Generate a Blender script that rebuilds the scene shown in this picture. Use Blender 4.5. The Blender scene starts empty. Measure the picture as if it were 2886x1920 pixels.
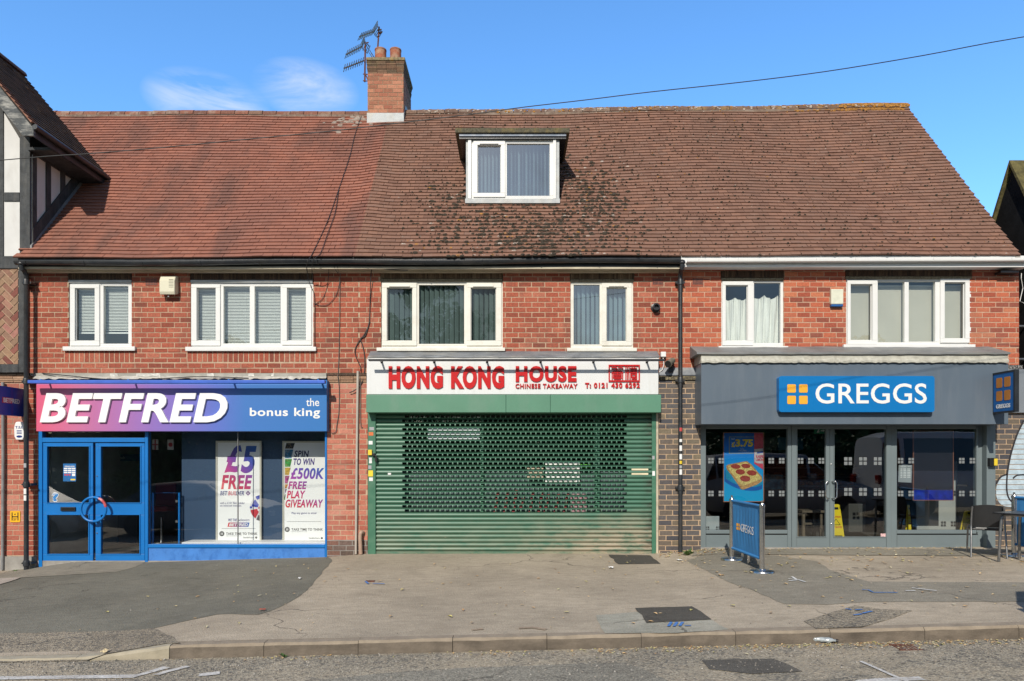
import bpy, bmesh, math, random
from mathutils import Vector, Matrix
from mathutils.geometry import delaunay_2d_cdt
R = math.radians
rnd = random.Random(7)
sc = bpy.context.scene
col = sc.collection

# ------------------------------------------------------------------ camera, sky, sun, exposure
F, UC, VH, D0, CZ = 1920.0, 1443.0, 1295.0, 12.0, 1.656
cam_d = bpy.data.cameras.new('camera')
cam = bpy.data.objects.new('camera', cam_d); col.objects.link(cam)
cam.location = (0, -D0, CZ); cam.rotation_euler = (R(90), 0, 0)
cam_d.sensor_width = 36.0; cam_d.sensor_fit = 'HORIZONTAL'
cam_d.lens = 36.0 * F / 2886.0
cam_d.shift_y = (VH - 960.0) / 2886.0
cam_d.clip_start = 0.05; cam_d.clip_end = 2000
sc.camera = cam

SUN_DIR = Vector((-0.25, -1.0, 0.73)).normalized()
sun_d = bpy.data.lights.new('sun', 'SUN'); sun_d.energy = 4.7; sun_d.angle = R(0.5); sun_d.color = (1.0, 0.93, 0.82)
sun = bpy.data.objects.new('sun', sun_d); col.objects.link(sun)
sun.location = (-6, -20, 25); sun.rotation_euler = (-SUN_DIR).to_track_quat('-Z', 'Y').to_euler()

world = bpy.data.worlds.new("World"); sc.world = world; world.use_nodes = True
wn, wl = world.node_tree.nodes, world.node_tree.links
for n in list(wn): wn.remove(n)
wout = wn.new('ShaderNodeOutputWorld'); bg = wn.new('ShaderNodeBackground'); wl.new(bg.outputs[0], wout.inputs[0])
sky = wn.new('ShaderNodeTexSky'); sky.sky_type = 'NISHITA'; sky.sun_disc = False
sky.sun_elevation = R(35.3); sky.sun_rotation = R(194); sky.air_density = 1.0; sky.dust_density = 0.6; sky.ozone_density = 1.6
bg.inputs['Strength'].default_value = 0.15
wtc = wn.new('ShaderNodeTexCoord')
def wmath(op, a, b=None, clamp=False):
    n = wn.new('ShaderNodeMath'); n.operation = op; n.use_clamp = clamp
    for i, v in enumerate((a, b)):
        if v is None: continue
        if isinstance(v, (int, float)): n.inputs[i].default_value = v
        else: wl.new(v, n.inputs[i])
    return n.outputs[0]
def wdot(vec):
    n = wn.new('ShaderNodeVectorMath'); n.operation = 'DOT_PRODUCT'
    wl.new(wtc.outputs['Generated'], n.inputs[0]); n.inputs[1].default_value = vec; return n.outputs['Value']
def blob(u, v, deg, su=1.0):
    """soft patch of the sky dome round one direction"""
    d = Vector((u - UC, F, VH - v)).normalized()
    up = Vector((0, 0, 1)); rt = d.cross(up).normalized(); u2 = rt.cross(d).normalized()
    a = wmath('DIVIDE', wdot(rt), su * math.sin(R(deg))); b = wmath('DIVIDE', wdot(u2), math.sin(R(deg)))
    r2 = wmath('ADD', wmath('MULTIPLY', a, a), wmath('MULTIPLY', b, b))
    m = wmath('SUBTRACT', 1.0, r2, True)
    return wmath('MULTIPLY', m, wmath('GREATER_THAN', wdot(d), 0.0))
wmap = wn.new('ShaderNodeMapping'); wl.new(wtc.outputs['Generated'], wmap.inputs[0]); wmap.inputs['Scale'].default_value = (2.6, 2.6, 11.0)
wmap.inputs['Rotation'].default_value = (0, R(9), 0)
cn = wn.new('ShaderNodeTexNoise'); wl.new(wmap.outputs[0], cn.inputs[0]); cn.inputs['Scale'].default_value = 2.4; cn.inputs['Detail'].default_value = 8; cn.inputs['Roughness'].default_value = 0.6
cn.inputs['Distortion'].default_value = 0.7
wisp = wmath('MULTIPLY', wmath('SUBTRACT', cn.outputs[0], 0.36, True), 2.8, True)
b1 = blob(585, 288, 2.1, 2.0); b2 = blob(862, 250, 2.0, 1.9)
wm = wmath('MULTIPLY', wisp, wmath('ADD', wmath('MULTIPLY', b1, 0.95, True), wmath('MULTIPLY', b2, 0.85, True), True))
# broken cumulus over the far side of the street, behind the camera
cn2 = wn.new('ShaderNodeTexNoise'); wl.new(wtc.outputs['Generated'], cn2.inputs[0]); cn2.inputs['Scale'].default_value = 3.3; cn2.inputs['Detail'].default_value = 7; cn2.inputs['Roughness'].default_value = 0.55
cum = wmath('MULTIPLY', wmath('SUBTRACT', cn2.outputs[0], 0.515, True), 7.0, True)
back = wmath('MULTIPLY', wmath('SUBTRACT', wmath('MULTIPLY', wdot((0, -1, 0)), 1.0), 0.25, True), 3.0, True)
cmask = wmath('ADD', wm, wmath('MULTIPLY', wmath('MULTIPLY', cum, back), 0.8), True)
whs = wn.new('ShaderNodeHueSaturation'); wl.new(sky.outputs[0], whs.inputs['Color'])
whs.inputs['Saturation'].default_value = 1.12; whs.inputs['Value'].default_value = 1.0
wmix = wn.new('ShaderNodeMix'); wmix.data_type = 'RGBA'
wtint = wn.new('ShaderNodeMix'); wtint.data_type = 'RGBA'; wtint.blend_type = 'MULTIPLY'; wtint.inputs[0].default_value = 1.0
wfr = wmath('MULTIPLY', wmath('ADD', wdot((0, 1, 0)), 0.10), 2.6, True)      # front sky tinted brighter; sky behind the camera dimmed to cut the facade's fill
wtc2 = wn.new('ShaderNodeMix'); wtc2.data_type = 'RGBA'; wl.new(wfr, wtc2.inputs[0]); wtc2.inputs[6].default_value = (.62, .66, .66, 1); wtc2.inputs[7].default_value = (1.2, 1.68, 2.0, 1)
wl.new(whs.outputs[0], wtint.inputs[6]); wl.new(wtc2.outputs[2], wtint.inputs[7])
wl.new(cmask, wmix.inputs[0]); wl.new(wtint.outputs[2], wmix.inputs[6]); wcl = wn.new('ShaderNodeMix'); wcl.data_type = 'RGBA'; wl.new(wfr, wcl.inputs[0]); wcl.inputs[6].default_value = (2.3, 2.4, 2.5, 1); wcl.inputs[7].default_value = (5.6, 6.1, 6.7, 1); wl.new(wcl.outputs[2], wmix.inputs[7])
wl.new(wmix.outputs[2], bg.inputs['Color'])
sc.view_settings.view_transform = 'Standard'; sc.view_settings.look = 'None'
sc.view_settings.exposure = 0.0; sc.view_settings.gamma = 1.0
sc.cycles.max_bounces = 8; sc.cycles.transparent_max_bounces = 12

# ------------------------------------------------------------------ helpers
def lin(r, g, b):
    f = lambda c: (c/255/12.92) if c/255 <= 0.04045 else ((c/255+0.055)/1.055)**2.4
    return (f(r), f(g), f(b), 1.0)
def px(u, v, y=0.0):
    d = D0 + y
    return ((u-UC)/F*d, CZ + (VH-v)/F*d)
def rc(u0, v0, u1, v1, y=0.0):
    """photo rectangle -> (x0, x1, z0, z1) on the plane y"""
    x0, z1 = px(u0, v0, y); x1, z0 = px(u1, v1, y)
    return (x0, x1, z0, z1)
def tag(o, label=None, cat=None, group=None, kind=None):
    if label: o['label'] = label
    if cat: o['category'] = cat
    if group: o['group'] = group
    if kind: o['kind'] = kind
    return o
def thing(name, label, cat, loc=(0, 0, 0), group=None):
    o = bpy.data.objects.new(name, None); col.objects.link(o); o.location = loc; o.empty_display_size = 0.1
    return tag(o, label, cat, group)

class MB:
    def __init__(s): s.v = []; s.f = []; s.m = []; s.mi = 0
    def add(s, vs, fs, mi=None):
        b = len(s.v); s.v.extend([tuple(p) for p in vs]); s.f.extend([tuple(i+b for i in f) for f in fs])
        s.m.extend([s.mi if mi is None else mi]*len(fs)); return s
    def box(s, x0, x1, y0, y1, z0, z1, mi=None):
        return s.add([(x0,y0,z0),(x1,y0,z0),(x1,y1,z0),(x0,y1,z0),(x0,y0,z1),(x1,y0,z1),(x1,y1,z1),(x0,y1,z1)],
            [(0,3,2,1),(4,5,6,7),(0,1,5,4),(1,2,6,5),(2,3,7,6),(3,0,4,7)], mi)
    def hexa(s, p, mi=None):
        return s.add(p, [(0,3,2,1),(4,5,6,7),(0,1,5,4),(1,2,6,5),(2,3,7,6),(3,0,4,7)], mi)
    def quad(s, a, b, c, d, mi=None): return s.add([a,b,c,d], [(0,1,2,3)], mi)
    def prism(s, poly, fn0, fn1, mi=None):
        """closed solid between two copies of a 2-D outline"""
        n = len(poly)
        return s.add([fn0(*p) for p in poly]+[fn1(*p) for p in poly],
            [tuple(range(n)), tuple(range(2*n-1, n-1, -1))]+[(i, i+n, (i+1)%n+n, (i+1)%n) for i in range(n)], mi)
    def pxz(s, poly, y0, y1, mi=None): return s.prism(poly, lambda x,z: (x,y0,z), lambda x,z: (x,y1,z), mi)
    def tube(s, pts, r, n=8, caps=True, mi=None):
        pts = [Vector(p) for p in pts]; N = len(pts); vs = []; prev = None
        for i, p in enumerate(pts):
            t = (pts[min(i+1,N-1)]-pts[max(i-1,0)]).normalized()
            a = prev if prev is not None else (Vector((0,0,1)) if abs(t.z) < 0.9 else Vector((1,0,0)))
            a = (a - t*a.dot(t)).normalized(); prev = a; b = t.cross(a)
            rr = r[i] if isinstance(r, (list,tuple)) else r
            vs += [p+(a*math.cos(q)+b*math.sin(q))*rr for q in [2*math.pi*k/n for k in range(n)]]
        fs = [(i*n+k, i*n+(k+1)%n, (i+1)*n+(k+1)%n, (i+1)*n+k) for i in range(N-1) for k in range(n)]
        if caps: fs += [tuple(range(n-1,-1,-1)), tuple(range((N-1)*n, N*n))]
        return s.add(vs, fs, mi)
    def lathe(s, prof, c, n=20, axis='z', mi=None):
        """prof: (radius, height) pairs"""
        vs = []; cx, cy, cz = c
        for r, h in prof:
            for k in range(n):
                q = 2*math.pi*k/n; a, b = r*math.cos(q), r*math.sin(q)
                vs.append((cx+a, cy+b, cz+h) if axis == 'z' else ((cx+a, cy+h, cz+b) if axis == 'y' else (cx+h, cy+a, cz+b)))
        m = len(prof)
        fs = [(i*n+k, i*n+(k+1)%n, (i+1)*n+(k+1)%n, (i+1)*n+k) for i in range(m-1) for k in range(n)]
        fs += [tuple(range(n-1,-1,-1)), tuple(range((m-1)*n, m*n))]
        return s.add(vs, fs, mi)
    def cells(s, rect, holes, y0, y1, mi=None):
        """a board with rectangular holes, as boxes butted end to end"""
        x0,x1,z0,z1 = rect
        zs = sorted({z0,z1,*[min(max(h[i],z0),z1) for h in holes for i in (2,3)]})
        for a, b in zip(zs, zs[1:]):
            if b-a < 1e-5: continue
            zm = (a+b)/2; cur = x0
            for h in sorted([h for h in holes if h[2] < zm < h[3]]):
                if h[0] > cur+1e-5: s.box(cur, min(h[0],x1), y0, y1, a, b, mi)
                cur = max(cur, h[1])
            if cur < x1-1e-5: s.box(cur, x1, y0, y1, a, b, mi)
        return s
    def build(s, name, mats, parent=None, smooth=False, bevel=0.0, **kw):
        me = bpy.data.meshes.new(name); me.from_pydata(s.v, [], s.f); me.update()
        mats = mats if isinstance(mats, (list,tuple)) else [mats]
        for m in mats: me.materials.append(m)
        if len(mats) > 1: me.polygons.foreach_set('material_index', s.m)
        bm = bmesh.new(); bm.from_mesh(me); bmesh.ops.recalc_face_normals(bm, faces=bm.faces); bm.to_mesh(me); bm.free()
        if smooth:
            me.polygons.foreach_set('use_smooth', [True]*len(me.polygons))
            try: me.set_sharp_from_angle(angle=R(40))
            except Exception: pass
        o = bpy.data.objects.new(name, me); col.objects.link(o)
        if parent is not None:
            o.parent = parent
            if parent.type == 'EMPTY': o.location = -parent.location
        if bevel:
            md = o.modifiers.new('edge', 'BEVEL'); md.width = bevel; md.segments = 2; md.limit_method = 'ANGLE'; md.angle_limit = R(40)
        return tag(o, **kw)

FONT = {}
def glyphs(s, bold=0.0, shear=0.0, spacing=1.0):
    """triangulated lettering in the unit box: verts, faces"""
    c = bpy.data.curves.new('lettering', 'FONT'); c.body = s; c.offset = bold; c.shear = shear; c.space_character = spacing
    c.resolution_u = 4; c.extrude = 0.5
    o = bpy.data.objects.new('lettering', c); col.objects.link(o)
    dg = bpy.context.evaluated_depsgraph_get(); dg.update()
    me = bpy.data.meshes.new_from_object(o.evaluated_get(dg))
    vs = [v.co.copy() for v in me.vertices]; fs = [tuple(p.vertices) for p in me.polygons]
    bpy.data.objects.remove(o); bpy.data.curves.remove(c); bpy.data.meshes.remove(me)
    x0 = min(v.x for v in vs); x1 = max(v.x for v in vs); y0 = min(v.y for v in vs); y1 = max(v.y for v in vs)
    return [((v.x-x0)/(x1-x0), (v.y-y0)/(y1-y0), v.z+0.5) for v in vs], fs
def text(mb, s, rect, y, depth, bold=0.0, shear=0.0, spacing=1.0, mi=None):
    """lettering fitted to rect=(x0,x1,z0,z1), its face at y, going back by depth"""
    x0,x1,z0,z1 = rect; vs, fs = glyphs(s, bold, shear, spacing)
    mb.add([(x0+(x1-x0)*a, y+depth*(1-c), z0+(z1-z0)*b) for a,b,c in vs], fs, mi)
def text_map(mb, s, fn, bold=0.0, shear=0.0, mi=None):
    vs, fs = glyphs(s, bold, shear); mb.add([fn(a,b,c) for a,b,c in vs], fs, mi)
def rrect(x0, x1, z0, z1, r, n=5):
    out = []
    for cx, cz, a0 in ((x1-r,z0+r,-90),(x1-r,z1-r,0),(x0+r,z1-r,90),(x0+r,z0+r,180)):
        out += [(cx+r*math.cos(R(a0+90*k/n)), cz+r*math.sin(R(a0+90*k/n))) for k in range(n+1)]
    return out

# ------------------------------------------------------------------ materials
def nt(name):
    m = bpy.data.materials.new(name); m.use_nodes = True
    n, l = m.node_tree.nodes, m.node_tree.links
    return m, n, l, n['Principled BSDF'], n['Material Output']
def inp(b, k, v):
    if k in b.inputs: b.inputs[k].default_value = v
class G:
    """small node-graph helper"""
    def __init__(s, n, l): s.n, s.l = n, l; s.tc = n.new('ShaderNodeTexCoord')
    def co(s, scale=(1,1,1), rot=(0,0,0)):
        m = s.n.new('ShaderNodeMapping'); s.l.new(s.tc.outputs['Object'], m.inputs[0]); m.inputs['Scale'].default_value = scale; m.inputs['Rotation'].default_value = rot
        return m.outputs[0]
    def noise(s, scale, detail=4, co=None, rough=0.55, dist=0.0):
        t = s.n.new('ShaderNodeTexNoise'); s.l.new(co or s.tc.outputs['Object'], t.inputs[0])
        t.inputs['Scale'].default_value = scale; t.inputs['Detail'].default_value = detail; t.inputs['Roughness'].default_value = rough; t.inputs['Distortion'].default_value = dist
        return t.outputs[0]
    def voro(s, scale, out=0, co=None):
        t = s.n.new('ShaderNodeTexVoronoi'); s.l.new(co or s.tc.outputs['Object'], t.inputs[0]); t.inputs['Scale'].default_value = scale; return t.outputs[out]
    def math(s, op, a, b=None, clamp=False):
        m = s.n.new('ShaderNodeMath'); m.operation = op; m.use_clamp = clamp
        for i, v in enumerate((a,b)):
            if v is None: continue
            if isinstance(v, (int,float)): m.inputs[i].default_value = v
            else: s.l.new(v, m.inputs[i])
        return m.outputs[0]
    def ramp(s, fac, stops, mode='LINEAR'):
        r = s.n.new('ShaderNodeValToRGB'); s.l.new(fac, r.inputs[0]); e = r.color_ramp.elements; r.color_ramp.interpolation = mode
        e[0].position, e[0].color = stops[0]; e[1].position, e[1].color = stops[-1]
        for p, c in stops[1:-1]: k = e.new(p); k.color = c
        return r.outputs[0]
    def step(s, fac, a, b):
        m = s.n.new('ShaderNodeMapRange'); s.l.new(fac, m.inputs[0]); m.inputs[1].default_value = a; m.inputs[2].default_value = b; return m.outputs[0]
    def mix(s, fac, a, b, blend='MIX'):
        m = s.n.new('ShaderNodeMix'); m.data_type = 'RGBA'; m.blend_type = blend
        for i, v in ((0,fac),(6,a),(7,b)):
            if isinstance(v, (int,float)): m.inputs[i].default_value = v
            elif isinstance(v, tuple): m.inputs[i].default_value = v
            else: s.l.new(v, m.inputs[i])
        return m.outputs[2]
    def island(s):
        return s.n.new('ShaderNodeNewGeometry').outputs['Random Per Island']
    def bump(s, h, strength, dist, bsdf):
        b = s.n.new('ShaderNodeBump'); s.l.new(h, b.inputs['Height']); b.inputs['Strength'].default_value = strength; b.inputs['Distance'].default_value = dist
        s.l.new(b.outputs[0], bsdf.inputs['Normal'])
def g3(v): return (v, v, v, 1)
def mat(name, c, rough=0.6, metal=0.0, var=0.12, vs=6.0, bump=0.0, bs=60.0, dirt=None, dirt_amt=0.0, dscale=(3,3,3), spec=0.5):
    m, n, l, b, o = nt(name); g = G(n, l)
    nz = g.noise(vs, 5)
    cc = g.mix(1.0, c, g.ramp(nz, [(0.25, g3(1-var*1.6)), (0.75, g3(1+var))]), 'MULTIPLY')
    if dirt:
        d = g.noise(1.0, 7, g.co(dscale), 0.65)
        cc = g.mix(g.math('MULTIPLY', g.step(d, 0.48, 0.72), dirt_amt, True), cc, dirt)
    l.new(cc, b.inputs['Base Color']); inp(b, 'Roughness', rough); inp(b, 'Metallic', metal); inp(b, 'Specular IOR Level', spec)
    if bump: g.bump(g.noise(bs, 4), bump, 0.01, b)
    return m
def island_mat(name, cols, rough=0.85, var=0.25, vs=25.0, bump=0.4, bs=70.0, stain=None, stain_amt=0.0, sscale=(0.7,0.7,0.7)):
    m, n, l, b, o = nt(name); g = G(n, l)
    k = len(cols)
    c = g.ramp(g.island(), [(i/(k-1) if k > 1 else 0, q) for i, q in enumerate(cols)])
    nz = g.noise(vs, 6, None, 0.65)
    c = g.mix(1.0, c, g.ramp(nz, [(0.25, g3(1-var*1.5)), (0.75, g3(1+var))]), 'MULTIPLY')
    if stain:
        s = g.noise(1.0, 6, g.co(sscale), 0.6)
        c = g.mix(g.math('MULTIPLY', g.step(s, 0.5, 0.75), stain_amt, True), c, stain)
    l.new(c, b.inputs['Base Color']); inp(b, 'Roughness', rough)
    if bump: g.bump(g.noise(bs, 4), bump, 0.006, b)
    return m
def glass(name, base, tint=(0.9,0.95,0.93,1), wob=0.0):
    m, n, l, b, o = nt(name); n.remove(b); g = G(n, l)
    t = n.new('ShaderNodeBsdfTransparent'); t.inputs[0].default_value = tint
    s = n.new('ShaderNodeBsdfGlossy'); s.inputs['Roughness'].default_value = 0.0; s.inputs[0].default_value = (1,1,1,1)
    lw = n.new('ShaderNodeLayerWeight'); lw.inputs[0].default_value = 0.5
    f5 = g.math('POWER', lw.outputs['Facing'], 4.0)
    f = g.math('ADD', g.math('MULTIPLY', f5, 1-base), base, True)
    if wob:
        bp = n.new('ShaderNodeBump'); l.new(g.noise(1.3, 1), bp.inputs['Height']); bp.inputs['Strength'].default_value = wob; bp.inputs['Distance'].default_value = 0.05
        l.new(bp.outputs[0], s.inputs['Normal'])
    x = n.new('ShaderNodeMixShader'); l.new(f, x.inputs[0]); l.new(t.outputs[0], x.inputs[1]); l.new(s.outputs[0], x.inputs[2]); l.new(x.outputs[0], o.inputs[0])
    return m
def grad_mat(name, stops, axis=0, x0=0.0, x1=1.0, rough=0.4, diag=0.0):
    """printed colour gradient running along x (or diagonally)"""
    m, n, l, b, o = nt(name); g = G(n, l)
    sp = n.new('ShaderNodeSeparateXYZ'); l.new(g.tc.outputs['Object'], sp.inputs[0])
    v = sp.outputs[axis]
    if diag: v = g.math('ADD', v, g.math('MULTIPLY', sp.outputs[2], diag))
    l.new(g.ramp(g.step(v, x0, x1), stops), b.inputs['Base Color']); inp(b, 'Roughness', rough)
    return m

BR = [(.20,.052,.031,1),(.285,.068,.038,1),(.325,.077,.043,1),(.35,.085,.047,1),(.365,.092,.052,1),(.385,.103,.058,1),(.42,.14,.086,1)]
m_brick = island_mat('red_brick', BR, 0.88, 0.28, 30, 0.5, 90, (.13,.06,.044,1), 0.75, (2.2,2.2,.7))
m_brick_pink = island_mat('weathered_red_brick', [(.30,.085,.055,1),(.40,.12,.08,1),(.44,.14,.09,1),(.50,.20,.14,1)], 0.88, 0.2, 26, 0.5, 90, (.5,.3,.24,1), 0.55, (1.2,1.2,.8))
m_mortar = mat('lime_mortar', (.48,.352,.243,1), 0.95, 0, 0.15, 12, 0.4, 120, dirt=(.30,.19,.13,1), dirt_amt=.7, dscale=(1.1,1.1,1.6))
m_mortar_grey = mat('grey_mortar', (.50,.34,.24,1), 0.95, 0, 0.15, 12, 0.4, 120)
m_dbrick = island_mat('blue_brown_brick', [(.055,.055,.065,1),(.085,.075,.075,1),(.12,.095,.075,1),(.17,.135,.085,1),(.075,.075,.085,1),(.14,.11,.085,1)], 0.55, 0.2, 30, 0.3, 80)
m_dmortar = mat('buff_mortar', (.47,.335,.22,1), 0.95, 0, 0.2, 12, 0.4, 120)
m_lintel = island_mat('dark_brick_on_edge', [(.035,.022,.015,1),(.075,.042,.026,1),(.055,.032,.02,1),(.12,.075,.045,1)], 0.9, 0.3, 40)
m_lintel_pale = island_mat('buff_tile_on_edge', [(.06,.035,.02,1),(.12,.075,.045,1),(.22,.15,.09,1),(.09,.055,.03,1)], 0.9, 0.3, 40)
m_herring = island_mat('herringbone_brick', [(.17,.055,.04,1),(.24,.08,.06,1),(.25,.15,.10,1),(.30,.19,.11,1),(.34,.15,.12,1)], 0.85, 0.2, 30)
m_upvc = mat('white_plastic_frame', (.70,.70,.685,1), 0.32, 0, 0.03, 4)
m_upvc_old = mat('yellowed_plastic_frame', (.70,.685,.62,1), 0.36, 0, 0.05, 4, dirt=(.5,.44,.33,1), dirt_amt=.35, dscale=(5,5,5))
m_cream = mat('cream_paint', (.50,.44,.33,1), 0.6, 0, 0.12, 5, dirt=(.2,.16,.11,1), dirt_amt=.5, dscale=(2,6,9))
m_blackp = mat('black_painted_wood', (.018,.020,.024,1), 0.38, 0, 0.3, 5, 0.2, 40)
m_gutter = mat('black_plastic_gutter', (.022,.025,.030,1), 0.35, 0, 0.25, 5, dirt=(.10,.09,.075,1), dirt_amt=.35, dscale=(2,6,6))
m_pipe = mat('black_iron_pipe', (.024,.028,.033,1), 0.42, 0, 0.3, 8, 0.2, 50, dirt=(.09,.065,.05,1), dirt_amt=.5, dscale=(6,6,2))
m_wood_black = mat('weathered_black_timber', (.040,.044,.048,1), 0.75, 0, 0.35, 9, 0.6, 60, dirt=(.12,.115,.105,1), dirt_amt=.55, dscale=(9,9,2.2))
m_render_white = mat('white_render', (.62,.615,.60,1), 0.85, 0, 0.05, 3, 0.15, 40, dirt=(.42,.40,.37,1), dirt_amt=.4, dscale=(4,4,1.6))
m_lead = mat('lead_sheet', (.20,.215,.235,1), 0.55, 0.25, 0.22, 4, 0.5, 14, dirt=(.38,.36,.31,1), dirt_amt=.6, dscale=(2,5,8))
m_flash = mat('pale_lead_flashing', (.40,.42,.43,1), 0.6, 0.1, 0.15, 6, 0.3, 20, dirt=(.5,.46,.38,1), dirt_amt=.5, dscale=(8,8,3))
m_conc = mat('grey_concrete', (.30,.285,.26,1), 0.9, 0, 0.18, 5, 0.5, 60, dirt=(.12,.105,.09,1), dirt_amt=.5, dscale=(3,3,3))
m_foil = mat('crumpled_foil_flashing', (.62,.61,.56,1), 0.4, 0.3, 0.2, 12, 1.0, 18, dirt=(.2,.17,.13,1), dirt_amt=.4, dscale=(6,6,6))
m_pane_up = glass('upper_window_glass', 0.12)
m_pane_sky = glass('reflective_window_glass', 0.33, (.75,.85,.85,1), 0.04)
m_pane_shop = glass('shop_window_glass', 0.11, (.80,.85,.85,1), 0.015)
m_pane_clear = glass('clear_display_glass', 0.09, (.93,.95,.95,1), 0.012)
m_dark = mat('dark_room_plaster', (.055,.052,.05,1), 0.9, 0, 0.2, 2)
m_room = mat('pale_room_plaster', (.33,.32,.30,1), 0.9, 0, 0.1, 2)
m_floor_in = mat('shop_floor_vinyl', (.09,.085,.08,1), 0.5, 0, 0.2, 3)
m_white = mat('white_paint', (.73,.73,.72,1), 0.5, 0, 0.03, 4)
m_black = mat('black_plastic', (.012,.012,.014,1), 0.4, 0, 0.2, 8)
m_steel = mat('brushed_steel', (.62,.62,.62,1), 0.22, 1.0, 0.08, 20)
m_alu = mat('weathered_aluminium', (.30,.30,.30,1), 0.36, 0.85, 0.2, 20)
m_rust = mat('rusty_steel', (.16,.06,.035,1), 0.85, 0.2, 0.35, 30, 0.4, 90)
m_cable = mat('black_cable_sheath', (.02,.02,.02,1), 0.6)
m_graycable = mat('grey_cable_sheath', (.10,.095,.09,1), 0.6)
m_terra = mat('terracotta_pot', (.33,.11,.06,1), 0.85, 0, 0.2, 8, 0.3, 50, dirt=(.45,.40,.28,1), dirt_amt=.7, dscale=(7,7,7))
m_moss = mat('dark_moss', (.055,.042,.028,1), 0.95, 0, 0.5, 30, 0.8, 120)
m_lichen = mat('orange_lichen', (.36,.17,.035,1), 0.95, 0, 0.4, 30, 0.6, 120)
m_lichen_w = mat('pale_lichen', (.40,.33,.28,1), 0.95, 0, 0.4, 30, 0.6, 120)
# ------------------------------------------------------------------ ground
def interp(x, ks):
    if x <= ks[0][0]: return ks[0][1]
    for (a, p), (b, q) in zip(ks, ks[1:]):
        if x <= b: return p+(q-p)*(x-a)/(b-a)
    return ks[-1][1]
YK = -5.4
ZW = [(-60,-1.3),(-30,-.72),(-8.6,-.29),(-7.7,-.155),(-6.4,-.15),(-3.27,-.066),(-2.55,-.004),(2.5,0),(3.0,.03),(3.4,.075),(8.8,.105),(12,.16),(60,1.2)]
def z_road(x): return -.196+.0235*max(-50, min(50, x))
def kerb_h(x): return interp(x, [(-4.15,.028),(-3.27,.13)])
def z_pave(x, y):
    t = (y-YK)/(-YK)
    t = max(0.0, t)
    if t > 1: return interp(x, ZW)
    return (z_road(x)+kerb_h(x))*(1-t)+interp(x, ZW)*t
def gz(x, y): return z_pave(x, y) if y >= YK else z_road(x)+0.02*min(3.5, YK-y)
def gp(u, v):
    """photo pixel -> point on the ground"""
    d = 9.0
    for _ in range(30):
        x = (u-UC)/F*d; d = 0.5*d+0.5*(CZ-gz(x, d-D0))*F/(v-VH)
    return (x, d-D0)
def sheet(xs, ys, zf, name, m, **kw):
    mb = MB(); nx, ny = len(xs), len(ys)
    mb.add([(x,y,zf(x,y)) for y in ys for x in xs], [(j*nx+i, j*nx+i+1, (j+1)*nx+i+1, (j+1)*nx+i) for j in range(ny-1) for i in range(nx-1)])
    return mb.build(name, m, None, True, **kw)
def frange(a, b, n): return [a+(b-a)*i/n for i in range(n+1)]
def patch(name, pts, m, lift=0.004, pixels=True, rough_edge=0.02, **kw):
    """thin sheet laid on the pavement or road, cut to an outline"""
    P = [gp(*p) for p in pts] if pixels else pts
    out = []
    for (a, b), (c, d) in zip(P, P[1:]+P[:1]):
        L = math.hypot(c-a, d-b); k = max(1, int(L/0.16))
        for i in range(k):
            t = i/k; w = rough_edge*rnd.uniform(-1,1) if i else 0
            out.append(Vector((a+(c-a)*t+w, b+(d-b)*t+w*0.6)))
    n = len(out); xs = [p.x for p in out]; ys = [p.y for p in out]
    pts2 = list(out)
    s = 0.3; x = min(xs)
    while x < max(xs):
        y = min(ys)
        while y < max(ys): pts2.append(Vector((x+.01, y+.013))); y += s
        x += s
    r = delaunay_2d_cdt(pts2, [(i, (i+1) % n) for i in range(n)], [list(range(n))], 1, 1e-5)
    mb = MB(); mb.add([(p.x, p.y, gz(p.x, p.y)+lift) for p in r[0]], [tuple(f) for f in r[2]])
    return mb.build(name, m, None, True, kind='structure', **kw)
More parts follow.
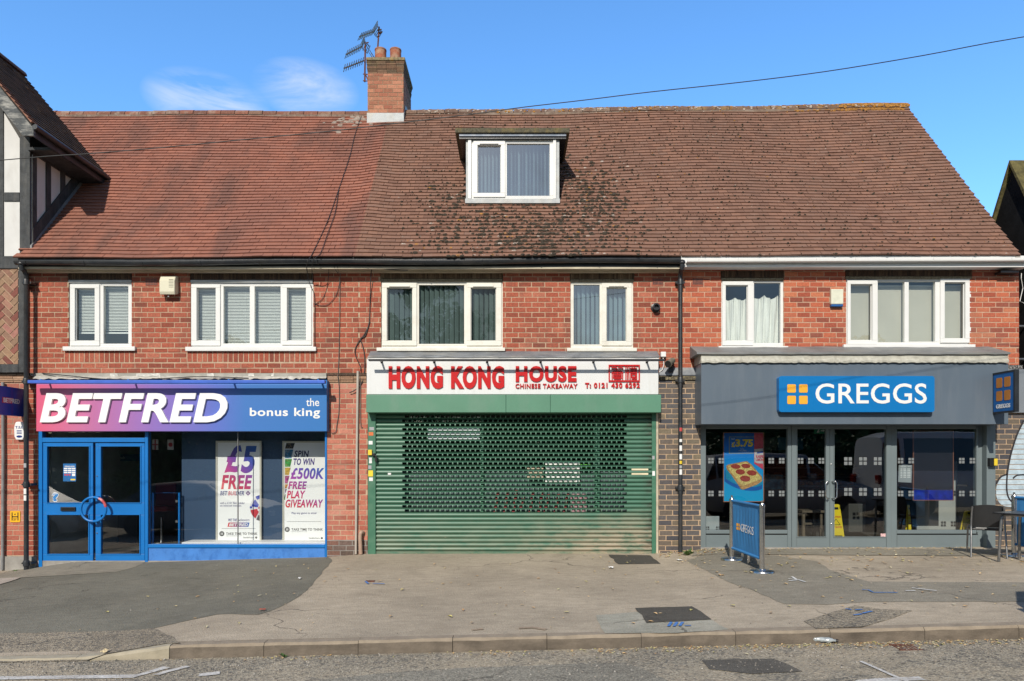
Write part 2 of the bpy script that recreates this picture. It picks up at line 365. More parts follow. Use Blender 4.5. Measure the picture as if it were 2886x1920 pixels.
def asphalt(name, c, speck=0.35, sscale=220.0, stain=(.10,.085,.07,1), st=0.4, warm=None, bstr=0.5, bscale=140.0, coarse=0.0):
    m, n, l, b, o = nt(name); g = G(n, l)
    v = g.voro(sscale, 1); hs = n.new('ShaderNodeSeparateColor'); l.new(v, hs.inputs[0])
    cc = g.mix(1.0, c, g.ramp(hs.outputs[0], [(0.0, g3(1-speck)), (0.5, g3(1)), (1.0, g3(1+speck))]), 'MULTIPLY')
    big = g.noise(0.55, 6, None, 0.62)
    cc = g.mix(1.0, cc, g.ramp(big, [(0.3, g3(0.76)), (0.7, g3(1.15))]), 'MULTIPLY')
    mid = g.noise(4.5, 5, g.co((1.0,2.6,1)), 0.65)
    cc = g.mix(1.0, cc, g.ramp(mid, [(0.3, g3(0.84)), (0.7, g3(1.10))]), 'MULTIPLY')
    s2 = g.noise(1.7, 5, None, 0.6)
    cc = g.mix(g.math('MULTIPLY', g.step(s2, 0.56, 0.72), st, True), cc, stain)
    # chewing-gum spots and small stones
    sp = g.voro(7.0, 0); cc = g.mix(g.math('MULTIPLY', g.math('LESS_THAN', sp, 0.055), 0.35), cc, (.10,.095,.09,1))
    cv = n.new('ShaderNodeTexVoronoi'); cv.feature = 'DISTANCE_TO_EDGE'; cv.inputs['Scale'].default_value = 0.42
    wv = n.new('ShaderNodeVectorMath'); wv.operation = 'ADD'; l.new(g.tc.outputs['Object'], wv.inputs[0])
    ns = n.new('ShaderNodeTexNoise'); ns.inputs['Scale'].default_value = 3.0; ns.inputs['Detail'].default_value = 5; l.new(g.tc.outputs['Object'], ns.inputs[0])
    sc_ = n.new('ShaderNodeVectorMath'); sc_.operation = 'SCALE'; sc_.inputs['Scale'].default_value = 0.55; l.new(ns.outputs['Color'], sc_.inputs[0]); l.new(sc_.outputs[0], wv.inputs[1]); l.new(wv.outputs[0], cv.inputs['Vector'])
    cr = g.math('MULTIPLY', g.math('LESS_THAN', cv.outputs[0], 0.0055), g.step(g.noise(0.5, 2), 0.5, 0.56), True)
    cc = g.mix(g.math('MULTIPLY', cr, 0.6), cc, (.05,.045,.038,1))
    gum = g.voro(2.3, 0); cc = g.mix(g.math('MULTIPLY', g.math('LESS_THAN', gum, 0.05), 0.45), cc, (.16,.145,.12,1))
    if coarse:
        vv = g.voro(34.0, 1, g.co((1,1.0,1))); h2 = n.new('ShaderNodeSeparateColor'); l.new(vv, h2.inputs[0])
        cc = g.mix(g.math('MULTIPLY', g.step(h2.outputs[0], 0.72, 0.8), coarse, True), cc, (.075,.078,.078,1))
        cc = g.mix(g.math('MULTIPLY', g.step(h2.outputs[1], 0.86, 0.9), coarse, True), cc, (.36,.30,.22,1))
    if warm:
        w = g.noise(1.1, 5, None, 0.7); cc = g.mix(g.math('MULTIPLY', g.step(w, 0.46, 0.7), 0.6, True), cc, warm)
    l.new(cc, b.inputs['Base Color']); inp(b, 'Roughness', 0.92); inp(b, 'Specular IOR Level', 0.25)
    h = g.math('ADD', g.noise(bscale, 3), g.math('MULTIPLY', g.voro(60.0, 0), 0.8))
    g.bump(h, bstr, 0.012, b)
    return m
m_pave = asphalt('worn_tan_asphalt', (.41,.346,.262,1), 0.22, 180, (.27,.225,.17,1), 0.55)
m_dkasph = asphalt('newer_dark_asphalt', (.176,.167,.133,1), 0.30, 200, (.25,.225,.175,1), 0.35)
m_midasph = asphalt('grey_asphalt', (.265,.24,.19,1), 0.3, 170, (.21,.18,.14,1), 0.4)
m_coarse = asphalt('coarse_asphalt', (.28,.24,.18,1), 0.55, 90, (.36,.30,.22,1), 0.5, None, 0.9, 80, .5)
m_roadm = asphalt('chipped_road_asphalt', (.34,.30,.23,1), 0.45, 75, (.26,.235,.19,1), 0.45, (.44,.36,.25,1), 0.8, 70, .55)
m_black_asph = asphalt('fresh_black_asphalt', (.085,.078,.066,1), 0.3, 200, (.10,.09,.075,1), 0.4)
m_cpatch = asphalt('grey_mortar_patch', (.34,.325,.265,1), 0.2, 150, (.47,.43,.35,1), 0.6)
m_lconc = asphalt('pale_concrete_slab', (.42,.37,.315,1), 0.15, 160, (.3,.26,.22,1), 0.4)
m_grass = mat('grass', (.05,.075,.022,1), 0.95, 0, 0.35, 3, 0.8, 30)
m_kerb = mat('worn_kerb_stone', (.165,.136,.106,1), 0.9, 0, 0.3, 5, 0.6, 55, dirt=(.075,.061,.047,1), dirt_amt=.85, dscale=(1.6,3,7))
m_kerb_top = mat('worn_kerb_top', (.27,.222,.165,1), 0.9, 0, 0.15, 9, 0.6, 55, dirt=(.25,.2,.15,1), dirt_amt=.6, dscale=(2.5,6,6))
m_kerb_c = mat('new_concrete_kerb', (.36,.32,.24,1), 0.9, 0, 0.12, 9, 0.3, 60, dirt=(.22,.20,.15,1), dirt_amt=.4, dscale=(2,3,9))

sheet(frange(-300,300,24), frange(-300,300,24), lambda x,y: -1.0-0.004*max(0,abs(x)-20) if y < 20 else -.9, 'ground', m_grass, kind='structure')
def zr2(x, y): return z_road(x)+0.02*min(3.5, YK-y)
sheet(frange(-50,50,60), [-12.6,-11,-9,-7.5,-6.6,-6.0,-5.7,-5.41], zr2, 'road', m_roadm, kind='structure')
sheet(frange(-50,50,60), [-60,-40,-24,-18,-14.4,-12.72], lambda x,y: z_road(x)+.17, 'grass_verge', m_grass, kind='structure')
mb = MB()
for i in range(100):
    x = -50+i; mb.hexa([(x,-12.73,z_road(x)-.1),(x+.99,-12.73,z_road(x+1)-.1),(x+.99,-12.58,z_road(x+1)-.1),(x,-12.58,z_road(x)-.1),(x,-12.73,z_road(x)+.18),(x+.99,-12.73,z_road(x+1)+.18),(x+.99,-12.58,z_road(x+1)+.18),(x,-12.58,z_road(x)+.18)])
mb.build('far_kerb', m_kerb, kind='structure')
xs = sorted(set(frange(-50,-9,20)+frange(-9,10,60)+frange(10,50,20)+[-4.15,-3.27,-2.55,-8.6,-7.7,3.0,3.4]))
sheet(xs, [-5.285]+frange(-5.2,0,24)+[0.2,0.5], z_pave, 'pavement', m_pave, kind='structure')
# kerb stones: each one modelled with its joint, chipped arris and lean
mb = MB(); mb2 = MB()
xj = -50.0; edges = []
px_j = [gp(490,1823)[0]+0.915*k for k in range(-60, 60)]
for a, b in zip(px_j, px_j[1:]):
    g_ = 0.0025; aa, bb = a+g_, b-g_
    tgt = mb2 if -4.9 < (a+b)/2 < -3.27 else mb
    k = 6; dz = rnd.uniform(-.0015,.0015); dy = rnd.uniform(-.003,.003)
    prof = lambda x: [(YK+dy, z_road(x)-.12), (YK+dy+.004, z_road(x)+kerb_h(x)-.028+dz), (YK+dy+.022, z_road(x)+kerb_h(x)-.002+dz), (-5.275, z_road(x)+kerb_h(x)+.002+dz), (-5.275, z_road(x)-.12)]
    vs = []; 
    for i in range(k+1):
        x = aa+(bb-aa)*i/k
        for q, (y, z) in enumerate(prof(x)):
            j = rnd.uniform(-.004,.004) if q in (1,2) else 0
            vs.append((x, y+j, z+j*.8))
    tgt.add(vs, [(i*5+q, i*5+(q+1)%5, (i+1)*5+(q+1)%5, (i+1)*5+q) for i in range(k) for q in (0,3,4)]+[(4,3,2,1,0), tuple(k*5+q for q in range(5))], 0)
    tgt.add(vs, [(i*5+q, i*5+(q+1)%5, (i+1)*5+(q+1)%5, (i+1)*5+q) for i in range(k) for q in (1,2)], 1)
mb.build('kerb', [m_kerb, m_kerb_top], None, True, kind='structure'); mb2.build('dropped_kerb', [m_kerb_c, m_kerb_c], None, True, kind='structure')

m_rdark = asphalt('dark_road_repair', (.115,.106,.09,1), 0.35, 160, (.17,.155,.125,1), 0.5)
patch('asphalt_patch', [(-500,1640),(0,1629),(115,1592),(416,1586),(700,1577),(925,1571),(936,1583),(908,1612),(880,1650),(830,1690),(765,1722),(730,1733),(610,1733),(520,1752),(432,1772),(0,1787),(-500,1800)], m_dkasph)
patch('asphalt_apron', [(-500,1622),(0,1618),(115,1591),(410,1585),(380,1600),(325,1614),(60,1630),(-500,1650)], m_midasph, 0.009)
patch('asphalt_strip', [(-500,1800),(0,1787),(432,1772),(470,1790),(508,1815),(486,1822),(250,1857),(0,1864),(-500,1872)], m_coarse, 0.006)
patch('concrete_slab', [(-200,1632),(0,1632),(58,1630),(0,1649),(-200,1700)], m_lconc, 0.012)
patch('tarmac_patch', [(1715,1564),(1832,1566),(1862,1590),(1743,1591)], m_black_asph, 0.005)
patch('mortar_patch', [(1680,1735),(1790,1726),(1960,1730),(2010,1750),(2055,1775),(1910,1785),(1705,1786)], m_cpatch, 0.004)
patch('tarmac_patch', [(1790,1716),(1950,1711),(1975,1725),(2006,1748),(1822,1758)], m_black_asph, 0.009)
patch('asphalt_patch', [(1935,1580),(1990,1562),(2180,1566),(2300,1582),(2345,1610),(2450,1640),(2900,1642),(3400,1650),(3400,1700),(2886,1697),(2460,1697),(2330,1705),(2210,1703),(2130,1668),(2050,1640)], m_midasph, 0.004)
patch('asphalt_apron', [(1962,1551),(2820,1549),(2900,1552),(2900,1569),(1948,1569)], m_midasph, 0.009)
patch('asphalt_patch', [(2265,1752),(2410,1707),(2480,1718),(2572,1722),(2520,1742),(2430,1769),(2300,1773)], m_coarse, 0.005)
patch('road_patch', [(1978,1862),(2180,1858),(2262,1894),(2120,1901),(1998,1887)], m_rdark, 0.005)
m_rpatch = asphalt('grey_road_patch', (.25,.23,.185,1), 0.45, 90, (.2,.18,.14,1), 0.4)
patch('road_patch', [(900,1918),(1060,1900),(1300,1884),(1760,1868),(1960,1950),(900,1990)], m_rpatch, 0.004)
m_line = mat('worn_white_road_paint', (.60,.58,.54,1), 0.8, 0, 0.25, 30, 0.6, 60, dirt=(.28,.25,.21,1), dirt_amt=.95, dscale=(5,14,5))
m_mark_w = mat('white_marking_paint', (.72,.72,.70,1), 0.7, 0, 0.2, 40, dirt=(.3,.27,.23,1), dirt_amt=.6, dscale=(20,20,20))
m_mark_b = mat('blue_marking_paint', (.06,.20,.52,1), 0.7, 0, 0.2, 40, dirt=(.25,.22,.2,1), dirt_amt=.6, dscale=(20,20,20))
def stroke(pts, w, m, lift=0.013, name='painted_line'):
    P = [gp(*p) for p in pts]; L, Rr = [], []
    for i, (x, y) in enumerate(P):
        a = P[max(0,i-1)]; b = P[min(len(P)-1,i+1)]; t = math.hypot(b[0]-a[0], b[1]-a[1]) or 1
        nx, ny = -(b[1]-a[1])/t*w/2, (b[0]-a[0])/t*w/2
        L.append((x+nx, y+ny)); Rr.append((x-nx, y-ny))
    return patch(name, L+Rr[::-1], m, lift, False, 0.004)
stroke([(-300,1917),(0,1913),(380,1908),(470,1882)], .10, m_line, .007)
stroke([(440,1905),(470,1895),(530,1880)], .07, m_line, .008)
stroke([(2425,1866),(2480,1890),(2560,1925)], .035, m_line, .009)
stroke([(2420,1925),(2480,1919),(2600,1914)], .09, m_line, .007)
stroke([(560,1905),(620,1898)], .10, m_line, .007)
for pts, m in (([(2222,1634),(2250,1637),(2270,1643)],0),([(2232,1628),(2246,1637)],0),([(2222,1640),(2246,1638)],0),
               ([(2552,1668),(2580,1668)],0),([(2570,1660),(2640,1668)],0),
               ([(2430,1665),(2448,1666),(2462,1673),(2530,1673)],1),([(2383,1719),(2400,1722)],1),([(2410,1722),(2432,1721)],1),([(2432,1732),(2458,1726)],1),([(2406,1737),(2430,1734)],1),
               ([(1030,1641),(1038,1648)],1),([(1050,1647),(1084,1648)],1),
               ([(1884,1769),(1892,1757)],1),([(1900,1769),(1908,1757)],1),([(1916,1768),(1924,1757)],1),([(1930,1767),(1948,1767)],1)):
    stroke(pts, .03, (m_mark_w, m_mark_b)[m], .015, 'paint_mark')

m_rust_st = asphalt('rust_stained_asphalt', (.355,.275,.20,1), 0.22, 180, (.25,.18,.13,1), 0.4)
stroke([(1462,1772),(1500,1770),(1540,1776)], .06, m_rust_st, .0075, 'tyre_mark'); stroke([(1330,1777),(1362,1774)], .05, m_rust_st, .0075, 'tyre_mark')
# ------------------------------------------------------------------ masonry
BL, BH, MJ = 0.2335, 0.0893, 0.0145
ZB = px(0, 1052)[1]
def bands(rect, holes):
    x0,x1,z0,z1 = rect
    zs = sorted({z0,z1,*[min(max(h[i],z0),z1) for h in holes for i in (2,3)]})
    for a, b in zip(zs, zs[1:]):
        if b-a < 1e-4: continue
        zm = (a+b)/2; cur = x0; iv = []
        for h in sorted([h for h in holes if h[2] < zm < h[3]]):
            if h[0] > cur+1e-4: iv.append((cur, min(h[0], x1)))
            cur = max(cur, h[1])
        if cur < x1-1e-4: iv.append((cur, x1))
        yield a, b, iv
def brickwork(mb, mm, rect, holes=(), y=0.0, phase=0.0, thick=0.22, zb=None, bl=BL):
    zb = ZB if zb is None else zb
    for a, b, iv in bands(rect, holes):
        for p, q in iv: mm.box(p, q, y+.0025, y+thick, a, b)
    done = {}
    for a, b, iv in bands(rect, holes):
        k0 = int(math.floor((a-zb)/BH+1e-6)); k1 = int(math.ceil((b-zb)/BH-1e-6))
        for k in range(k0, k1):
            z0 = max(a, zb+k*BH+MJ/2); z1 = min(b, zb+(k+1)*BH-MJ/2)
            if z1-z0 < 0.012: continue
            off = (0.5*bl if k % 2 else 0)+phase+0.012*math.sin(k*1.7)
            for p, q in iv:
                i = math.floor((p-off)/bl)
                while off+i*bl < q:
                    xa = max(p, off+i*bl+MJ/2); xb = min(q, off+(i+1)*bl-MJ/2); i += 1
                    if xb-xa < 0.02: continue
                    j = lambda s=.0022: rnd.uniform(-s, s)
                    f = y+rnd.uniform(-.004, .0005)
                    mb.hexa([(xa+j(),f+j(.001),z0+j()),(xb+j(),f+j(.001),z0+j()),(xb,y+.03,z0),(xa,y+.03,z0),(xa+j(),f+j(.001),z1+j()),(xb+j(),f+j(.001),z1+j()),(xb,y+.03,z1),(xa,y+.03,z1)])
def soldier(mb, rect, w, y=0.0, gap=0.010, jit=.003):
    """bricks or tiles set on end side by side"""
    x0,x1,z0,z1 = rect; n = max(1, round((x1-x0)/w)); w = (x1-x0)/n
    for i in range(n):
        f = y-rnd.uniform(0,.004); a = rnd.uniform(-jit, jit)
        mb.box(x0+i*w+gap/2, x0+(i+1)*w-gap/2+a*.3, f, y+.05, z0+abs(a), z1-abs(rnd.uniform(0,jit)))

XL, XP1, XP2, XR = px(81,0)[0], -2.71, 2.985, px(2872,0)[0]
U1 = thing('terraced_shop', 'brick betting shop with orange-red tiled roof, blue shopfront and double doors', 'building', (-5.6,0,0))
U2 = thing('terraced_shop', 'brick takeaway with green roller shutter, mossy brown roof and flat-topped dormer', 'building', (0.1,0,0))
U3 = thing('terraced_shop', 'brick bakery with grey shopfront, white gutter and brown roof ending in a gable', 'building', (6.0,0,0))
for a in (U1, U2, U3): a['group'] = 'shops of the brick terrace'
ZT, ZS = px(0,766)[1], px(0,766)[1]
def hole(u0,v0,u1,v1): return rc(u0,v0,u1,v1)
WIN = {1: [(193,795.7,371.5,983),(537,796,883,985)], 2: [(1074,792.5,1417,982),(1607.6,793.4,1785,983)], 3: [(2033,790,2209,978),(2384.4,785.5,2733,974)]}
LIN = {1: [(191,767,372,796),(535,767,884,796)], 2: [(1072,767,1418,793),(1606,767,1788,794)], 3: [(2031,763,2210,790),(2382,760,2740,786)]}
SOL = {1: [(180,990,379.5,1022),(526,990,889.4,1021)], 2: [], 3: []}
for k, U, xa, xb, mo in ((1,U1,XL,XP1,m_mortar),(2,U2,XP1,XP2,m_mortar),(3,U3,XP2,XR,m_mortar_grey)):
    mb, mm = MB(), MB()
    holes = [hole(*w) for w in WIN[k]+LIN[k]+SOL[k]]
    top = 757 if k == 3 else 764
    brickwork(mb, mm, (xa+.002 if k > 1 else xa, xb-.002, ZB, px(0,top)[1]), holes)
    if k == 1:   # the pier by the blue doors and the wide pier next to the takeaway
        zg = px(0,1080)[1]
        mbp, mmp = MB(), MB(); brickwork(mbp, mmp, (px(80,0)[0], px(106.5,0)[0], -.45, zg)); mbp.build('door_pier', m_brick, U1); mmp.build('door_pier_mortar', m_mortar, U1)
        mbp, mmp = MB(), MB()
        brickwork(mbp, mmp, (px(922,0)[0], px(1036,0)[0], px(0,1522)[1], px(0,1078)[1]))
        mbp.build('pier', m_brick_pink, U1); mmp.build('pier_mortar', m_mortar, U1)
        mbq, mmq = MB(), MB()
        brickwork(mbq, mmq, (px(922,0)[0], px(1036,0)[0], -.35, px(0,1522)[1]), y=-.004)
        mbq.build('pier_base', island_mat('sooty_brick', [(.10,.07,.055,1),(.20,.10,.075,1),(.14,.10,.085,1)], 0.9, .3, 30), U1); mmq.build('pier_base_mortar', m_conc, U1)
        mt = MB()
        for i, (v0, v1, pr) in enumerate(((1058,1062,.03),(1062,1066,.035),(1066,1070,.028),(1070,1074,.02),(1074,1078,.012))):
            x0,x1,z0,z1 = rc(924,v0,1034,v1); soldier(mt, (x0,x1,z0+.001,z1-.001), .23, -pr, .006, .001)
        mt.build('tile_corbel', island_mat('buff_tile_edge', [(.22,.12,.075,1),(.36,.22,.14,1),(.42,.27,.18,1)], .9, .25, 40), U1)
        mt = MB()
        for i in range(26):
            x = px(924+i*4.3,0)[0]; mt.hexa([(x,-.05,px(0,1058)[1]),(x+.035,-.05,px(0,1059.5)[1]),(x+.035,.03,px(0,1059.5)[1]),(x,.03,px(0,1058)[1]),(x,-.05,px(0,1055)[1]+rnd.uniform(0,.01)),(x+.03,-.05,px(0,1056)[1]),(x+.035,.03,px(0,1053)[1]),(x,.03,px(0,1053)[1])])
        mt.build('tile_course', island_mat('dark_tile_edge', [(.06,.045,.035,1),(.14,.08,.055,1)], .95, .3, 40), U1)
    if k == 2:   # brown engineering-brick pier carrying the downpipe
        mbp, mmp = MB(), MB()
        brickwork(mbp, mmp, (px(1856,0)[0], px(1974,0)[0], -.1, px(0,1072)[1]), y=-.02, bl=.235, thick=.3)
        mbp.build('pier', m_dbrick, U2, label='pier of dark brown and blue-grey bricks'); mmp.build('pier_mortar', m_dmortar, U2)
        mf = MB(); x0,x1,z0,z1 = rc(1857,1038,1974,1056)
        mf.prism([(-.005,z1+.01),(-.05,z0),(-.05,z0-.02),(.02,z0-.02),(.02,z1+.01)], lambda y,z: (x0,y,z), lambda y,z: (x1,y,z))
        mf.build('flashing', m_lead, U2)
        mf = MB()
        for i in range(9): mf.box(x0+i*.082, x0+i*.082+.078, -.055, .02, px(0,1071.5)[1], px(0,1061)[1]+rnd.uniform(-.008,.004))
        mf.build('lichen_course', mat('lichened_tiles', (.10,.085,.06,1), .95, 0, .4, 40, .5, 80, dirt=(.42,.36,.2,1), dirt_amt=.9, dscale=(26,26,26)), U2)
    if k == 3:
        mbp, mmp = MB(), MB()
        brickwork(mbp, mmp, (px(2800,0)[0], px(2990,0)[0], -.02, px(0,1160)[1]), y=0, bl=.235, thick=.3)
        mbp.build('pier', m_dbrick, U3, label='dark brick pier carrying pale blue graffiti'); mmp.build('pier_mortar', m_dmortar, U3)
    mb.build('brick_wall', m_brick if k < 3 else island_mat('orange_red_brick', [(.20,.055,.035,1),(.33,.075,.04,1),(.42,.10,.05,1),(.46,.125,.062,1),(.50,.17,.085,1)], .88, .22, 30, .5, 90, (.22,.12,.09,1), .5, (.7,.5,.9)), U)
    mm.build('mortar', mo, U)
    for r in LIN[k]:
        ml = MB(); x0,x1,z0,z1 = hole(*r); soldier(ml, (x0+.01,x1-.01,z0+.045,z1), .031, -.004, .005, .006)
        ml.box(x0+.01, x1-.01, .012, .2, z0+.042, z1)
        ml.build('lintel', m_lintel if k != 2 else m_lintel_pale, U)
    for r in LIN[k]:
        ml = MB(); x0,x1,z0,z1 = hole(*r); ml.box(x0+.012, x1-.012, -.003, .02, z0-.002, z0+.040)
        ml.build('lintel_edge', m_flash if k == 1 else mat('mossy_mortar_edge', (.20,.17,.115,1), .95, 0, .4, 30), U)
    if SOL[k]:
        for r in SOL[k]:
            ml, mj = MB(), MB()
            x0,x1,z0,z1 = hole(*r); soldier(ml, (x0+.006,x1-.006,z0+.006,z1), .0905, 0, .018); mj.box(x0, x1, .0025, .2, z0, z1)
            ml.build('soldier_course', m_brick, U); mj.build('soldier_mortar', m_mortar, U)

# ------------------------------------------------------------------ upper windows
def window(parent, outer, lights, y=0.03, m=m_upvc, pane=m_pane_up, sill=None, name='window', trickle=True, cas_y=-.022):
    """outer frame rect, lights = (kind, casement rect or None, glass rect), all in photo pixels"""
    gl = [rc(*L[2], y) for L in lights]; big = [rc(*(L[1] or L[2]), y) for L in lights]
    f = MB(); f.cells(rc(*outer, y), big, y, y+.07)
    fo = f.build(name, m, parent, bevel=.006)
    for (kind, cas, g_), r, b in zip(lights, gl, big):
        if cas:
            c = MB(); c.cells((b[0]-.006,b[1]+.006,b[2]-.006,b[3]+.006), [r], y+cas_y, y+.05)
            for i, (e0,e1,e2,e3) in enumerate(((r[0],r[0]+.012,r[2],r[3]),(r[1]-.012,r[1],r[2],r[3]),(r[0]+.012,r[1]-.012,r[2],r[2]+.012),(r[0]+.012,r[1]-.012,r[3]-.012,r[3]))):
                c.box(e0, e1, y+.012, y+.03, e2, e3)
            co = c.build('casement', m, fo, bevel=.005)
            if kind == 'v':
                t = MB(); t.box(r[0]+.04, r[1]-.05, y+cas_y-.02, y+cas_y-.001, r[3]+.012, r[3]+.034); t.build('trickle_vent', m, fo, bevel=.004)
        p = MB(); p.quad((r[0],y+.034,r[2]),(r[1],y+.034,r[2]),(r[1],y+.034,r[3]),(r[0],y+.034,r[3])); p.build('pane', pane, fo)
    if sill:
        s = MB(); x0,x1,z0,z1 = rc(*sill, y-.07); s.box(x0,x1,-.055,.04,z0,z1); s.box(x0,x1,-.055,-.044,z0-.012,z0); s.build('sill', m, fo, bevel=.005)
    return fo
window(U1, (193,797,371.5,981), [('c',(200,803,281,974),(213,813,268.5,961.5)),('f',None,(291.8,806,361.3,968.8))], sill=(177.6,977,381,987))
window(U1, (537,797,883,982), [('c',(541,803,621,974),(555.5,812,609,961)),('f',None,(630,807,703.8,968.5)),('f',None,(717.5,807,790.6,968.5)),('c',(796,804,878,972),(809.7,812,863,961))], sill=(523,978,891,988))
window(U2, (1074,793,1417,981), [('v',(1078,799,1174,974),(1091,811.6,1163,961.5)),('f',None,(1181,803.6,1308,969.5)),('v',(1316,799,1412,974),(1327,811.6,1398.7,961.5))], m=m_upvc_old, pane=glass('green_window_glass',.065,(.72,.82,.80,1),.03), sill=(1061.6,980,1423.5,988))
window(U2, (1607.6,793.4,1785,982), [('f',None,(1617,802.7,1690,971)),('v',(1697,800,1779,974),(1709,811,1766,963))], m=m_upvc_old, pane=m_pane_sky, sill=(1598,981,1794.8,989))
window(U3, (2033,791.5,2209,976), [('c',(2036,795,2121,973),(2044.5,804.6,2107,961.5)),('f',None,(2125.5,797,2200,967))], sill=(2025,976,2221,981.5))
window(U3, (2384.4,786,2733,973), [('c',(2387,792,2470,970),(2395.6,802,2456.8,960)),('f',None,(2474,794,2549.6,964.7)),('f',None,(2561.4,793,2636,963)),('o',(2649,786,2733,966),(2660,796.6,2718,955))], sill=(2377,971,2748,979), cas_y=-.03)

def room(parent, x0, x1, z0, z1, m, depth=3.0, y=0.22, fl=None, name='room'):
    r = MB()
    r.box(x0,x1,y+depth,y+depth+.1,z0,z1); r.box(x0-.1,x0,y,y+depth+.1,z0,z1); r.box(x1,x1+.1,y,y+depth+.1,z0,z1); r.box(x0-.1,x1+.1,y,y+depth+.1,z1,z1+.1)
    r.build(name+'_walls', m, parent)
    f = MB(); f.box(x0-.1,x1+.1,y,y+depth+.1,z0-.1,z0); f.build(name+'_floor', fl or m_floor_in, parent)
ZU = 2.95
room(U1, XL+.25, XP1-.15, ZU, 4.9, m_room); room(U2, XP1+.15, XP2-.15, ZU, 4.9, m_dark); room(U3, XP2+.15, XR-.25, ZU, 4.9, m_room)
for U, xa, xb in ((U1,XL+.01,XP1),(U2,XP1,XP2),(U3,XP2,XR)):
    r = MB(); r.box(xa,xb-.004,7.0,7.2,-.4,5.2); r.build('rear_wall', m_mortar, U)
    if U is U3: r = MB(); r.box(XR-.2,XR,.23,6.99,-.4,5.0); r.build('side_wall', m_brick, U)
    if U is U1: r = MB(); r.box(XL,XL+.12,.23,6.99,-.4,5.0); r.build('side_wall', m_brick, U)
def venetian(u0, u1, v0, v1, y, label, group):
    """white slatted blind hung behind a pane: headrail, slats, cords"""
    x0,x1,z0,z1 = rc(u0,v0,u1,v1,y)
    t = thing('venetian_blind', label, 'blind', ((x0+x1)/2,y,z0), group)
    h = MB(); h.box(x0,x1,y-.012,y+.018,z1-.03,z1); h.build('headrail', m_white, t)
    s = MB(); n = int((z1-z0-.06)/.0265)
    for i in range(n):
        z = z1-.045-i*.0265; s.add([(x0,y-.009,z-.008),(x1,y-.009,z-.008),(x1,y+.009,z+.007),(x0,y+.009,z+.007),(x0,y-.0085,z-.0095),(x1,y-.0085,z-.0095),(x1,y+.0095,z+.0055),(x0,y+.0095,z+.0055)], [(0,1,2,3),(7,6,5,4),(0,4,5,1),(2,6,7,3)])
    s.build('slats', m_slat, t)
    b = MB(); b.box(x0,x1,y-.01,y+.01,z0,z0+.025); b.build('bottom_rail', m_white, t)
    c = MB()
    for f in (.2,.8): c.tube([(x0+(x1-x0)*f,y-.012,z1-.03),(x0+(x1-x0)*f,y-.012,z0)], .0015, 5)
    c.build('cord', m_white, t)
m_slat = mat('white_blind_slat', (.82,.82,.80,1), .5, 0, .02, 5)
gv = 'white venetian blinds above the betting shop'
venetian(224, 285, 816, 941, .15, 'short venetian blind in the narrow window, behind its opening casement', gv)
venetian(300, 372, 811, 941, .15, 'short venetian blind in the narrow window, behind its fixed pane', gv)
venetian(552, 616, 816, 985, .15, 'full-length venetian blind nearest the alarm box, in the wide window', gv)
venetian(634, 708, 810, 985, .15, 'full-length venetian blind in the second pane of the wide window', gv)
venetian(716, 790, 810, 985, .15, 'full-length venetian blind in the third pane of the wide window', gv)
venetian(806, 872, 816, 985, .15, 'full-length venetian blind nearest the hanging cables, in the wide window', gv)
def vertical_blind(u0, u1, v0, v1, y, m, label, w=.075, ang=35, grp='vertical blinds over the takeaway'):
    x0,x1,z0,z1 = rc(u0,v0,u1,v1,y)
    t = thing('vertical_blind', label, 'blind', ((x0+x1)/2,y,z0), grp)
    h = MB(); h.box(x0,x1,y-.015,y+.015,z1,z1+.03); h.build('headrail', m_white, t)
    s = MB(); n = int((x1-x0)/w)
    for i in range(n):
        x = x0+(i+.5)*(x1-x0)/n; a = R(ang+rnd.uniform(-9,9)); dx, dy = math.cos(a)*w*.5, math.sin(a)*w*.5; zz = z1-rnd.uniform(0,.05)
        s.box(0,0,0,0,0,0) if False else s.add([(x-dx,y-dy,z0),(x+dx,y+dy,z0),(x+dx,y+dy,zz),(x,y,zz+.03),(x-dx,y-dy,zz),(x-dx,y-dy+.002,z0),(x+dx,y+dy+.002,z0),(x+dx,y+dy+.002,zz),(x,y+.002,zz+.03),(x-dx,y-dy+.002,zz)], [(0,1,2,3,4),(9,8,7,6,5),(0,4,9,5),(1,6,7,2)])
    s.build('slats', m, t)
m_vb_dark = mat('grey_green_blind', (.15,.175,.175,1), .8, 0, .15, 3)
m_vb_blue = mat('pale_blue_blind', (.42,.50,.52,1), .8, 0, .1, 3)
vertical_blind(1084, 1406, 806, 980, .13, m_vb_dark, 'dark vertical blind across the three-pane window of the takeaway', .085, 30)
vertical_blind(1612, 1780, 806, 980, .2, m_vb_blue, 'pale vertical blind in the two-pane window of the takeaway', .08, 40)
def curtain(u0, u1, v0, v1, y, m, label, folds, dip, grp):
    x0,x1,z0,z1 = rc(u0,v0,u1,v1,y); n = 60; mb = MB()
    f = lambda i, k: ((x0+(x1-x0)*i/n), y+.025*math.sin(i/n*folds*6.28+.4*k)+.01*math.sin(i*.9), z1-dip*abs(math.sin(i/n*3.14*2.2+.4)) - (z1-z0)*k/8)
    mb.add([f(i,k) for k in range(9) for i in range(n+1)], [(k*(n+1)+i, k*(n+1)+i+1, (k+1)*(n+1)+i+1, (k+1)*(n+1)+i) for k in range(8) for i in range(n)])
    o = mb.build('curtain', m, None, True); tag(o, label, 'curtain', grp)
m_net = mat('white_curtain_cloth', (.72,.71,.68,1), .9, 0, .06, 4)
gc = 'curtains over the bakery'
curtain(2042, 2118, 838, 985, .22, m_net, 'sagging white curtain behind the opening casement of the two-pane window', 3, .06, gc)
curtain(2120, 2206, 832, 985, .24, m_net, 'gathered white curtain behind the fixed pane of the two-pane window', 5, .07, gc)
